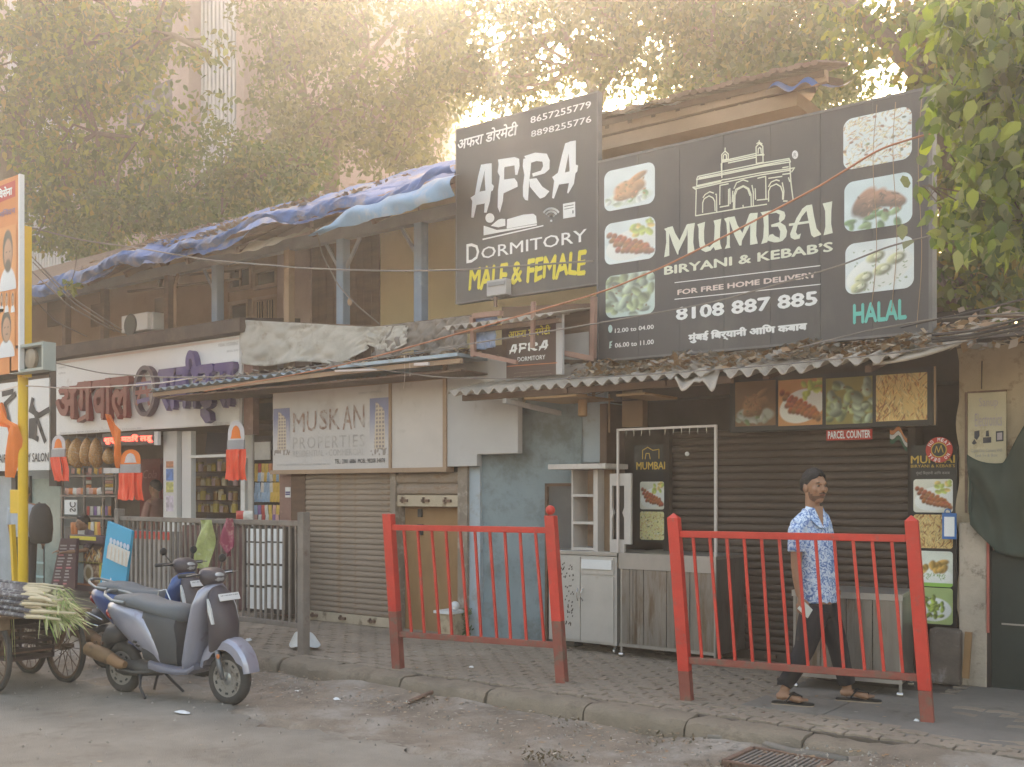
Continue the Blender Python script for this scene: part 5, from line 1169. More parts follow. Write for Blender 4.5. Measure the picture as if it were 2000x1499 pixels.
b = MB(); b.bar(at(1886, 1325, -.22), at(1892, 1235, -.2), .05, .03); obj('plank', b, ply_m, t)
# messy roof over the cream house
b = MB(); RZ = 2.92
RO = thing('ragged_roof', 'low ragged dark roof with broken sheets and sticks over the cream house', 'roof', (5.5, 0, RZ))
b = MB(); b.add([(4.9, -.75, 2.82), (8.2, -.75, 2.86), (8.2, 3, 3.7), (4.9, 3, 3.6)], [(0, 1, 2, 3)]); obj('roof_deck', b, dark_m, RO, thick=.06)
r = random.Random(9)
for k in range(26):
    x = 4.75+r.uniform(0, 1.6); b = MB(); a = r.uniform(-.4, .4); l = r.uniform(.15, .5); z_ = 2.86+r.uniform(0, .12); yy = r.uniform(-.95, -.4)
    b.bar((x, yy, z_+.05), (x+l*math.cos(a), yy-l*math.sin(a)*.5-.05, z_+.05+r.uniform(-.12, .05)), r.uniform(.015, .05), .012); obj('loose_stick', b, [asb_m, rust_m, tan_m][k % 3], RO)
C = [(r_.uniform(4.7, 7.5), r_.uniform(-.7, .6), 2.9+.2*r_.rand()) for k in range(800)]
b0 = big('leaf_debris', scatter_quads(C, .05, 21, 1.4), None, debris_m, kind='stuff'); tag(b0, 'dead leaves piled on the ragged roof at the right', 'leaves')
t = thing('lean_to_shed', 'steep grey tin lean-to roof behind the right end of the biryani board', 'shed', (5.4, 1.5, 2.9))
b = MB(); p = [at(1817, 500, 1.5), at(1822, 500, 1.5), at(1905, 655, 1.5), at(1817, 655, 1.5)]
b.prism([(q[0], q[2]) for q in (p[0], p[3], p[2])], 1.5, 3.5); obj('roof', b, M('weathered_tin', (.24, .19, .16), .7, .2, var=.2), t)
b = MB(); b.bar(at(1815, 590, 1.45), at(1865, 590, 1.45), .05); b.bar(at(1815, 618, 1.45), at(1875, 618, 1.45), .05); obj('purlin', b, brownwood, t)
# ------------------------------------------------------------------ sweet shop and salon
SW = thing('sweet_shop', 'open fronted sweet and snack shop under the white sign with big Hindi letters', 'building', (-7, .5, .16)); yg = -.30
xl5 = at(98, 900, yg)[0]; xr5 = at(492, 900, yg)[0]
b = MB(); b.box(xl5, xr5, .9, 1.0, .1, 3.0); obj('back_wall', b, M('shop_back_wall', (.2, .15, .12), .8, var=.2), SW)
b = MB(); b.box(xl5, xr5, yg+.08, .9, 2.60, 2.66); obj('soffit', b, brownwood, SW)
b = MB(); X0 = at(476, 900, yg)[0]; X1 = at(494, 900, yg)[0]; ZB = at(470, 835, yg)[2]; b.box(X0, X1, yg+.0, yg+.1, ZB-.1, 3.7); obj('side_pier', b, M('brown_marble', (.23, .12, .1), .4, dirt=((.34, .2, .17), .4, 9)), SW)
b = MB(); b.box(at(551, 900, -.3)[0], at(573, 900, -.3)[0], -.34, -.1, .16, 2.25); obj('marble_pier', b, M('brown_marble', (.23, .12, .1)), SW)
b = MB(); pbox(b, 319, 1160, 345, 842, -.12, .08); obj('white_pillar', b, board_w, SW); b = MB(); pbox(b, 355, 1160, 373, 842, -.1, .08); pl_ = obj('white_pillar', b, board_w, SW)
b = MB(); pbox(b, 372, 895, 476, 886, -.1, .05); pbox(b, 470, 1015, 478, 895, -.1, .05); obj('white_frame', b, board_w, SW)
b = MB(); b.box(xl5, at(480, 1000, 0)[0], -.05, .35, .16, 1.15); obj('counter', b, M('dark_counter', (.14, .12, .11), .6, var=.2), SW)
for px0, px1 in ((322, 340),):
    for pt, pb, c_ in ((887, 900, (.5, .2, .1)), (902, 925, (.08, .2, .5)), (928, 948, (.5, .5, .15)), (955, 985, (.55, .5, .6))):
        X0, Z0 = axz(px0, pb+14, -.13); X1, Z1 = axz(px1, pt+14, -.13)
        picture('sticker', X0, X1, Z0, Z1, -.125, (lambda cc: lambda u, v: base(u, (.75, .75, .74))*(1-(abs(u-.5) < .38)[..., None]*.99)+(abs(u-.5) < .38)[..., None]*np.array(cc)*(0.6+.8*vnoise(u, v, 6, int(cc[0]*90)))[..., None])(c_), SW, n=16)
# the canopy over the shop
CN = thing('shop_canopy', 'dark sloping canopy over the white sweet shop sign', 'canopy', (-7, -.2, 3.8)); 
xA, zA = axz(96, 712, yg); xB, zB = axz(478, 648, yg)
b = MB(); zt_ = (zA+zB)/2
b.add([(xA-5, yg-.12, zt_+.02), (xB+.05, yg-.12, zt_+.02), (xB+.05, yg-.12, zt_+.20), (xA-5, yg-.12, zt_+.20), (xA-5, .6, zt_+.32), (xB+.05, .6, zt_+.32), (xA-5, .6, zt_), (xB+.05, .6, zt_)],
    [(0, 1, 2, 3), (3, 2, 5, 4), (0, 6, 7, 1), (1, 7, 5, 2), (4, 5, 7, 6), (0, 3, 4, 6)]); obj('canopy_body', b, M('dark_bitumen', (.085, .06, .05), .9, var=.25, dirt=((.14, .1, .08), .4, 2)), CN)
SS = thing('sweet_shop_signboard', 'wide white signboard with raised maroon and purple Hindi letters and an oval emblem', 'signboard', (-7, yg, 3)); ys = yg-.02
x0, z0 = axz(110, 850, yg); x1, z1 = axz(471, 655, yg)
b = MB(); b.box(x0, x1, yg, yg+.06, z0, z1); obj('panel', b, board_w, SS)
b = MB(); b.box(x0, x1, yg-.006, yg, z1-.05, z1-.02); obj('dusty_strip', b, pink_p, SS)
b = MB(); b.box(x1, x1+.05, yg-.03, yg+.06, z0, z1); obj('edge_trim', b, whitebd, SS)
yl = yg-.10
def raised(body, lx, by, rx, ty, m, m2=None, **k):
    X0, Z0 = axz(lx, by, yl); X1, Z1 = axz(rx, ty, yl)
    o = text(body, X0, X1, Z0, Z1, yl, m, SS, name='raised_letter', **k)
    md = o.modifiers.new('s', 'SOLIDIFY'); md.thickness = .09; md.offset = 1; md.use_rim = True
    o.data.flip_normals() if o.data.polygons[0].normal.y > 0 else None
    md.offset = -1; return o
for ch, l, bt, r, tp in (('अ', 108, 822, 150, 752), ('ग', 150, 824, 178, 744), ('व', 180, 822, 207, 741), ('ा', 204, 822, 217, 738), ('ल', 216, 820, 252, 734)):
    raised(ch, l, bt, r, tp, maroon_m, bold=.03)
raised('-', 150, 822, 172, 812, maroon_m, bold=.03, warp=lambda s, t: (s, t+(s-.5)*1.2))
for ch, l, bt, r, tp in (('स', 308, 804, 345, 718), ('व', 338, 800, 368, 715), ('ी', 362, 800, 388, 682), ('ट', 386, 800, 416, 710), ('स', 418, 798, 456, 706)):
    raised(ch, l, bt, r, tp, navy_m, bold=.03)
b = MB(); p = [axz(391, 800, yl), axz(391, 812, yl), axz(401, 827, yl), axz(411, 821, yl), axz(409, 806, yl), axz(398, 797, yl)]; b.prism(p, yl, yl+.09); obj('raised_letter', b, navy_m, SS)
c = at(281, 764, yl); hw_ = at(303, 764, yl)[0]-c[0]; hz_ = at(281, 714, yl)[2]-c[2]
b = MB(); n = 36; V = []; F = []
for i in range(n):
    a = 2*math.pi*i/n
    for (q, yy) in ((1, yl), (.78, yl), (.78, yl+.09), (1, yl+.09)): V.append((c[0]+hw_*q*math.cos(a), yy, c[2]+hz_*(q if q == 1 else .84)*math.sin(a)))
for i in range(n):
    j = (i+1) % n
    for k in range(4): F.append((i*4+k, j*4+k, j*4+(k+1) % 4, i*4+(k+1) % 4))
b.add(V, F); obj('oval_ring', b, M('dark_plum_acrylic', (.07, .035, .06), .35), SS)
tre = lambda p: [axz(a, q, yl-.002) for a, q in p]
strokes([[(268,790),(282,735),(292,790)], [(266,768),(296,764)]], tre, yl-.01, .06, maroon_m, SS); strokes([[(268,752),(296,748)], [(270,785),(292,780)]], tre, yl-.013, .06, navy_m, SS)
ptext('SHOP No.14, NEW CENTRAL BUILDING OPP. STATION RD', 117, 848, 276, 835, yg-.012, grey_p, SS); ptext('022-2301 2302', 416, 831, 450, 824, yg-.012, grey_p, SS)
ptext('अग्रवाल', 114, 722, 128, 716, yg-.012, grey_p, SS); ptext('स्वीट्स', 114, 733, 128, 726, yg-.012, grey_p, SS); ptext('FSSAI 115230062', 427, 678, 465, 667, yg-.012, grey_p, SS); ptext('8976 543', 443, 689, 465, 682, yg-.012, grey_p, SS)
# red running-light sign
LS = thing('red_led_sign', 'glowing red running letter sign under the sweet shop signboard', 'lighted sign', at(250, 857, yg+.1)); yr = yg+.02
b = MB(); pbox(b, 199, 873, 303, 842, yr, .05); obj('case', b, blackp, LS); b = MB(); pbox(b, 301, 870, 308, 843, yr-.02, .05); obj('end_plate', b, board_w, LS)
ledm = M('red_led_glow', (1.0, .06, .04), .5, emit=2.2, var=.05)
ptext('शुद्ध मठिर लडू', 203, 869, 299, 847, yr-.004, ledm, LS, bold=.035)
# hanging snack bags
snack = M('fried_snacks_in_bag', (.5, .25, .06), .35, var=.6, vs=70, dirt=((.7, .6, .48), .45, 48), coat=.5, bump=1.0, bs=60)
first = None
for i, (px, tp, bt, w_) in enumerate(((133, 858, 910, 9), (150, 856, 914, 11), (170, 855, 911, 9), (188, 855, 914, 9), (213, 874, 907, 8))):
    y_ = yg+.12; c = at(px, tp, y_); d = at(px, bt, y_); w = (at(px+w_, tp, y_)[0]-c[0]); h = c[2]-d[2]
    t = thing('snack_bag', ('clear bag of fried snacks hanging under the sign, %s' % ('leftmost of the row', 'tilted second one', 'the middle one', 'just left of the red lit sign', 'hanging alone below the red lit sign')[i]), 'snack bag', c, group='bags of fried snacks hanging in the sweet shop')
    b = MB(); b.tube([(c[0]+(.03 if i == 1 else 0)*q, c[1], c[2]-h*q) for q in (0, .1, .3, .6, .85, 1)], [.01, w*.45, w*.8, w, w*.85, w*.35], 12, flat=.6); obj('bag', b, snack, t, smooth=True)
    b = MB(); b.tube([(c[0], c[1], c[2]), (c[0], c[1], c[2]+.12)], .004, 4); obj('string', b, whitebd, t)
# left display rack
RK = thing('snack_display_rack', 'grey metal rack of packets and sweets at the left of the sweet shop front', 'rack', at(170, 1140, -.15)); yk = -.15
for px in (122, 165, 202, 228): b = MB(); b.bar(at(px, 1120, yk), at(px, 915, yk), .035); obj('upright', b, greyiron, RK)
for py in (928, 966, 1008): b = MB(); p, q = at(119, py+3, yk), at(230, py-1, yk); b.box(p[0], q[0], yk-.02, yk+.35, p[2]-.015, p[2]+.015); obj('shelf', b, greyiron, RK)
b = MB(); pbox(b, 126, 1005, 150, 977, yk-.04, .01); t = thing('price_card', 'white card with black strokes hung on the snack rack', 'card', at(138, 990, yk)); obj('card', b, board_w, t); ptext('SC', 136, 1000, 148, 981, yk-.045, blk_p, t, bold=.02, warp=lambda s, t: (t, s))
b = MB(); pbox(b, 202, 925, 216, 914, yk-.05, .02); pbox(b, 216, 925, 232, 914, yk-.04, .02); t = thing('white_carton', 'small white carton on the top shelf of the snack rack', 'carton', at(210, 920, yk)); obj('box', b, board_w, t)
pk = [M('packet_orange', (.55, .16, .04), .35, dirt=((.7, .5, .3), .3, 20)), M('packet_pink', (.6, .35, .3), .35, dirt=((.6, .1, .06), .4, 20)), M('packet_yellow', (.65, .42, .08), .35, dirt=((.6, .12, .04), .3, 20)), M('packet_white', (.6, .58, .55), .35, dirt=((.3, .3, .5), .3, 20)), M('packet_blue', (.2, .35, .55), .35, dirt=((.6, .65, .7), .5, 24)), M('packet_red', (.5, .06, .05), .4), M('packet_purple', (.2, .1, .3), .4, dirt=((.5, .5, .6), .3, 20))]
pm_ = {}
def packet(px, py, w, h, y, m, label, grp, cat='packet', name='snack_packet', rot=0):
    """pillow packet standing or lying with its lower edge at (px, py)"""
    k = m.name
    if k not in pm_:
        b = MB(); b.grid(6, 6, lambda s, q: ((s-.5), -.16*(math.sin(s*math.pi)*math.sin(q*math.pi))**.5-.01, q)); b.grid(6, 6, lambda s, q: ((.5-s), .16*(math.sin(s*math.pi)*math.sin(q*math.pi))**.5+.01, q))
        o = obj(name, b, m, None, smooth=True); pm_[k] = o.data
    else: o = bpy.data.objects.new(name, pm_[k]); COL.objects.link(o)
    o.location = at(px, py, y); o.scale = (w, w*.8, h); o.rotation_euler = (0, rot, 0); return tag(o, label, cat, grp)
r = random.Random(5)
for i in range(8): packet(131+i*11, 926, .10, .09, yk+.05, pk[i % 3], 'orange or pink snack packet on the top shelf of the snack rack', 'packets on the top shelf of the snack rack', rot=r.uniform(-.3, .3))
for i in range(9): packet(130+i*8, 966, .13, .10, yk+.05, pk[(1, 0, 3)[i % 3]], 'bulging snack packet on the middle shelf of the snack rack', 'packets on the middle shelf of the snack rack', rot=r.uniform(-.2, .2))
for i in range(5): packet(170, 962-8*i, .24, .055, yk+.1, pk[(1, 0, 3, 5, 1)[i]], 'flat packet in the pile on the middle shelf of the rack', 'pile of flat packets on the snack rack')
for i in range(7): packet(213, 966-7*i, .22, .05, yk+.1, pk[(1, 3, 2, 1, 3, 2, 1)[i]], 'flat biscuit packet in the right hand pile on the rack', 'right hand pile of biscuit packets')
for i in range(7): packet(172+i*7, 1007, .08, .14, yk+.1, pk[(5, 3, 6, 3, 2, 6, 0)[i]], 'upright packet or bottle on the lower shelf of the snack rack', 'bottles and packets on the lower shelf of the rack')
t = thing('red_fridge', 'dim dark red drinks fridge deep inside the sweet shop', 'fridge', at(292, 1060, .7)); b = MB(); pbox(b, 273, 1060, 313, 896, .7, .18); obj('body', b, M('dim_red', (.26, .04, .035), .4), t)
ptext('Cola', 279, 935, 306, 918, .69, M('dull_pink_print', (.45, .16, .15), .5), t, shear=.3)
# food display case under the rack
FC = thing('snack_counter_case', 'snack stall case with yellow strip and pictures of fries below the rack', 'stall', at(165, 1140, -.45)); yf = -.45
b = MB(); pbox(b, 140, 1152, 204, 1062, yf, .3); obj('body', b, M('dark_purple_counter', (.07, .04, .06), .5), FC)
X0, Z0 = axz(148, 1100, yf-.006); X1, Z1 = axz(200, 1068, yf-.006)
def fries(u, v):
    im = base(u, (.12, .06, .05)); r = random.Random(2)
    im[(u < .28)] = np.array((.35, .4, .36)); im[(v < .12)] = np.array((.6, .5, .05)); im[u < .03] = np.array((.5, .42, .05))
    for k in range(40): im = blob(im, u, v, r.uniform(.33, .95), r.uniform(.2, .85), .03, .18, r.uniform(-.5, .5), r.choice([(.7, .35, .08), (.75, .55, .25), (.6, .2, .08), (.75, .72, .6)]), .4, .5)
    return im
picture('printed_snack_photo', X0, X1, Z0, Z1, yf-.006, fries, FC, n=40)
X0, Z0 = axz(148, 1142, yf-.006); X1, Z1 = axz(198, 1101, yf-.006)
def plate(u, v):
    im = base(u, (.15, .06, .03)); im[(u < .32)] = np.array((.2, .35, .42)); im = blob(im, u, v, .5, .55, .2, .4, 0, (.65, .6, .5), .1, .1); im = blob(im, u, v, .5, .55, .13, .28, 0, (.3, .2, .08), .2, .4)
    r = random.Random(3)
    for k in range(14): im = blob(im, u, v, r.uniform(.72, .95), r.uniform(.2, .9), .07, .07, 0, (.45, .3, .2), .4, .6)
    im[v < .1] = np.array((.4, .12, .05)); im[(u > .9)] = np.array((.55, .45, .05)); return im
picture('printed_plate_photo', X0, X1, Z0, Z1, yf-.006, plate, FC, n=40)
b = MB(); p = at(136, 1052, yf-.1); q = at(206, 1046, yf-.1); b.box(p[0], q[0], yf-.14, yf+.1, p[2]-.06, p[2]+.06); tr_ = obj('tray', b, M('dark_purple_counter', (.07, .04, .06)), FC, bev=.02)
b = MB(); p = at(137, 1054, yf-.145); q = at(187, 1054, yf-.145); b.box(p[0], q[0], yf-.148, yf-.141, p[2]-.0, p[2]+.055); obj('yellow_strip', b, yell_p, tr_)
for i in range(9): packet(142+i*6.5, 1049, .09, .22, yf, pk[(0, 0, 3, 3, 3, 2, 3, 2, 0)[i]], 'tall snack packet standing in the purple tray of the stall', 'tall packets standing in the stall tray', rot=r.uniform(-.15, .15))
MNB = thing('purple_menu_board', 'dark purple menu board with small white and pink rows leaning beside the snack stall', 'menu board', at(125, 1140, -.7)); ym = -.7
b = MB(); b.prism([axz(*p, ym) for p in ((98, 1150), (146, 1150), (150, 1052), (118, 1052))], ym, ym+.04); obj('board', b, M('dark_purple_print', (.085, .035, .05), .5), MNB)
lines = []; pinkl = []
for k in range(13):
    py = 1066+k*6.2; x_ = 121-(py-1052)*.19
    (pinkl if k % 4 == 3 else lines).append([(x_, py), (x_+rnd.uniform(8, 13), py)]); (pinkl if k % 5 == 2 else lines).append([(x_+19, py), (x_+19+rnd.uniform(6, 10), py)])
strokes(lines, lambda p: [axz(a, c, ym-.005) for a, c in p], ym-.005, .022, M('dim_white_print', (.4, .37, .38), .6), MNB, 'menu_line'); strokes(pinkl, lambda p: [axz(a, c, ym-.005) for a, c in p], ym-.005, .025, M('pink_menu_print', (.5, .16, .2), .6), MNB, 'menu_line')
# blue advertising board leaning on the fence end
yb = -2.40
BA = thing('blue_advert_board', 'bright blue tilted advertising board with a white packet picture leaning by the fence end', 'board', at(225, 1190, yb))
cs = [at(*p, yb) for p in ((187, 1203), (238, 1203), (267, 1037), (220, 1018))]
b = MB(); V = [(p[0], p[1]+(-.06 if i > 1 else .0), p[2]) for i, p in enumerate(cs)]; V += [(x, y_+.03, z) for x, y_, z in V]
b.add(V, [(0, 1, 2, 3), (7, 6, 5, 4), (0, 4, 5, 1), (1, 5, 6, 2), (2, 6, 7, 3), (3, 7, 4, 0)]); obj('board', b, M('sky_blue_print', (.035, .36, .58), .5, var=.05), BA)
TB = lambda p: [axz(a, c, yb-.07) for a, c in p]
shapes([[(208,1090),(213,1060),(228,1066),(254,1078),(248,1108),(228,1100)]], TB, yb-.07, M('creamy_print', (.62, .6, .56), .5), BA, 'packet_picture')
shapes([arc(217+k*6.6, 1056+k*2.6, 3, 6, 0, 340, 8) for k in range(6)], TB, yb-.071, M('pale_lilac_print', (.5, .58, .68), .5), BA, 'packet_picture')
strokes([[(212+k*7, 1066+k*2.6), (209+k*7.5, 1090+k*3.4)] for k in range(6)], TB, yb-.074, .015, M('peach_print', (.65, .5, .38), .5), BA, 'packet_picture')
ptext('mob', 200, 1145, 221, 1129, yb-.07, white_p, BA, bold=.03); ptext('e m', 222, 1148, 236, 1139, yb-.07, white_p, BA, bold=.03)
# shelves of jars behind the white frame
JS = thing('jar_shelves', 'wooden shelves of small jars behind the white frame of the sweet shop', 'shelves', at(425, 1015, .45)); yj = .45
jx0 = at(376, 950, yj)[0]; jx1 = at(476, 950, yj)[0]; rows = (921, 949, 977, 1001, 1016)
zs = [at(425, py, yj)[2] for py in rows]
for z_ in zs: b = MB(); b.box(jx0, jx1+.3, yj-.05, yj+.25, z_-.02, z_); obj('shelf', b, brownwood, JS)
b = MB(); b.box(jx0, jx1+.3, yj+.25, yj+.28, zs[-1]-.3, zs[0]+.5); obj('back', b, M('grey_lilac_back', (.2, .17, .17), .8), JS)
jm = MB(); jm.tube([(0, 0, 0), (0, 0, .07), (0, 0, .085)], [.038, .038, .03], 10); nb_ = len(jm.f); jm.tube([(0, 0, .085), (0, 0, .105)], [.034, .034], 10)
jcols = [M('jar_yellow', (.5, .36, .08), .25), M('jar_cream', (.5, .42, .28), .25), M('jar_amber', (.3, .16, .05), .25), M('jar_pinkish', (.45, .3, .3), .25)]
jme = []
for jc in jcols:
    me = bpy.data.meshes.new('jar'); me.from_pydata(jm.v, [], jm.f); me.materials.append(jc); me.materials.append(M('jar_lid_gold', (.3, .22, .1), .4, .3))
    me.polygons.foreach_set('material_index', [1 if i >= nb_ else 0 for i in range(len(me.polygons))]); jme.append(me)
for k, z_ in enumerate(zs[:4]):
    n = 13 if k < 3 else 14
    for i in range(n):
        if k == 1 and i in (7, 9): continue
        if k == 2 and i in (9, 10): continue
        o = bpy.data.objects.new('jar', jme[(i*7+k*3) % 4]); COL.objects.link(o); o.location = (jx0+.05+(jx1+.2-jx0)*i/(n-1), yj+rnd.uniform(-.02, .04), z_); s_ = rnd.uniform(.9, 1.25); o.scale = (s_, s_, s_*rnd.uniform(.9, 1.35))
        tag(o, 'small capped jar in the rows on the %s shelf behind the white frame' % ('top', 'second', 'third', 'bottom')[k], 'jar', 'jars on the %s shelf of the sweet shop' % ('top', 'second', 'third', 'bottom')[k])
t = thing('dark_screen', 'dark bluish tilted screen above the jar shelves', 'screen', at(425, 865, .3)); b = MB(); b.prism([axz(*p, .3) for p in ((400, 885), (446, 884), (449, 846), (405, 845))], .3, .36); obj('panel', b, M('dim_screen', (.055, .05, .075), .3), t)
# packet rack beside the marble pier
PR = thing('packet_rack', 'tall rack of hanging snack packets left of the marble pier', 'rack', at(520, 1150, .0)); yp = .0
b = MB(); b.bar(at(494, 1030, yp-.02), at(494, 828, yp-.02), .02); b.bar(at(550, 1010, yp), at(550, 890, yp), .02); obj('upright', b, whitebd, PR)
b = MB(); pbox(b, 496, 1030, 552, 880, yp+.1, .03); obj('backboard', b, dark_m, PR)
b = MB(); pbox(b, 497, 899, 527, 863, yp+.05, .02); pbox(b, 478, 1000, 494, 830, .3, .02); obj('card_panel', b, M('packet_white', (.6, .58, .55)), PR)
for row, (py, n, ms) in enumerate(((925, 8, (2, 5, 2, 2, 0, 0, 0, 2)), (941, 9, (2, 4, 3, 2, 4, 3, 2, 4, 2)), (962, 9, (4, 4, 3, 4, 4, 3, 2, 2, 2)), (981, 9, (4, 4, 4, 4, 4, 2, 2, 2, 2)), (1006, 7, (4, 6, 5, 3, 2, 1, 2)), (1024, 7, (1, 3, 5, 3, 2, 6, 1)))):
    for i in range(n): packet(500+i*(6 if n > 8 else 7), py, .065, .13, yp+.04, pk[ms[i]], 'bright snack packet hanging in row %s of the rack by the marble pier' % ('one', 'two', 'three', 'four', 'five', 'six')[row], 'packets in row %s of the packet rack' % ('one', 'two', 'three', 'four', 'five', 'six')[row], rot=rnd.uniform(-.12, .12))
t = thing('paper_sign', 'small white and violet paper notice on the marble pier', 'notice', at(562, 960, -.35)); b = MB(); pbox(b, 557, 972, 567, 952, -.35, .005); obj('paper', b, board_w, t); strokes([[(558,962),(566,962)], [(558,966),(566,966)]], lambda p: [axz(a, c, -.352) for a, c in p], -.352, .02, navy_m, t, 'lettering')
for i, (px, w) in enumerate(((470, .18), (484, .2))):
    packet(px, 1016, w, .12, -.3, pk[(5, 3)[i]], ('crumpled pink packet on the counter corner', 'blue and white packet on the counter corner')[i], None)
# white slatted freezer behind the fence
FZ = thing('white_freezer', 'white cabinet with dark horizontal straps behind the brown fence', 'freezer', at(520, 1190, -.75)); yz = -.75
b = MB(); pbox(b, 479, 1193, 556, 1032, yz, .5); obj('body', b, dark_m, FZ)
for py0, py1 in ((1057, 1034), (1100, 1062), (1142, 1107), (1188, 1150)):
    for k in range(2):
        l = 482+k*37; b = MB(); pbox(b, l, py0, l+35, py1, yz-.02, .02); obj('white_panel', b, board_w, FZ)
b = MB(); pbox(b, 356, 1180, 478, 1030, -.4, .2); obj('counter_front', b, M('maroon_counter', (.1, .035, .035), .6, dirt=((.3, .12, .04), .3, 3)), SW)
b = MB(); pbox(b, 250, 1170, 330, 1040, -.9, .2); obj('steel_counter_front', b, M('grey_steel_counter', (.3, .28, .27), .5, .3, var=.1), SW)
b = MB(); pbox(b, 262, 1052, 330, 1040, -.92, .02); obj('red_strip', b, redw_p, SW)
# the salon
HB = thing('hair_salon', 'glass fronted hair and beauty salon at the far left', 'building', at(50, 1150, .2)); yh = .0
b = MB(); b.box(at(-60, 900, yh)[0], at(118, 900, yh)[0], .9, 1.0, .1, 3.0); obj('back_wall', b, M('salon_wall', (.25, .27, .27), .8), HB)
b = MB(); pbox(b, 58, 1160, 118, 935, yh, .02); obj('glass_front', b, glass_m, HB)
b = MB(); pbox(b, -20, 1165, 22, 930, yh-.05, .05); obj('side_wall', b, M('pale_grey_blue', (.36, .39, .42), .7), HB); b = MB(); pbox(b, 22, 1165, 30, 930, yh-.05, .05); pbox(b, 54, 1165, 58, 930, yh-.04, .04); pbox(b, 84, 1165, 86, 1050, yh-.01, .01); obj('door_frame', b, blackp, HB)
for py in (1098, 1125): b = MB(); pbox(b, 58, py+2, 84, py, yh-.02, .02); obj('glass_shelf', b, M('pale_teal_glass', (.35, .5, .52), .2), HB)
SB = thing('salon_signboard', 'white hair and beauty salon sign with scissors drawing at the far left', 'signboard', at(45, 830, yg)); 
X0, Z0 = axz(-40, 926, yg); X1, Z1 = axz(96, 738, yg); b = MB(); b.box(X0, X1, yg, yg+.05, Z0+.04, Z1); obj('panel', b, board_w, SB)
ptext('HAIR & BEAUTY SALON', -8, 905, 95, 884, yg-.01, blk_p, SB, bold=.01)
strokes([[(62,790),(80,840),(88,862)], [(58,800),(76,812),(96,800)], [(60,850),(74,858)], [(64,780),(60,800)], [(30,770),(10,790),(20,830),(40,850)], [(5,770),(25,765)]], lambda p: [axz(a, c, yg-.01) for a, c in p], yg-.01, .09, blk_p, SB, 'scissors_emblem')
shapes([[(57,818),(72,816),(72,852),(66,858),(56,856)]], lambda p: [axz(a, c, yg-.01) for a, c in p], yg-.012, blk_p, SB, 'clipper_emblem')
b = MB(); pbox(b, 96, 950, 111, 725, yg+.02, .08); obj('pier', b, dark_m, SW)
# air conditioner
AC = thing('air_conditioner', 'white air conditioner outdoor unit on the canopy beside the verandah', 'air conditioner', at(275, 640, .0)); ya_ = .0
x0, z0 = axz(237, 645, ya_); x1, z1 = axz(288, 609, ya_)
b = MB(); b.box(x0, x1, ya_, ya_+.3, z0-.05, z1); b.box(x1+.005, at(316, 620, ya_+.2)[0], ya_+.05, ya_+.3, z0-.05, z1); obj('casing', b, board_w, AC, bev=.01)
b = MB(); b.tube([(x0+.24, ya_-.012, z0+.05), (x0+.24, ya_-.002, z0+.05)], [.15, .17], 24); obj('fan_grille', b, blackp, AC)

# ------------------------------------------------------------------ yellow post, hoarding and hangings
yp_ = -2.35
px0 = at(45, 1145, yp_); YP = thing('yellow_post', 'bright yellow steel post at the far left carrying the square lamp housing', 'post', (px0[0], yp_, .16))
b = MB(); b.tube([(px0[0], yp_, .1), (px0[0], yp_, at(45, 735, yp_)[2])], [.06, .06], 16); obj('lower_pole', b, yellow_m, YP, smooth='auto')
b = MB(); b.box(at(40, 700, yp_)[0], at(54.5, 700, yp_)[0], yp_-.04, yp_+.05, at(45, 735, yp_)[2]-.02, at(45, 445, yp_)[2]); obj('upper_box_section', b, yellow_m, YP)
b = MB(); x0, z0 = axz(19, 1003, yp_+.02); x1, z1 = axz(37, 957, yp_+.02); b.box(x0, x1, yp_+.02, yp_+.12, z0, z1); obj('switch_box', b, yellow_m, YP, bev=.008)
b = MB(); b.bar(at(24, 1025, yp_+.1), at(30, 1150, yp_+.1), .055); obj('brace', b, yellow_m, YP)
ZL_ = thing('signal_lamp_housing', 'grey square lamp housing with a round dull lens fixed to the yellow post', 'signal lamp', at(52, 700, yp_-.14)); yz_ = yp_-.2
x0, z0 = axz(19, 731, yz_); x1, z1 = axz(84, 667, yz_); gm = M('grey_green_metal', (.3, .33, .3), .55, var=.1)
b = MB(); w = .035
b.box(x0, x1, yz_, yz_+.16, z1-w, z1); b.box(x0, x1, yz_, yz_+.16, z0, z0+w); b.box(x0, x0+w, yz_, yz_+.16, z0+w, z1-w); b.box(x1-w, x1, yz_, yz_+.16, z0+w, z1-w); obj('hood', b, gm, ZL_)
b = MB(); b.box(x0+w, x1-w, yz_+.09, yz_+.14, z0+w, z1-w); obj('face_plate', b, M('dark_green_grey', (.1, .12, .11), .6), ZL_)
c = ((x0+x1)/2, yz_+.07, (z0+z1)/2); b = MB(); b.tube([(c[0], yz_+.089, c[2]), (c[0], yz_+.05, c[2]), (c[0], yz_+.04, c[2])], [.125, .125, .1], 28); obj('lens', b, M('milky_brown_lens', (.26, .21, .16), .25), ZL_, smooth='auto')
HD = thing('orange_hoarding', 'tall orange political style hoarding with portraits cut off by the left edge', 'hoarding', at(0, 740, -2.5)); yo = -2.55
x0 = at(-120, 700, yo)[0]; x1 = at(37, 600, yo)[0]; z0 = at(37, 727, yo)[2]; z1 = at(37, 341, yo)[2]
b = MB(); b.box(x0, x1, yo, yo+.04, z0, z1); obj('panel', b, M('orange_print_board', (.62, .2, .05), .5, var=.05), HD); b = MB(); b.box(x1, x1+.035, yo-.01, yo+.05, z0, z1); obj('edge', b, board_w, HD)
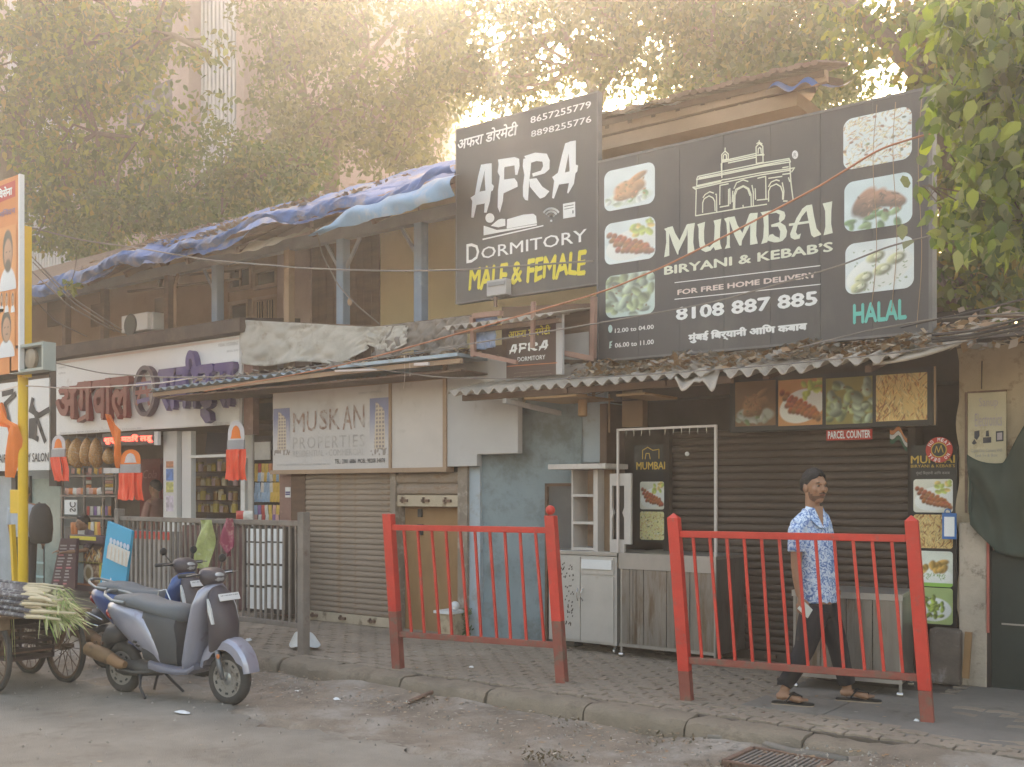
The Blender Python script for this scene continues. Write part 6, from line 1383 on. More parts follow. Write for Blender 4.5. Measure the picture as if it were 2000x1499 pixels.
def portrait(px, py, rx, ry, beard=True, shirt=(.6, .62, .66)):
    X, Z = axz(px, py, yo-.006); W_ = (at(px+rx, py, yo)[0]-X); H_ = (at(px, py-ry, yo)[2]-Z)
    def fn(u, v):
        im = base(u, (.66, .24, .06)); im = blob(im, u, v, .5, .0, .5, .38, 0, shirt, .08, .1)
        im = blob(im, u, v, .5, .62, .3, .34, 0, (.05, .035, .03), .08, .1); im = blob(im, u, v, .52, .56, .24, .26, 0, (.42, .22, .14), .12, .2)
        if beard: im = blob(im, u, v, .52, .38, .2, .12, 0, (.06, .04, .035), .3, .1)
        for ex in (.43, .62): im = blob(im, u, v, ex, .6, .05, .015, 0, (.05, .03, .03), .4, 0)
        im = blob(im, u, v, .54, .46, .09, .018, 0, (.08, .04, .04), .4, 0); return im
    picture('printed_portrait', X-W_, X+W_, Z-H_, Z+H_, yo-.006-.001*(px % 3), fn, HD, n=30)
portrait(15, 505, 18, 62); portrait(12, 650, 18, 48, False)
for px in (3, 13, 25): portrait(px, 590, 5, 20, px == 3)
ptext('शिवसेना', -12, 393, 24, 360, yo-.006, white_p, HD, bold=.04); ptext('अभिनंदन', -12, 430, 30, 402, yo-.006, M('dark_lilac_print', (.25, .15, .25), .6), HD, bold=.03)
b = MB(); quadxz(b, [(-20, 372), (30, 352), (30, 384), (-20, 404)], yo-.003); obj('red_label', b, redw_p, HD)
def streamer(label, px, py0, pxw, py_arch, py_split, py_bot, y, seed, slant=0, side=False):
    """paper hanging: arched printed top, grey band, satin tassel strips"""
    t = thing('festive_hanging', label, 'hanging decoration', at(px, py0, y), group='saffron festive hangings on the shop front')
    X0 = at(px-pxw, py_arch, y)[0]; X1 = at(px+pxw, py_arch, y)[0]; za = at(px, py_arch, y)[2]; zs_ = at(px, py_split, y)[2]; zb_ = at(px, py_bot, y)[2]; zt_ = at(px, py0, y)[2]
    cx = (X0+X1)/2; w = (X1-X0)/2; b = MB(); poly = [(X0, za), (X1, za)]+[(cx+w*math.cos(R(a)), za+(zt_-za)*.0+(zt_-za)*(.35+.65*math.sin(R(a)))) for a in range(0, 181, 20)]
    b.prism(poly, y, y+.006); obj('arched_card', b, sand_or if seed % 2 else M('pale_print_card', (.55, .52, .55), .5, dirt=((.5, .25, .12), .3, 14)), t)
    b = MB(); poly = [(X0+w*.35, za+.02), (X1-w*.35, za+.02)]+[(cx+w*.55*math.cos(R(a)), za+(zt_-za)*(.2+.55*math.sin(R(a)))) for a in range(0, 181, 30)]
    b.prism(poly, y-.004, y-.001); obj('printed_figure', b, M('pale_print_card', (.55, .52, .55)) if seed % 2 else sand_or, t)
    b = MB(); b.box(X0, X1, y-.01, y+.01, zs_, za); obj('grey_band', b, M('silver_grey_card', (.3, .3, .33), .5), t)
    for k, (u0, u1, dy_) in enumerate(((-.08, .45, 0), (.35, .8, -.02), (.7, 1.1, .01))):
        a = X0+(X1-X0)*u0; c_ = X0+(X1-X0)*u1; b = MB()
        b.grid(8, 16, lambda s_, q: (a+(c_-a)*s_+slant*(1-q)*.3+.006*math.sin(q*6+k+seed), y-.012+dy_-.012*math.sin(s_*14+k)-.02*math.sin(q*5+k*1.7+seed)*(1-q), zb_+(zs_-zb_)*q+.01*math.sin(k*4+s_*9)*(1-q))); obj('tassel_strip', b, tass_or, t, smooth=True)
    return t
streamer('saffron hanging with an orange arched card, in front of the snack rack', 255, 878, 19, 907, 924, 977, yg-.55, 1)
streamer('saffron hanging with a pale arched card, at the right end of the sweet shop sign', 461, 822, 16, 860, 878, 938, yg-.3, 2)
streamer('blown red hanging at the left end of the sweet shop sign', 114, 850, 13, 878, 893, 940, yg-.5, 4, slant=.35)
def cloth_poly(name, label, cat, pts, y, m, seed, amp=.05, n=12):
    """waving cloth between two edges; pts: (left edge list, right edge list) of equal length"""
    t = thing(name, label, cat, at(*pts[0][0], y)); L1, R1 = pts; K = len(L1)-1; b = MB()
    def fn(s, q):
        f = q*K; i = min(int(f), K-1); g_ = f-i
        lx = L1[i][0]+(L1[i+1][0]-L1[i][0])*g_; ly = L1[i][1]+(L1[i+1][1]-L1[i][1])*g_; rx = R1[i][0]+(R1[i+1][0]-R1[i][0])*g_; ry = R1[i][1]+(R1[i+1][1]-R1[i][1])*g_
        p = at(lx+(rx-lx)*s, ly+(ry-ly)*s, y); return (p[0], y-amp*math.sin(s*5+q*6+seed)-amp*.4*math.sin(s*13+seed+q*3), p[2])
    b.grid(n, 24, fn); obj('cloth', b, m, t, smooth=True); return t
cloth_poly('saffron_flag', 'saffron swallow tailed flag cut off by the left edge beside the yellow post', 'flag', ([(-25, 790), (-20, 830), (10, 835), (14, 880), (19, 932)], [(2, 786), (22, 818), (38, 830), (36, 860), (21, 934)]), yp_-.1, sand_or, 1)
cloth_poly('saffron_pennant', 'narrow saffron pennant hanging in front of the white sweet shop sign', 'flag', ([(210, 809), (214, 840), (222, 880), (228, 905), (230, 915)], [(213, 811), (239, 841), (233, 880), (231, 905), (231.5, 915)]), yg-.5, sand_or, 2, .03)
cloth_poly('green_towel', 'pale green patterned cloth hung over the brown fence behind the scooters', 'cloth', ([(392, 1016), (384, 1050), (380, 1110)], [(417, 1016), (416, 1060), (410, 1112)]), -2.33, M('pale_green_cloth', (.33, .36, .14), .9, var=.25, vs=14, dirt=((.5, .5, .36), .4, 12)), 3, .025)
cloth_poly('maroon_cloth', 'maroon and pink cloth knotted over the brown fence beside the green cloth', 'cloth', ([(436, 1012), (434, 1040), (433, 1060), (445, 1086)], [(455, 1013), (450, 1040), (457, 1070), (447, 1088)]), -2.33, M('maroon_pink_cloth', (.3, .06, .1), .9, var=.2, dirt=((.5, .32, .28), .5, 6)), 4, .03)
# ------------------------------------------------------------------ scooters
def ringsx(secs, n=16, e=2.6):
    """superellipse rings across y for sections (x, z0, z1, half width)"""
    out = []
    for x, z0, z1, hw in secs:
        cz, hz = (z0+z1)/2, (z1-z0)/2; r = []
        for k in range(n):
            a = 2*math.pi*k/n; ca, sa = math.cos(a), math.sin(a)
            r.append((x, hw*math.copysign(abs(ca)**(2/e), ca), cz+hz*math.copysign(abs(sa)**(2/e), sa)))
        out.append(r)
    return out
def wheel(t, x, z, r, name='wheel', steer=0, rimm=None):
    rimm = rimm or M('grey_wheel_rim', (.3, .28, .26), .45, .55, dirt=((.12, .09, .07), .45, 12)); ax = Vector((math.sin(steer)*-1, math.cos(steer), 0))
    b = MB(); b.torus((x, 0, z), r-.046, .046, ax, 32, 10, sq=1.05); w = obj('wheel', b, tyre_m, t, smooth=True)
    b = MB(); c = Vector((x, 0, z)); R1 = r-.075
    b.tube([c-ax*.038, c-ax*.03, c-ax*.012, c+ax*.012, c+ax*.03, c+ax*.038], [R1+.008, R1-.004, R1-.025, R1-.025, R1-.004, R1+.008], 32); obj('rim', b, rimm, w, smooth='auto')
    b = MB(); u = Vector((0, 0, 1)); v = ax.cross(u)
    for k in range(10):
        a = 2*math.pi*k/10; d = u*math.cos(a)+v*math.sin(a); e = -u*math.sin(a)+v*math.cos(a)
        for s in (-1, 1): b.obox(c+d*(R1-.026)+ax*s*.040, d*.008, e*.014, ax*.002)
    obj('rim_slots', b, blackp, w)
    b = MB(); b.tube([c-ax*.05, c-ax*.035, c+ax*.035, c+ax*.05], [.03, .058, .058, .03], 20); b.tube([c-ax*.075, c+ax*.075], [.014, .014], 10); obj('hub', b, M('brake_drum', (.36, .35, .34), .35, .7), w, smooth='auto'); return w
def scooter(label, loc, rz, paint, paint2, plate, chrome=False, steer=0.0):
    t = thing('parked_scooter', label, 'scooter', loc, rz, 'scooters parked by the fence'); seatm = M('dusty_grey_seat', (.115, .125, .135), .65, var=.12, bump=.15)
    cp = M('chrome', (.6, .6, .6), .2, .95, var=.05); blk = M('scuffed_black_plastic', (.07, .07, .072), .55, var=.2, dirt=((.15, .13, .12), .3, 4))
    wheel(t, 0, .215, .215); wheel(t, 1.24, .215, .222, steer=steer)
    # rear body
    b = MB(); b.loft(ringsx([(-.17, .70, .745, .03), (-.12, .66, .78, .085), (-.02, .57, .80, .125), (.12, .47, .80, .15), (.26, .38, .785, .16), (.38, .33, .745, .16), (.50, .30, .60, .155), (.56, .29, .42, .15)], 18)); body = obj('rear_body', b, paint, t, smooth=True)
    b = MB(); b.loft(ringsx([(.36, .30, .755, .145), (.50, .28, .745, .15), (.62, .28, .73, .145), (.72, .28, .69, .13), (.745, .28, .52, .12)], 16, 4)); obj('under_seat_panel', b, blk, t, smooth='auto')
    for k in range(2):
        b = MB(); b.obox((.30+.035*k, -.163, .47-.03*k), (.02, 0, -.004), (0, .004, 0), (.003, 0, .008)); obj('air_slot', b, blackp, body)
    b = MB(); b.loft(ringsx([(-.08, .775, .80, .04), (-.03, .75, .84, .10), (.12, .73, .855, .14), (.28, .72, .85, .155), (.40, .70, .815, .155), (.56, .66, .80, .145), (.72, .64, .79, .12), (.80, .66, .765, .07)], 18, 2.8)); obj('seat', b, seatm, t, smooth=True)
    b = MB()
    for s in (-1, 1): b.tube([(.16, s*.155, .79), (.02, s*.16, .80), (-.10, s*.13, .84), (-.16, s*.07, .86)], .013, 8)
    b.tube([(-.16, -.07, .86), (-.18, 0, .865), (-.16, .07, .86)], .013, 8); obj('grab_rail', b, M('grey_alloy', (.3, .31, .31), .4, .6), t, smooth=True)
    b = MB(); b.loft(ringsx([(-.185, .67, .70, .04), (-.16, .645, .72, .07), (-.10, .62, .71, .09)], 12)); obj('tail_lamp', b, M('tail_lamp_red', (.3, .02, .02), .25), t, smooth=True)
    # floor, tunnel, leg shield
    b = MB(); b.loft(ringsx([(.44, .24, .33, .15), (.56, .225, .31, .17), (.75, .22, .285, .175), (.90, .23, .29, .17), (.96, .27, .33, .14)], 14, 4)); obj('floor_board', b, paint2, t, smooth='auto')
    b = MB(); n = 12
    cl = [(.86, .24), (.90, .34), (.95, .50), (1.00, .66), (1.045, .80), (1.075, .92), (1.08, .97)]; hw = [.13, .175, .19, .20, .205, .17, .08]
    rings = []
    for (x, z), h in zip(cl, hw):
        r_2 = []
        for k in range(18):
            a = 2*math.pi*k/18; yy = h*math.copysign(abs(math.cos(a))**.7, math.cos(a)); r_2.append((x+.045*math.sin(a)*1.0-.10*(abs(yy)/.2)**2*.45, yy, z))
        rings.append(r_2)
    b.loft(rings); sh = obj('leg_shield', b, paint, t, smooth=True)
    b = MB(); rings = []
    for x, z, hx, hy in ((1.10, .38, .05, .07), (1.17, .45, .10, .11), (1.205, .54, .125, .135), (1.20, .66, .115, .15), (1.175, .79, .09, .15), (1.15, .90, .06, .12), (1.12, .96, .03, .06)):
        rings.append([(x-.03+hx*math.cos(2*math.pi*k/16), hy*math.sin(2*math.pi*k/16), z) for k in range(16)])
    b.loft(rings); nose = obj('front_cover', b, M('dark_maroon_cover', (.075, .06, .066), .4, dirt=((.14, .11, .1), .3, 3)), t, smooth=True)
    for s in (-1, 1):
        b = MB(); b.prism([(1.13, .86), (1.17, .78), (1.20, .66), (1.18, .66), (1.14, .76)], s*.15-.012, s*.15+.012); obj('indicator_lens', b, M('clear_indicator', (.6, .6, .6), .15), nose)
    # number plate
    b = MB(); b.obox((1.235, -.0, .87), (.004, 0, .002), (0, .125, 0), (-.012, 0, .028)); pl = obj('number_plate', b, board_w, t, bev=.004)
    v, f = _textmesh(plate, .015); ax_ = min(p[0] for p in v); bx_ = max(p[0] for p in v); ay_ = min(p[1] for p in v); by_ = max(p[1] for p in v); b = MB()
    b.add([(1.241-.2*((p[1]-ay_)/(by_-ay_)-.5)*.036*.0-(p[1]-ay_)/(by_-ay_)*.012+.004, -.105+.21*(p[0]-ax_)/(bx_-ax_), .852+.036*(p[1]-ay_)/(by_-ay_)) for p in v], f); obj('lettering', b, blk_p, pl)
    # handlebar group
    b = MB(); rings = []
    for x, z, hx, hy in ((1.04, .93, .05, .06), (1.05, .985, .085, .12), (1.05, 1.03, .095, .15), (1.035, 1.075, .07, .13), (1.02, 1.10, .035, .07)):
        rings.append([(x+hx*math.cos(2*math.pi*k/16), hy*math.sin(2*math.pi*k/16), z) for k in range(16)])
    b.loft(rings); hb = obj('handlebar_cover', b, M('dark_maroon_cover', (.075, .06, .066)), t, smooth=True)
    b = MB(); b.ball((1.115, 0, 1.02), .055, 14, 8, (.5, 1.4, .8)); obj('headlamp', b, M('headlamp_glass', (.45, .45, .45), .1, .2), hb, smooth=True)
    for s in (-1, 1):
        b = MB(); b.tube([(1.02, s*.11, 1.04), (1.00, s*.20, 1.05), (.97, s*.32, 1.045)], [.012, .016, .018], 10); g_ = obj('hand_grip', b, blackp, hb, smooth=True)
        b = MB(); b.tube([(1.04, s*.15, 1.05), (1.06, s*.22, 1.055), (1.05, s*.31, 1.05)], .006, 6); obj('brake_lever', b, cp, g_)
        if chrome or s > 0: b = MB(); b.tube([(1.0, s*.14, 1.06), (.97, s*.2, 1.14)], .005, 6); b.ball((.965, s*.21, 1.165), .045, 10, 8, (.25, 1.1, .8)); obj('mirror', b, blackp, g_, smooth=True)
    # front fork and fender
    b = MB()
    for s in (-1, 1): b.tube([(1.15, s*.075, .50), (1.20, s*.085, .33), (1.24, s*.085, .215)], [.022, .024, .018], 8)
    obj('fork', b, M('grey_fork', (.2, .2, .21), .45, .5), t, smooth=True)
    b = MB(); rings = []; rr = .262
    for k in range(13):
        a = R(168-k*(168-8)/12); cx_, cz_ = 1.235+math.cos(a)*rr, .235+math.sin(a)*rr*1.12; h = .085+.012*math.sin(math.pi*k/12)
        ru = Vector((math.cos(a), 0, math.sin(a)))
        pr = [(-h, -.075), (-h, -.01), (-h*.75, .018), (0, .03), (h*.75, .018), (h, -.01), (h, -.075), (h*.93, -.075), (h*.9, -.01), (0, .018), (-h*.9, -.01), (-h*.93, -.075)]
        if k < 2 or k > 10: pr = [(p, max(q, -.03)) for p, q in pr]
        rings.append([tuple(Vector((cx_, p, cz_))+ru*q) for p, q in pr])
    b.loft(rings); fd = obj('front_fender', b, paint, t, smooth='auto')
    for s in (-1, 1): b = MB(); b.ball((1.205, s*.107, .40), .02, 10, 8, (1, .4, 1)); obj('orange_reflector', b, M('orange_reflector_plastic', (.55, .16, .05), .3), fd, smooth=True)
    # engine, exhaust, stands
    b = MB(); b.loft(ringsx([(-.06, .17, .27, .06), (.05, .15, .30, .09), (.25, .16, .30, .10), (.45, .18, .27, .09)], 12)); obj('engine_case', b, M('oily_engine', (.08, .075, .07), .6, .3, dirt=((.2, .17, .14), .3, 6)), t, smooth=True)
    ex = M('rusty_exhaust', (.24, .15, .085), .6, .4, dirt=((.12, .08, .06), .4, 7), bump=.2)
    b = MB(); b.tube([(-.31, -.15, .385), (-.29, -.15, .38), (-.10, -.15, .335), (-.02, -.15, .315), (.02, -.15, .305)], [.04, .058, .064, .058, .03], 18); mf = obj('muffler', b, ex, t, smooth='auto')
    b = MB(); b.tube([(.0, -.152, .31), (.10, -.152, .275), (.17, -.15, .27)], [.052, .046, .03], 14); obj('heat_shield', b, M('scorched_shield', (.3, .17, .09), .6, .3), mf, smooth='auto')
    b = MB(); b.tube([(.02, -.14, .30), (.10, -.13, .23), (.22, -.12, .205), (.36, -.10, .21), (.45, -.06, .22)], .016, 8); obj('exhaust_pipe', b, M('oily_engine', (.08, .075, .07)), mf, smooth=True)
    b = MB()
    for k in (-.2, -.12): b.obox((k, -.15, .435), (.012, 0, 0), (0, .01, 0), (0, 0, .012))
    obj('muffler_bracket', b, rust_m, mf)
    b = MB(); b.tube([(.30, -.10, .2), (.36, -.16, .10), (.46, -.2, .02)], .012, 6); b.tube([(.34, .12, .2), (.42, .17, .10), (.52, .2, .015)], .012, 6); b.tube([(.3, -.12, .19), (.3, .12, .19)], .012, 6); b.tube([(.3, .12, .2), (.22, .14, .02)], .012, 6); obj('centre_stand', b, blackp, t)
    b = MB(); b.loft(ringsx([(-.24, .30, .50, .05), (-.16, .40, .58, .075), (.0, .44, .56, .08)], 10)); obj('rear_mudguard', b, blk, t, smooth=True)
    if chrome:
        b = MB()
        for s in (-1, 1):
            b.tube([(.80, s*.2, .30), (.84, s*.22, .5), (.92, s*.22, .80), (.99, s*.2, .82), (1.06, s*.18, .66), (1.12, s*.18, .48)], .009, 6); b.tube([(.88, s*.22, .66), (1.03, s*.2, .68)], .008, 6); b.tube([(-.26, s*.15, .58), (-.2, s*.19, .47), (.10, s*.2, .44)], .009, 6); b.tube([(-.26, s*.15, .60), (.15, s*.2, .50)], .009, 6)
        obj('crash_guard', b, cp, t, smooth=True)
    return t
paintA = M('lilac_grey_paint', (.34, .34, .41), .3, .4, var=.1, vs=1.5, coat=.6, dirt=((.19, .13, .15), .35, 3.2)); paintB = M('navy_blue_paint', (.03, .08, .24), .3, .2, var=.1, coat=.5, dirt=((.1, .12, .17), .25, 3))
def camdir(dx, dd): return math.atan2(dx*ST+dd*CT, dx*CT-dd*ST)   # heading of an offset given as seen from the street: right, away
pr_ = on(243, 1353, 0); pf_ = on(447, 1371, 0)
def head_for(p, px, wb):
    best = None
    for k in range(-400, 400):
        h = k*.002; X, Y = p[0]+wb*math.cos(h)-CX, p[1]+wb*math.sin(h)-CY; q = 1000+FPX*(X*CT+Y*ST)/(-X*ST+Y*CT)
        if best is None or abs(q-px) < best[0]: best = (abs(q-px), h)
    return best[1]
WBS = .93; hdg = head_for(pr_, 449, 1.24*WBS); SC1 = scooter('dusty lilac grey scooter with rusty exhaust parked in front, beside the dark blue one', (pr_[0], pr_[1], 0), hdg, paintA, M('lilac_floor', (.17, .165, .2), .5, dirt=((.12, .08, .1), .4, 4)), 'MH 02 DS 5423', steer=.0); SC1.scale = (WBS, .96, 1.0)
pr2 = on(208, 1306, 0); SC2 = scooter('dark blue scooter with chrome crash guards parked behind the lilac grey one', (pr2[0], pr2[1], 0), hdg+.03, paintB, paintB, 'MH 02 CT 3541', chrome=True); SC2.scale = (WBS, .96, 1.0)
print('SCOOT', pr_, pf_, math.dist(pr_[:2], pf_[:2]), hdg)

# ------------------------------------------------------------------ hand cart loaded with sugar cane
CTT = thing('hand_cart', 'old wooden hand cart on spoked bicycle wheels loaded with sugar cane', 'cart', (-2.9, -4.25, 0))
rimr = M('rusty_bicycle_rim', (.13, .085, .06), .7, .3, dirt=((.2, .14, .1), .4, 9))
def spoked(x, y, r):
    b = MB(); b.torus((x, y, r), r-.02, .022, (0, 1, 0), 40, 8); w = obj('wheel', b, tyre_m, CTT, smooth=True)
    b = MB(); b.torus((x, y, r), r-.05, .013, (0, 1, 0), 40, 6, sq=1.5); obj('rim', b, rimr, w, smooth=True)
    b = MB(); n = 18
    for k in range(n):
        a = 2*math.pi*k/n; s = .03 if k % 2 else -.03; b.bar((x+.02*math.cos(a+.6), y+s, r+.02*math.sin(a+.6)), (x+(r-.05)*math.cos(a), y, r+(r-.05)*math.sin(a)), .006)
    obj('spokes', b, rimr, w, kind='stuff'); b = MB(); b.cyl((x, y, r), .03, .09, 12, 'y'); obj('hub', b, rimr, w)
for x, y in ((-2.03, -3.97), (-2.05, -4.62), (-2.74, -3.93), (-2.76, -4.66)): spoked(x, y, .325)
zb = .555
b = MB(); b.box(-4.6, -1.82, -4.66, -4.58, zb, zb+.09); b.box(-4.6, -1.82, -3.98, -3.90, zb, zb+.09); obj('side_beam', b, wood_m, CTT)
for k in range(9): b = MB(); b.box(-4.55+k*.31, -4.55+k*.31+.29, -4.70, -3.86, zb+.092, zb+.12); obj('plank', b, wood_m, CTT)
for x in (-2.05, -2.75):
    b = MB(); b.bar((x, -4.7, .325), (x, -3.88, .325), .03); obj('axle', b, rust_m, CTT)
    for y in (-4.54, -4.02): b = MB(); b.bar((x, y, .325), (x-.05, y, zb), .04); b.bar((x, y, .325), (x+.14, y, zb), .03); obj('strut', b, rust_m, CTT)
for y in (-4.68, -3.9): b = MB(); b.bar((-1.86, y, .34), (-1.84, y, zb), .035); obj('prop_leg', b, wood_m, CTT)
cane_d = M('dark_banded_cane', (.10, .085, .09), .5, var=.3, vs=3, dirt=((.46, .45, .43), .5, 11)); cane_l = M('pale_cane_sheath', (.5, .42, .28), .7, var=.15, vs=5, dirt=((.35, .32, .14), .35, 5), stretch=(.4, 3, 3)); leafc = mat_leaf('cane_leaf', [(.15, .24, .06), (.3, .36, .13), (.48, .46, .26), (.22, .3, .08)], .3)
r = random.Random(11)
for k in range(34):
    y = -4.68+.78*((k*7) % 34)/34; z = zb+.15+.045*(k % 4)+r.uniform(0, .01); x1_ = at(52, 1165, y)[0]+r.uniform(-.12, .12); t = thing('sugar_cane', 'long dark sugar cane stalk with a pale top in the bundle on the hand cart', 'sugar cane', (x1_, y, z), group='sugar cane stalks on the hand cart')
    b = MB(); yy = y+r.uniform(-.06, .06); b.tube([(-4.7, yy, z), (-3.6, (y+yy)/2, z+.01), (x1_, y, z)], .019, 7); obj('stalk', b, cane_d, t, smooth=True)
    b = MB(); xe = x1_+r.uniform(.35, .6); ye_ = y+r.uniform(-.05, .08); b.tube([(x1_-.02, y, z), (x1_+.2, (y+ye_)/2, z+.01), (xe, ye_, z+r.uniform(-.03, .04))], [.02, .017, .01], 6); top = obj('pale_top', b, cane_l, t, smooth=True)
    V = []
    for q in range(9):
        a = r.uniform(-.5, .5)*1.1; e = r.uniform(-.5, .3); L_ = r.uniform(.12, .34); w = r.uniform(.004, .011); p = Vector((xe-r.uniform(0, .22), ye_, z)); d = Vector((math.cos(a)*math.cos(e), math.sin(a), math.sin(e))); sd = d.cross(Vector((0, 0, 1))).normalized()*w
        pts = [p, p+d*L_*.5+Vector((0, 0, -.01)), p+d*L_+Vector((0, 0, -.10*r.random()))]
        V += [pts[0]-sd*.6, pts[1]-sd, pts[1]+sd, pts[0]+sd*.6, pts[1]-sd, pts[2]-sd*.3, pts[2]+sd*.3, pts[1]+sd]
    big('leaf_blades', np.array([tuple(v) for v in V]), None, leafc, top, kind='stuff')
V = []
for q in range(20):
    p = Vector((r.uniform(-2.15, -1.8), r.uniform(-4.72, -4.5), zb+.1)); L_ = r.uniform(.12, .38); w = Vector((r.uniform(.006, .014), 0, 0)); d = Vector((r.uniform(-.15, .15), -.03, -L_)); V += [p-w, p+w, p+d+w*.3, p+d-w*.3]
b0 = big('hanging_cane_leaves', np.array([tuple(v) for v in V]), None, leafc, kind='stuff'); tag(b0, 'dry cane leaves hanging down over the end of the hand cart', 'leaves')
KR = thing('plastic_crate', 'dark brown slatted plastic crate slung under the hand cart', 'crate', (-2.45, -4.35, .3)); crm = M('dirty_maroon_plastic', (.06, .038, .036), .65, var=.3, dirt=((.13, .1, .08), .3, 6))
xx0, xx1, yy0, yy1, z0, z1 = -2.62, -2.02, -4.48, -4.08, .26, .56
for k in range(5):
    z = z0+k*(z1-z0)/4.4; b = MB(); h = .028
    b.box(xx0, xx1, yy0, yy0+.012, z, z+h); b.box(xx0, xx1, yy1-.012, yy1, z, z+h); b.box(xx0, xx0+.012, yy0+.012, yy1-.012, z, z+h); b.box(xx1-.012, xx1, yy0+.012, yy1-.012, z, z+h); obj('slat_band', b, crm, KR)
b = MB()
for x in (xx0, (xx0+xx1)/2, xx1-.03):
    for y in (yy0-.004, yy1-.01): b.box(x, x+.03, y, y+.014, z0, z1+.01)
obj('corner_post', b, crm, KR, kind='stuff'); b = MB(); b.box(xx0, xx1, yy0, yy1, z0-.01, z0-.001); obj('base', b, crm, KR)
t = thing('dark_sack_bundle', 'dark bundle of rags and rope stuffed between crate and cart bed', 'bundle', (-2.5, -4.25, .6)); b = MB(); b.ball((-2.45, -4.2, .60), .2, 14, 8, (1.5, .9, .5)); b.ball((-2.75, -4.3, .58), .14, 12, 8, (1.3, .9, .8)); obj('bundle', b, dark_m, t, smooth=True)

# ------------------------------------------------------------------ people
skin_m = M('brown_skin', (.31, .165, .10), .5, var=.08, vs=14, bump=.1); hair_m = M('black_hair', (.016, .013, .012), .55, var=.3, vs=60, bump=.8, bs=160)
def fuse(name, mb, m, parent, vox=.012, sm=4, sub=None):
    o = obj(name, mb, m, parent, smooth=True)
    md = o.modifiers.new('r', 'REMESH'); md.mode = 'VOXEL'; md.voxel_size = vox; md.use_smooth_shade = True
    md = o.modifiers.new('m', 'SMOOTH'); md.iterations = sm; md.factor = .5
    return o
def head_into(b, c, f, s=1.0):
    """skull, jaw, nose, ears, neck-side; c centre, f facing (unit, level)"""
    c = Vector(c); f = Vector(f).normalized(); l = Vector((-f.y, f.x, 0)); up = Vector((0, 0, 1))
    def el(ctr, rf, rl, ru, n=16, m=12):
        V = []; F = []; ctr = Vector(ctr); k0 = MB(); k0.ball((0, 0, 0), 1, n, m)
        b.add([tuple(ctr+f*(x*rf)+l*(y*rl)+up*(z*ru)) for x, y, z in k0.v], k0.f)
    el(c+up*.025*s-f*.012*s, .094*s, .073*s, .088*s); el(c-up*.035*s+f*.018*s, .068*s, .058*s, .075*s); el(c-up*.085*s+f*.045*s, .032*s, .032*s, .026*s)
    el(c+f*.086*s-up*.005*s, .016*s, .010*s, .026*s, 10, 8); el(c+f*.097*s-up*.022*s, .014*s, .016*s, .011*s, 10, 8)
    el(c+f*.078*s+up*.026*s, .016*s, .05*s, .010*s, 10, 8); el(c+f*.079*s-up*.052*s, .012*s, .026*s, .009*s, 10, 8)
    for q in (-1, 1):
        el(c+l*q*.074*s-f*.006*s-up*.008*s, .017*s, .009*s, .029*s, 10, 8); el(c+f*.055*s+l*q*.036*s-up*.018*s, .028*s, .026*s, .026*s, 10, 8)
def face_bits(t, c, f, s=1.0, stubble=True, body=None):
    c = Vector(c); f = Vector(f).normalized(); l = Vector((-f.y, f.x, 0)); up = Vector((0, 0, 1)); P = body or t
    for q in (-1, 1):
        e = c+f*.0755*s+l*q*.031*s+up*.006*s; b = MB(); b.ball(e, .0105*s, 10, 8, (1, 1, .62)); ey = obj('eye', b, M('eye_white', (.22, .17, .14), .3), P, smooth=True)
        b = MB(); b.ball(e+f*.0075*s, .0055*s, 8, 6, (1, 1, .8)); obj('iris', b, M('dark_iris', (.02, .012, .01), .15), ey, smooth=True)
        b = MB(); b.tube([e+f*.008*s+up*.018*s-l*q*.016*s, e+f*.010*s+up*.022*s, e+f*.0*s+up*.018*s+l*q*.02*s], [.003*s, .004*s, .002*s], 6); obj('eyebrow', b, hair_m, P)
    b = MB(); b.tube([c+f*.083*s-up*.055*s-l*.024*s, c+f*.092*s-up*.0535*s, c+f*.083*s-up*.055*s+l*.024*s], [.003*s, .0055*s, .003*s], 6); obj('lips', b, M('lip_brown', (.17, .06, .045), .45), P, smooth=True)
    if stubble:
        b = MB(); b.tube([c+f*.082*s-up*.046*s-l*.026*s, c+f*.094*s-up*.040*s, c+f*.082*s-up*.046*s+l*.026*s], [.002*s, .0042*s, .002*s], 6); obj('moustache', b, hair_m, P)
def hair(t, c, f, s=1.0, P=None):
    c = Vector(c); f = Vector(f).normalized(); l = Vector((-f.y, f.x, 0)); up = Vector((0, 0, 1)); b = MB(); k0 = MB(); k0.ball((0, 0, 0), 1, 28, 20); V = []; r = random.Random(3)
    for x, y, z in k0.v:
        rf, rl, ru = .095*s, .0755*s, .092*s
        zz = z; low = -.2-.75*max(0, -x)+.80*max(0, x)**1.6+.07*math.sin(x*13+y*17)
        if z < low: zz = low-.02; x *= .95; y *= .97; 
        k = 1+.06*math.sin(x*19+y*23)*math.sin(z*17+x*9)+.13*max(0, x+.2)*max(0, z)
        V.append(tuple(c+up*.027*s-f*.014*s+f*x*rf*k+l*y*rl*k+up*zz*ru*k*1.06))
    b.add(V, k0.f); return obj('hair', b, hair_m, P or t, smooth=True)
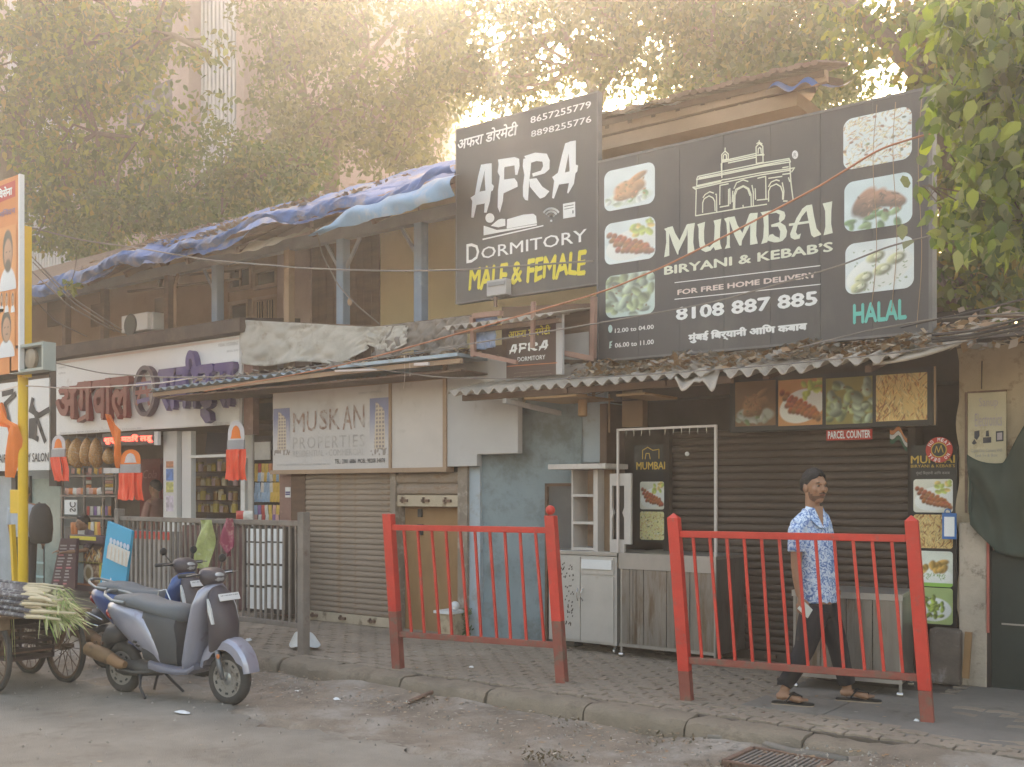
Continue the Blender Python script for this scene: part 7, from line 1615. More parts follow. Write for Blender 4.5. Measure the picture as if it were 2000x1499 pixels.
def hand_into(b, wr, d, side, palm_n, curl=.5, s=1.0):
    """palm, thumb and four fingers; wr wrist, d pointing direction, side towards the thumb, palm_n out of the palm"""
    wr, d, side, pn = Vector(wr), Vector(d).normalized(), Vector(side).normalized(), Vector(palm_n).normalized()
    pc = wr+d*.045*s
    b.tube([wr-d*.01, wr+d*.02*s, wr+d*.05*s, wr+d*.088*s], [.024*s, .028*s, .036*s, .032*s], 10, flat=.55)
    for k, (o, L_) in enumerate(((.028, .068), (.010, .078), (-.009, .072), (-.027, .056))):
        p = wr+d*.082*s+side*o*s; q = p+d*L_*.42*s+pn*curl*.012*s; w = q+(d*(1-curl*.5)+pn*curl).normalized()*L_*.32*s; e = w+(d*(1-curl)+pn*curl*1.4).normalized()*L_*.26*s
        b.tube([p-d*.02, p, q, w, e], [.0095*s, .0095*s, .009*s, .008*s, .0065*s], 8)
    p = wr+d*.03*s+side*.026*s; q = p+(d*.6+side*.7).normalized()*.035*s; w = q+(d*.9+side*.15+pn*curl*.5).normalized()*.034*s; b.tube([p-side*.012, p, q, w], [.012*s, .012*s, .0105*s, .008*s], 8)

# the walking man; own frame: x to the picture's right, y away from the street camera
dm = 7.74; W0 = ((1605-1000)/FPX*dm)
ML_ = thing('person', 'man in blue floral shirt and dark trousers walking with a white phone in hand', 'person', (CX+W0*CT-dm*ST, CY+W0*ST+dm*CT, .16), TH)
def mp(px, py, y=0.0): return ((px-1605)/265*(1+y/dm), y, max(.0, (1382-py)/265*(1+y/dm)-y*.0))
fd_ = Vector((.40, -.916, 0)).normalized(); hc_ = Vector(mp(1592, 961, .02))
b = MB(); head_into(b, hc_, fd_, 1.10)
nk = Vector(mp(1590, 1012, .04)); b.tube([hc_+Vector((-.012, .01, -.05)), nk, nk+Vector((0, 0, -.06))], [.052, .056, .07], 12)
RS_, RE, RW = Vector(mp(1552, 1038, -.05)), Vector(mp(1549, 1112, -.08)), Vector(mp(1552, 1166, -.12))
LS_, LE, LW = Vector(mp(1619, 1036, .16)), Vector(mp(1636, 1108, .19)), Vector(mp(1641, 1158, .16))
b.tube([RS_-Vector((0, 0, .02)), (RS_+RE)/2, RE, RE+(RW-RE)*.35, RW], [.048, .045, .039, .038, .026], 12); b.tube([LS_-Vector((0, 0, .02)), (LS_+LE)/2, LE, LE+(LW-LE)*.35, LW], [.048, .045, .039, .038, .026], 12)
tc_ = nk+Vector((.01, .02, -.12)); b.tube([tc_+Vector((0, 0, .05)), tc_-Vector((0, 0, .1)), Vector(mp(1600, 1120, .04)), Vector(mp(1600, 1190, .03))], [.08, .12, .12, .12], 12)   # trunk inside the shirt
for s_ in (RS_, LS_): b.tube([nk+Vector((0, .02, -.08)), s_-Vector((0, 0, .02))], [.05, .04], 10)
hipR, knR, anR = Vector(mp(1588, 1195, -.05)), Vector(mp(1566, 1272, -.07)), Vector(mp(1527, 1356, -.06)); hipL, knL, anL = Vector(mp(1612, 1195, .09)), Vector(mp(1640, 1270, .06)), Vector(mp(1660, 1358, .07))
for h_, k_, a_ in ((hipR, knR, anR), (hipL, knL, anL)): b.tube([h_, k_, a_], [.07, .05, .032], 10)
def foot_into(b, a, toe, heel):
    a, toe, heel = Vector(a), Vector(toe), Vector(heel); z = .028
    b.tube([a+Vector((0, 0, .03)), a, Vector((heel.x+.02, heel.y, .045))], [.032, .032, .034], 10)
    d = (toe-heel).normalized(); sd = Vector((-d.y, d.x, 0)); L_ = (toe-heel).length
    b.tube([heel+Vector((0, 0, .045)), heel+d*.06+Vector((0, 0, .055)), heel+d*L_*.55+Vector((0, 0, .045)), heel+d*L_*.8+Vector((0, 0, .032))], [.03, .036, .042, .04], 12, flat=.7)
    for k in range(5): p = heel+d*(L_*(.80-.02*k))+sd*(.028-.014*k); b.tube([p+Vector((0, 0, .034)), p+d*(.05-.006*k)+Vector((0, 0, .028))], [.012, .0095 if k else .012], 8)
hR, tR = Vector(mp(1513, 1374, -.05)), Vector(mp(1566, 1376, -.13)); hL, tL = Vector(mp(1648, 1376, .08)), Vector(mp(1708, 1376, .0))
hR.z = tR.z = hL.z = tL.z = .012; foot_into(b, anR, tR, hR); foot_into(b, anL, tL, hL)
hand_into(b, RW, (.12, -.06, -1), (.9, -.3, 0), (.35, .9, .1), .45); hand_into(b, LW, (.1, -.05, -1), (.5, -.8, 0), (-.8, -.5, 0), .5)
MBODY = fuse('body', b, skin_m, ML_, .0085, 3)
k0 = MB(); k0.ball((0, 0, 0), 1, 22, 18); l0 = Vector((-fd_.y, fd_.x, 0)); jc = hc_-Vector((0, 0, .0385))+fd_*.0198; VV = [jc+fd_*x*.0765+l0*y_*.0655+Vector((0, 0, z*.0835)) for x, y_, z in k0.v]; FF = [q for q in k0.f if all(k0.v[i][2] < .05-.35*max(0, k0.v[i][0]) and k0.v[i][0] > -.25 for i in q)]
b = MB(); b.add(VV, FF); obj('stubble', b, M('stubble_skin', (.15, .085, .058), .7, var=.3, vs=60), MBODY, smooth=True)
hair(ML_, hc_, fd_, 1.12, MBODY); face_bits(ML_, hc_, fd_, 1.10, True, MBODY)
beard = M('stubble', (.14, .07, .045), .8)
def shirtmat():
    m = bpy.data.materials.new('blue_floral_cotton'); m.use_nodes = True; t = m.node_tree; p = t.nodes['Principled BSDF']; tc = _n(t, 'ShaderNodeTexCoord')
    v1 = _n(t, 'ShaderNodeTexNoise', i_Scale=26.0, i_Detail=4.0, i_Distortion=2.2); t.links.new(tc.outputs['Object'], v1.inputs['Vector']); cr = _n(t, 'ShaderNodeValToRGB'); e = cr.color_ramp.elements
    e[0].position = .40; e[0].color = (.10, .18, .42, 1); e[1].position = .62; e[1].color = (.66, .74, .84, 1); n1 = e.new(.47); n1.color = (.26, .38, .62, 1); n2 = e.new(.53); n2.color = (.5, .62, .78, 1)
    t.links.new(v1.outputs[0], cr.inputs[0]); t.links.new(cr.outputs[0], p.inputs['Base Color']); p.inputs['Roughness'].default_value = .85
    wn = _n(t, 'ShaderNodeTexNoise', i_Scale=9.0, i_Detail=3.0); t.links.new(tc.outputs['Object'], wn.inputs['Vector']); bp = _n(t, 'ShaderNodeBump', i_Strength=.6, i_Distance=.02); t.links.new(wn.outputs[0], bp.inputs['Height']); t.links.new(bp.outputs[0], p.inputs['Normal']); return m
shm = shirtmat(); b = MB()
def trunk(b, secs, n=24):
    rings = []
    for px, py, y, hx, hy, tw in secs:
        c = Vector(mp(px, py, y)); rings.append([tuple(c+Vector((hx*math.cos(2*math.pi*k/n)*math.cos(tw)-hy*math.sin(2*math.pi*k/n)*math.sin(tw), hx*math.cos(2*math.pi*k/n)*math.sin(tw)+hy*math.sin(2*math.pi*k/n)*math.cos(tw), 0))) for k in range(n)])
    b.loft(rings)
TWI = .42
trunk(b, [(1602, 1187, .03, .142, .115, TWI), (1601, 1160, .03, .146, .118, TWI), (1599, 1120, .03, .142, .118, TWI), (1595, 1080, .04, .145, .117, TWI), (1590, 1050, .05, .158, .112, TWI), (1588, 1036, .05, .158, .10, TWI), (1588, 1024, .05, .13, .085, TWI), (1589, 1012, .045, .085, .072, TWI), (1589, 1004, .04, .07, .066, TWI)])
for s_ in (RS_, LS_): b.tube([nk+Vector((0, .0, -.03)), (nk+s_)/2+Vector((0, 0, .0)), s_+Vector((0, 0, .004))], [.066, .068, .064], 14)
for s_, e_ in ((RS_, RE), (LS_, LE)):
    m_ = s_+(e_-s_)*.62; b.tube([s_+Vector((0, 0, .025)), s_, s_+(e_-s_)*.3, m_], [.045, .062, .064, .066], 14)
sh_ = fuse('shirt', b, shm, ML_, .010, 3)
l__ = Vector((-fd_.y, fd_.x, 0)); cz = lambda py: Vector(mp(1589, py, .045))
tl, tr__, bt_ = cz(1000)+fd_*.074+l__*.04, cz(1000)+fd_*.074-l__*.04, cz(1042)+fd_*.128
b = MB(); b.add([tl, tr__, bt_], [(0, 1, 2)]); obj('open_neck', b, skin_m, sh_)
for q_ in (-1, 1):
    u0, u1 = cz(1000)+l__*q_*.066+fd_*.012, cz(1004)+fd_*.078+l__*q_*.04; b = MB()
    b.add([u0, u1, bt_+fd_*.004, bt_+l__*q_*.034+Vector((0, 0, .004)), cz(1026)+fd_*.10+l__*q_*.085, cz(1015)+l__*q_*.10+fd_*.03], [(0, 1, 2, 3, 4, 5)]); obj('collar', b, shm, sh_, thick=.006)
b = MB(); b.tube([mp(1571, 1014, -.0), mp(1576, 1022, -.06), mp(1590, 1030, -.085), mp(1601, 1040, -.09)], [.012, .018, .016, .006], 8, flat=.4); 
b = MB(); trm = M('black_denim', (.022, .021, .024), .8, var=.2, bump=.4, bs=30)
trunk(b, [(1601, 1215, .03, .125, .10, TWI), (1602, 1195, .03, .135, .11, TWI), (1602, 1172, .03, .13, .105, TWI)])
b.tube([hipR, hipR+(knR-hipR)*.5, knR, knR+(anR-knR)*.5, anR+Vector((0, 0, .045))], [.108, .098, .076, .066, .058], 16)
b.tube([hipL, hipL+(knL-hipL)*.5, knL, knL+(anL-knL)*.5, anL+Vector((0, 0, .035))], [.108, .098, .076, .066, .062], 16)
for a_ in (anR, anL):
    for k in range(2): b.torus(a_+Vector((0, 0, .055+.03*k)), .046, .012, (0.1*k, .2, 1), 16, 6)
fuse('trousers', b, trm, ML_, .010, 3)
sol = M('black_rubber_sandal', (.025, .022, .02), .6); soll = M('tan_sole_edge', (.35, .27, .2), .7)
for h_, t_ in ((hR, tR), (hL, tL)):
    d = (t_-h_).normalized(); sd = Vector((-d.y, d.x, 0)); L_ = (t_-h_).length; out = []
    for q, w in ((-.035, .02), (-.02, .034), (.08, .034), (.15, .044), (L_-.0, .046), (L_+.035, .036), (L_+.05, .015)): out.append((q, w))
    poly = [h_+d*q+sd*w for q, w in out]+[h_+d*q-sd*w for q, w in out[::-1]]
    b = MB(); b.slab([(p.x, p.y) for p in poly], .012, .022); so_ = obj('sandal', b, sol, ML_); b = MB(); b.slab([(p.x, p.y) for p in poly], .001, .011); obj('sole', b, soll, so_)
    tp_ = h_+d*(L_*.82)+Vector((0, 0, .05)); b = MB()
    for s_ in (-1, 1): b.tube([h_+d*.07+sd*s_*.045+Vector((0, 0, .02)), h_+d*.11+sd*s_*.035+Vector((0, 0, .075)), tp_+Vector((0, 0, .01)), tp_-Vector((0, 0, .02))], [.012, .016, .012, .007], 8, flat=.35)
    b.tube([h_+d*.10+sd*.04+Vector((0, 0, .07)), h_+d*.12+Vector((0, 0, .085)), h_+d*.10-sd*.04+Vector((0, 0, .07))], .012, 8, flat=.4); obj('strap', b, sol, so_, smooth=True)
PH = thing('mobile_phone', 'white mobile phone held in the walking man’s lowered hand', 'phone', wloc(ML_), TH)
c = Vector(mp(1566, 1196, -.14)); ax1 = Vector((.55, .05, -.52)).normalized(); ax2 = Vector((.5, -.1, .58)).normalized(); b = MB(); nn = ax1.cross(ax2).normalized(); b.obox(c, ax1*.072, ax2*.036, nn*.004); obj('case', b, M('white_phone', (.6, .64, .6), .3), PH, bev=.004)
sgn = -1 if nn.y > 0 else 1
b = MB(); b.obox(c+ax1*.045+ax2*.016+nn*sgn*.006, ax1*.014, ax2*.012, nn*.002); obj('camera', b, blackp, PH)

def standing(label, px, py_top, y, dirn, shirt, tr, h=1.66, z0=.16, pose='stand', name='person', s=1.0):
    """a figure farther off; faces the level direction dirn"""
    p = at(px, py_top, y); t = thing('person', label, 'person', (p[0], y, z0)); f = Vector((*dirn, 0)).normalized(); l = Vector((-f.y, f.x, 0)); B = Vector((p[0], y, z0)); up = Vector((0, 0, 1))
    H = h; b = MB(); hc = B+up*(H-.115); lean = Vector((0, 0, 0))
    if pose == 'lean': hc = B+up*(H-.115)+f*.25; lean = f*.2
    head_into(b, hc, f, 1.0); sh = B+up*(H*.82)+lean*.6; b.tube([hc-up*.05, sh+up*.02, sh-up*.08], [.05, .056, .07], 10)
    arms = []
    for q in (-1, 1):
        S_ = sh+l*q*.17-up*.02; E_ = S_-up*.27+l*q*.04+f*(.06 if pose == 'stand' else .12); Wr = E_-up*.22*(1 if pose == 'stand' else .1)+f*(.1 if pose == 'stand' else .26)
        b.tube([S_, E_, Wr], [.045, .037, .026], 10); arms.append((S_, E_, Wr)); b.tube([sh, S_], [.07, .05], 8); hand_into(b, Wr, (Wr-E_), f if pose == 'stand' else l*-q, l*-q if pose == 'stand' else (0, 0, -1), .4)
    hips = B+up*(H*.52); b.tube([sh-up*.05, hips], [.11, .11], 10)
    for q in (-1, 1): b.tube([hips+l*q*.08, B+l*q*.09+up*.45, B+l*q*.09+up*.08, B+l*q*.09+f*.14+up*.035], [.07, .05, .035, .035], 10)
    bd = fuse('body', b, skin_m, t, .012, 3); hair(t, hc, f, 1.03, bd); face_bits(t, hc, f, 1.0, True, bd)
    b = MB(); n = 20; rings = []
    for zf, hw, hd in ((.50, .165, .115), (.6, .165, .12), (.7, .18, .12), (.78, .20, .115), (.825, .17, .09), (.845, .08, .07)):
        c = B+up*H*zf+lean*(zf-.5)*2; rings.append([tuple(c+l*hw*math.cos(2*math.pi*k/n)+f*hd*math.sin(2*math.pi*k/n)) for k in range(n)])
    b.loft(rings)
    for S_, E_, Wr in arms: b.tube([S_, S_+(E_-S_)*.5, E_-(E_-S_)*.1], [.062, .06, .058], 12)
    fuse('shirt', b, shirt, t, .013, 3)
    b = MB(); b.tube([hips+up*.05, hips-up*.05], [.15, .15], 14)
    for q in (-1, 1): b.tube([hips+l*q*.08, B+l*q*.09+up*.45, B+l*q*.09+up*.07], [.095, .07, .058], 12)
    fuse('trousers', b, tr, t, .013, 3); return t, B, f, l
MB2, B_, f_, l_ = standing('man in a pale shirt with a black backpack standing behind the yellow post', 48, 950, -1.2, (-.75, .66), M('pale_blue_shirt', (.42, .46, .52), .85), trm, 1.64)
BP = thing('backpack', 'black backpack on the man behind the yellow post', 'backpack', tuple(B_)); c = Vector(at(80, 1020, -1.35)); b = MB(); rings = []
for z, hw, hd in ((-.30, .10, .06), (-.27, .15, .10), (-.1, .165, .13), (.08, .155, .12), (.2, .12, .09), (.26, .06, .05)): rings.append([tuple(c+Vector((CT, ST, 0))*hw*math.cos(2*math.pi*k/16)+Vector((-ST, CT, 0))*hd*math.sin(2*math.pi*k/16)+Vector((0, 0, z))) for k in range(16)])
b.loft(rings); obj('pack', b, M('black_nylon', (.025, .023, .024), .7, bump=.3, bs=30), BP, smooth=True); b = MB(); b.tube([c+Vector((-.02, .02, .22)), c+Vector((-.16, .06, .27)), c+Vector((-.22, .05, .1)), c+Vector((-.16, .03, -.2))], .018, 8, flat=.5); obj('strap', b, blackp, BP, smooth=True)
standing('man with black hair leaning forward over the snack stall behind the blue board', 196, 1012, -.25, (-.35, -.93), M('dark_check_shirt', (.1, .075, .1), .85, dirt=((.25, .2, .26), .4, 20)), trm, 1.20, .16, 'lean')
standing('dim figure in a dull pink shirt inside the sweet shop beside the white pillar', 303, 940, .25, (-.9, -.4), M('dull_pink_shirt', (.32, .16, .13), .85), trm, 1.72)
# ------------------------------------------------------------------ far building, trees
FB = thing('apartment_block', 'tall pinkish block with pale corrugated metal strips behind the trees at the left', 'building', (-16, 14, 0)); yB = 14.0
xe = at(600, 300, yB)[0]; pinkw = M('pinkish_render', (.27, .2, .18), .9, var=.12); metal_m = M('pale_ribbed_metal', (.36, .38, .4), .55, .3, var=.1)
b = MB(); b.box(xe-26, xe, yB, yB+8, 0, 24); obj('wall', b, pinkw, FB)
for l, r_0 in ((398, 482), (20, 150)):
    X0 = at(l, 300, yB)[0]; X1 = at(r_0, 300, yB)[0]; n = int((X1-X0)/.22)
    src_ = None
    for k in range(n):
        if src_ is None:
            b = MB(); b.box(X0, X0+.12, yB-.12, yB-.02, 0, 24); src_ = obj('metal_rib', b, metal_m, FB)
        else: o = src_.copy(); COL.objects.link(o); o.parent = FB; o.location.x = k*.22
for l, r_0 in ((360, 392), (485, 500)):
    b = MB(); X0 = at(l, 300, yB)[0]; X1 = at(r_0, 300, yB)[0]; b.box(X0, X1, yB-.5, yB-.01, 0, 24); obj('pilaster', b, pinkw, FB)
for fl in range(7):
    for l, r_0 in ((250, 345), (520, 590)):
        b = MB(); X0 = at(l, 300, yB)[0]; X1 = at(r_0, 300, yB)[0]; z = 3+fl*3.1; b.box(X0, X1, yB-.05, yB-.01, z, z+1.4); w = obj('window', b, M('dark_window_glass', (.05, .045, .045), .25), FB)
        b = MB(); b.box(X0-.1, X1+.1, yB-.3, yB-.06, z-.15, z-.02); obj('sill', b, pinkw, w)

bark = M('grey_brown_bark', (.13, .095, .07), .95, var=.3, vs=4, bump=.8, bs=25, stretch=(1, 1, .4))
L_green = mat_leaf('leaf_mid_green', [(.04, .07, .02), (.065, .1, .025), (.1, .135, .035), (.08, .1, .04), (.18, .17, .04)], .4)
L_yel = mat_leaf('leaf_yellow_green', [(.05, .08, .02), (.09, .125, .03), (.19, .21, .03), (.065, .095, .04), (.24, .18, .04)], .42)
L_hazy = mat_leaf('leaf_olive', [(.045, .062, .02), (.08, .1, .03), (.14, .145, .045), (.065, .075, .03)], .45)
L_near = mat_leaf('leaf_large_green', [(.06, .1, .025), (.14, .2, .04), (.26, .31, .06), (.22, .24, .13), (.09, .14, .05)], .55)
def leafcloud(clumps, size, seed, droop=.6, wide=.55, shape=4):
    """pointed leaves (two triangles folded on the midrib) round every clump (x, y, z, radius, count)"""
    r = np.random.RandomState(seed); P = []
    for (x, y, z, rad, n) in clumps:
        d = r.normal(0, 1, (n, 3)); d /= np.linalg.norm(d, axis=1)[:, None]; q = rad*r.rand(n)**.45
        P.append(np.array([x, y, z])+d*q[:, None]*np.array([1, 1, .75]))
    P = np.concatenate(P); n = len(P); a = r.rand(n)*6.28; e = -droop+r.normal(0, .6, n); s = size*(.55+.8*r.rand(n))
    D = np.stack([np.cos(a)*np.cos(e), np.sin(a)*np.cos(e), np.sin(e)], 1); t = r.normal(0, 1, (n, 3)); Sd = np.cross(D, t); Sd /= np.linalg.norm(Sd, axis=1)[:, None]
    c0 = P; c1 = P+D*(s*.42)[:, None]+Sd*(s*wide*.5)[:, None]; c2 = P+D*s[:, None]; c3 = P+D*(s*.42)[:, None]-Sd*(s*wide*.5)[:, None]
    if shape == 6:
        N = np.cross(D, Sd)*(s*.05)[:, None]; w_ = (s*wide*.5)[:, None]
        a1_, a2_ = P+D*(s*.22)[:, None]+Sd*w_*.85, P+D*(s*.55)[:, None]+Sd*w_*.85+N; b1_, b2_ = P+D*(s*.22)[:, None]-Sd*w_*.85, P+D*(s*.55)[:, None]-Sd*w_*.85+N
        return np.stack([c0, a1_, a2_, c2-N*2, b2_, b1_], 1).reshape(-1, 3)
    return np.stack([c0, c1, c2, c3], 1).reshape(-1, 3)
def limb(b, pts, r0, r1, n=8):
    k = len(pts); b.tube(pts, [r0+(r1-r0)*i/(k-1) for i in range(k)], n)
def sprigs(b, clumps, root, seed, every=3, r0=.03):
    r = random.Random(seed)
    for i, c in enumerate(clumps):
        if i % every: continue
        j = min(range(len(root)), key=lambda k: (root[k][0]-c[0])**2+(root[k][1]-c[1])**2+(root[k][2]-c[2])**2); p = root[j]
        m = ((p[0]+c[0])/2+r.uniform(-.25, .25), (p[1]+c[1])/2+r.uniform(-.2, .2), (p[2]+c[2])/2+r.uniform(-.1, .35)); limb(b, [p, m, c[:3], (c[0]+r.uniform(-.3, .3), c[1], c[2]+r.uniform(-.1, .35))], r0, r0*.3, 5)
def tree(name, label, y, trunk_px, limbs, regions, leafm, size, seed, tr=.22, rad=.55, dens=1.0, droop=.6, y_spread=1.2, wide=.55, ground=0.0, shape=4):
    """trunk_px: points of the trunk as seen from the street on plane y; regions: (px, py, half width, half height, clumps, leaves per clump)"""
    base_ = at(*trunk_px[0], y); t = thing(name, label, 'tree', (base_[0], y, ground)); r = random.Random(seed)
    b = MB(); P = [(base_[0], y, ground)]+[at(px, py, y) for px, py in trunk_px]; limb(b, P, tr*1.25, tr*.6, 10); obj('trunk', b, bark, t, smooth=True)
    roots = list(P[1:])
    for k, lb in enumerate(limbs):
        w, pts = lb; L3 = [at(px, py, y+dy) for px, py, dy in pts]; b = MB(); limb(b, L3, w, w*.35, 8); obj('limb', b, bark, t, smooth=True); roots += L3[1:]
    cl = []
    for px, py, hw, hh, n, m in regions:
        for k in range(n):
            a = r.random()*6.28; q = math.sqrt(r.random()); p = at(px+hw*q*math.cos(a), py+hh*q*math.sin(a), y+r.uniform(-y_spread, y_spread)); cl.append((*p, rad*r.uniform(.5, 1.2), int(m*dens)))
    b = MB(); sprigs(b, cl, roots, seed, 3, .035 if y > 0 else .008); obj('twigs', b, bark, t, kind='stuff')
    big('crown', leafcloud(cl, size, seed, droop, wide, shape), None, leafm, t, kind='stuff', nper=shape); return t
tree('peepal_tree', 'big leafy tree with yellow green heart shaped leaves filling the upper left', 4.0, [(15, 480), (20, 330), (35, 230), (55, 100)],
     [(.12, [(35, 230, 0), (70, 150, -.3), (150, 90, -.5), (240, 60, -.6), (340, 70, -.7), (410, 105, -.8)]), (.09, [(20, 330, 0), (90, 220, .4), (170, 150, .5), (230, 90, .3)]), (.07, [(25, 400, 0), (110, 300, -.6), (190, 260, -.9), (270, 270, -1)]), (.08, [(55, 100, 0), (70, 20, .2), (60, -60, 0)]), (.05, [(300, 60, -.6), (330, -20, -.6)])],
     [(30, 120, 110, 200, 52, 95), (130, 60, 150, 110, 50, 95), (280, 70, 120, 120, 26, 75), (120, 260, 130, 150, 50, 90), (260, 260, 120, 120, 26, 70), (60, 400, 90, 90, 22, 90), (190, 420, 110, 90, 34, 85), (420, 150, 60, 120, 4, 30)], L_yel, .17, 5, tr=.3, rad=.55, y_spread=1.6, shape=6)
tree('background_tree', 'hazy olive tree behind the tarpaulin roof between the pink block and the dormitory board', 7.5, [(640, 520), (650, 300), (660, 180)],
     [(.1, [(650, 300, 0), (600, 200, 0), (540, 120, .4), (500, 30, .4)]), (.1, [(660, 200, 0), (720, 110, 0), (790, 30, .4)]), (.08, [(655, 260, 0), (720, 220, 0), (800, 180, 0)]), (.06, [(650, 300, 0), (560, 300, 0), (470, 280, 0)])],
     [(610, 110, 100, 150, 38, 80), (760, 120, 130, 150, 34, 66), (560, 270, 70, 100, 22, 80), (620, 260, 60, 60, 18, 90), (740, 250, 80, 70, 22, 74), (820, 220, 60, 80, 16, 66), (600, 20, 130, 60, 28, 80), (860, 60, 80, 110, 20, 60), (780, 320, 60, 25, 10, 80)], L_hazy, .16, 6, tr=.2, rad=.8, y_spread=2)
tree('shadowed_tree', 'low dark green tree just above the tarpaulin roof at the left', 3.2, [(380, 620), (390, 480), (400, 430)],
     [(.06, [(390, 470, 0), (300, 420, 0), (240, 400, .3)]), (.06, [(400, 430, 0), (470, 350, 0), (530, 320, .3)])],
     [(250, 400, 90, 60, 30, 110), (380, 400, 110, 50, 40, 110), (500, 350, 90, 50, 30, 100), (440, 300, 80, 50, 16, 80), (150, 470, 60, 40, 16, 100), (590, 320, 40, 40, 12, 80)], L_green, .12, 7, tr=.14, rad=.45, y_spread=.9)
tree('slender_tree', 'slender forking tree against the bright sky between the two signboards', 5.5, [(1172, 500), (1168, 220), (1176, 170)],
     [(.07, [(1168, 190, 0), (1130, 130, 0), (1100, 60, .3), (1060, -10, .3)]), (.07, [(1176, 170, 0), (1215, 120, 0), (1260, 60, .3), (1280, -20, .3)]), (.05, [(1215, 120, 0), (1200, 50, 0), (1190, -20, 0)]), (.04, [(1260, 60, 0), (1320, 50, 0), (1380, 20, 0)])],
     [(950, 80, 120, 110, 34, 60), (1080, 70, 90, 100, 24, 58), (1180, 40, 100, 70, 26, 60), (1010, 170, 100, 50, 16, 60), (1290, 90, 100, 90, 32, 62), (1200, 140, 70, 50, 14, 50), (900, 160, 60, 60, 16, 70), (1000, -20, 200, 40, 26, 60), (1250, 0, 120, 40, 18, 60)], L_hazy, .13, 8, tr=.1, rad=.6, y_spread=1.5)
tree('open_crowned_tree', 'open crowned tree with thin branches above the biryani signboard', 6.0, [(1500, 420), (1480, 250), (1460, 120)],
     [(.06, [(1460, 150, 0), (1400, 60, 0), (1370, -30, 0)]), (.06, [(1480, 200, 0), (1540, 90, 0), (1530, -20, 0)]), (.05, [(1480, 250, 0), (1390, 170, 0), (1330, 110, 0)]), (.05, [(1490, 260, 0), (1620, 150, 0), (1660, 40, 0)]), (.04, [(1460, 120, 0), (1470, 40, 0), (1450, -30, 0)])],
     [(1390, 70, 110, 110, 46, 68), (1530, 70, 110, 100, 48, 70), (1620, 110, 80, 100, 26, 56), (1350, 160, 70, 45, 16, 60), (1480, 140, 90, 45, 22, 64), (1600, 180, 60, 35, 14, 60), (1450, -10, 220, 40, 34, 70)], L_green, .13, 9, tr=.13, rad=.6, y_spread=1.5)
tree('leaning_tree', 'thick leaning tree trunk rising behind the right end of the biryani signboard', 2.2, [(1905, 640), (1895, 480), (1865, 330), (1825, 180)],
     [(.15, [(1830, 190, 0), (1790, 130, 0), (1740, 85, .2), (1690, 40, .3), (1640, -20, .4)]), (.10, [(1825, 180, 0), (1812, 110, .3), (1780, 40, .5), (1760, -30, .5)]), (.08, [(1895, 480, 0), (1850, 420, -.2), (1800, 330, .3)]), (.08, [(1890, 560, 0), (1930, 520, 0), (1945, 430, 0), (1930, 350, 0)]), (.05, [(1930, 600, 0), (1965, 620, 0), (2010, 590, 0)])],
     [(1700, 60, 90, 60, 6, 40), (1800, 40, 60, 60, 8, 50), (1890, 120, 80, 130, 34, 80), (1960, 90, 80, 130, 40, 90), (1930, 330, 80, 130, 34, 90), (1960, 560, 60, 80, 18, 60), (1850, 590, 34, 50, 10, 60), (1845, 520, 26, 60, 9, 60), (1980, 450, 40, 90, 18, 80)], L_yel, .12, 10, tr=.26, rad=.45, y_spread=1.0, shape=6)
# overhanging foreground bough at the right
tree('overhanging_tree', 'large leaved green bough hanging in from the right over the signboard end', -1.9, [(2230, 700), (2200, 300), (2150, 120)],
     [(.018, [(2200, 250, 0), (2050, 250, 0), (1960, 240, 0), (1915, 220, .2)]), (.018, [(2150, 120, 0), (2020, 90, 0), (1900, 60, .2), (1780, 20, .2)]), (.016, [(2200, 350, 0), (2050, 380, 0), (1950, 360, 0), (1910, 380, .2)]), (.012, [(2100, 450, 0), (1980, 440, 0), (1920, 460, 0)])],
     [(1970, 60, 90, 90, 17, 30), (1950, 200, 80, 90, 18, 30), (1970, 330, 80, 90, 19, 30), (1915, 400, 55, 80, 12, 30), (1985, 430, 40, 50, 8, 28), (1850, 40, 60, 50, 8, 22), (1850, 260, 25, 70, 5, 14), (1825, 410, 25, 40, 2, 8), (1990, 200, 60, 160, 12, 34)], L_near, .115, 12, tr=.12, rad=.26, y_spread=.45, droop=.9, wide=.62, shape=6)
# leaf spray hanging by the tarpaulin
t = thing('leaf_spray', 'bright yellow green leaf spray hanging over the edge of the blue tarpaulin', 'leaves', at(138, 545, -.9)); c = at(138, 555, -.95)
b = MB(); b.tube([at(150, 500, -.9), at(146, 530, -.92), c], .006, 5); obj('twig', b, bark, t); big('leaf_blades', leafcloud([(c[0], c[1], c[2], .16, 26)], .13, 30), None, L_yel, t, kind='stuff')
# a wall of shrubbery and wall closing the far left, beyond the shops
t = thing('row_end_house', 'plain brown house end beyond the salon at the far left', 'building', (-20, 2, 0)); b = MB(); b.box(-30, -14.2, -.2, 3, 0, 5.2); obj('wall', b, brownwood, t)

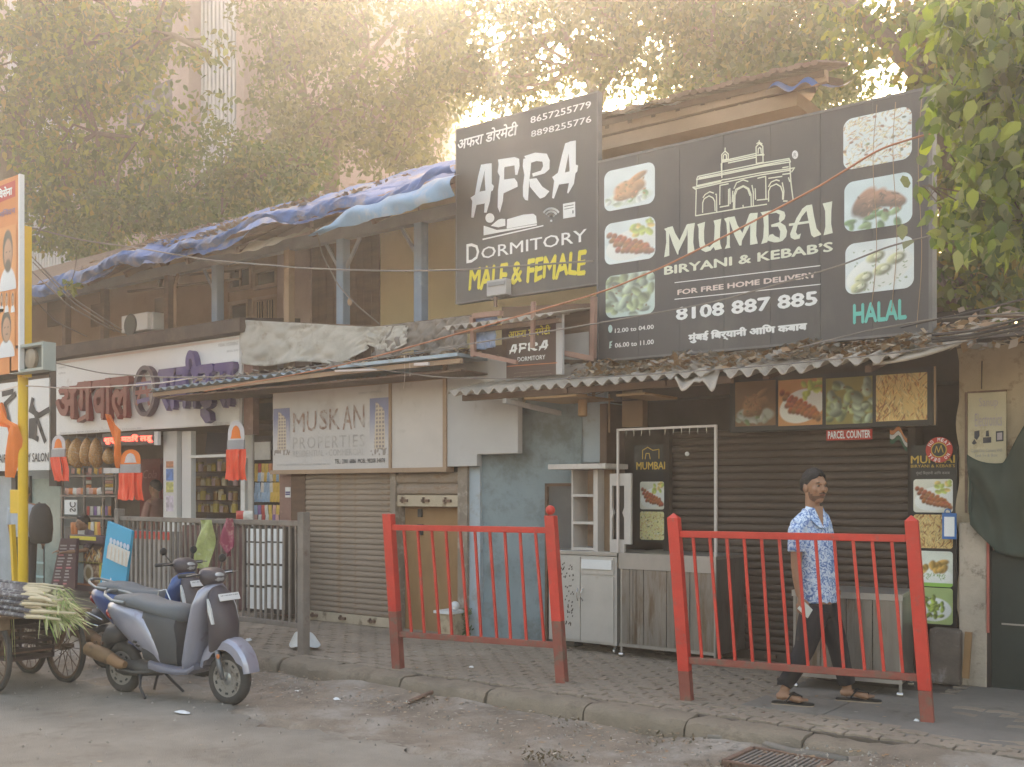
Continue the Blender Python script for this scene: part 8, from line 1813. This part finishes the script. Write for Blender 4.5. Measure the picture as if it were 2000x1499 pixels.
# ------------------------------------------------------------------ overhead cables
def cable(label, pts, y, r_, m, sag=0.0, n=26):
    P = [at(px, py, yy) for px, py, yy in [(p[0], p[1], p[2] if len(p) > 2 else y) for p in pts]]; Q = []
    for a, c in zip(P[:-1], P[1:]):
        for k in range(n): s = k/n; Q.append((a[0]+(c[0]-a[0])*s, a[1]+(c[1]-a[1])*s, a[2]+(c[2]-a[2])*s))
    Q.append(P[-1]); b = MB()
    Q = [Vector(q) for q in Q]
    for _k in range(26): Q = [Q[0]]+[(Q[i-1]+Q[i]*2+Q[i+1])/4 for i in range(1, len(Q)-1)]+[Q[-1]]
    b.tube(Q, r_*1.35, 5); o = obj('overhead_cable', b, m, smooth=True); return tag(o, label, 'cable', 'overhead cables across the shop fronts')
cable('long orange cable rising across the biryani signboard', [(400, 765, -1.6), (640, 720), (760, 690), (920, 645), (1180, 570), (1300, 520), (1420, 460), (1600, 365), (1720, 290), (1860, 248, -1.4)], -1.5, .006, cabler_m)
cable('dark cable rising below the orange one across the biryani signboard', [(640, 716), (920, 672), (1180, 630), (1400, 590), (1640, 520), (1740, 480), (1950, 430, -1.5)], -1.5, .005, cable_m)
cable('pale wire sagging from the tarpaulin edge across the verandah to the dormitory sign', [(40, 440, -2), (160, 470), (270, 485), (400, 508), (600, 525), (760, 530), (900, 528), (1160, 510, -1)], -1.2, .007, cable_m)
cable('pale wire crossing the lamp housing and the sweet shop sign', [(-20, 690, -2.4), (90, 705), (200, 730), (330, 738), (500, 735), (640, 712, -1.1)], -2.0, .006, cable_m)
cable('pinkish wire tied to the yellow post and running to the tin awning', [(-20, 770, -2.4), (40, 753, -2.42), (130, 759), (230, 755), (320, 748), (400, 735, -1.2)], -1.8, .006, pink_p)
cable('wire sagging over the estate agent sign towards the grey awning', [(640, 705, -1.1), (740, 722), (860, 738), (1060, 742), (1250, 733), (1500, 715), (1750, 690), (1900, 665, -1.2)], -1.25, .004, cable_m)
cable('cable from the signboard corner to the right edge, the upper one', [(1760, 640, -1), (1820, 626), (1900, 610), (2050, 572, -1.4)], -1.1, .006, cablek_m)
cable('cable from the signboard corner to the right edge, the lower one', [(1560, 680, -1), (1700, 645), (1820, 624), (1900, 618), (2050, 608, -1.4)], -1.1, .005, cable_m)
for k, (a, c) in enumerate(((655, 630), (663, 640), (668, 652))): cable('%s cable of the bundle of three lying along the ragged roof' % ('uppermost', 'middle', 'lowest')[k], [(1820, a), (1900, a-8), (2050, c-20)], -1.15, .008, cablek_m)
for k, (px, py, qx, qy) in enumerate(((60, 500, 238, 645), (64, 512, 235, 650), (62, 530, 225, 648), (58, 575, 170, 658))): cable('wire slanting down from the yellow post to the shop canopy, %s' % ('uppermost', 'second from the top', 'third from the top', 'lowest')[k], [(px, py, -1.6), ((px+qx)/2-6, (py+qy)/2+12, -1.0), (qx, qy, -.4)], -1, .007 if k != 3 else .006, cable_m)
cable('white wire loop hanging from the pale blue tarpaulin to the verandah', [(617, 448, -.9), (630, 500), (662, 560), (700, 600), (742, 634, -.4)], -.6, .006, cable_m)
t = thing('cable_knot', 'pale knot of tape on the wire at the middle verandah post', 'knot', at(683, 590, -.55)); b = MB(); b.ball(at(683, 590, -.55), .035, 8, 6, (1, .6, 1.3)); obj('knot', b, tan_m, t, smooth=True)
for px in (790, 800): cable('thin string hanging from the tin awning in front of the estate agent sign', [(px, 695), (px+1, 735), (px-2 if px == 790 else px, 760 if px == 790 else 735)], -.95, .002, pink_p)

# ------------------------------------------------------------------ dusty air
hz = bpy.data.materials.new('dusty_air'); hz.use_nodes = True; t_ = hz.node_tree; t_.nodes.remove(t_.nodes['Principled BSDF'])
vp = _n(t_, 'ShaderNodeVolumePrincipled'); vp.inputs['Color'].default_value = (.97, .93, .88, 1); vp.inputs['Density'].default_value = HAZE; vp.inputs['Anisotropy'].default_value = ANI
t_.links.new(vp.outputs[0], t_.nodes['Material Output'].inputs['Volume'])
b = MB(); b.box(-45, 30, -20, 40, -1.1, 26)
if HAZE > 0: o = obj('haze', b, hz); o['kind'] = 'stuff'
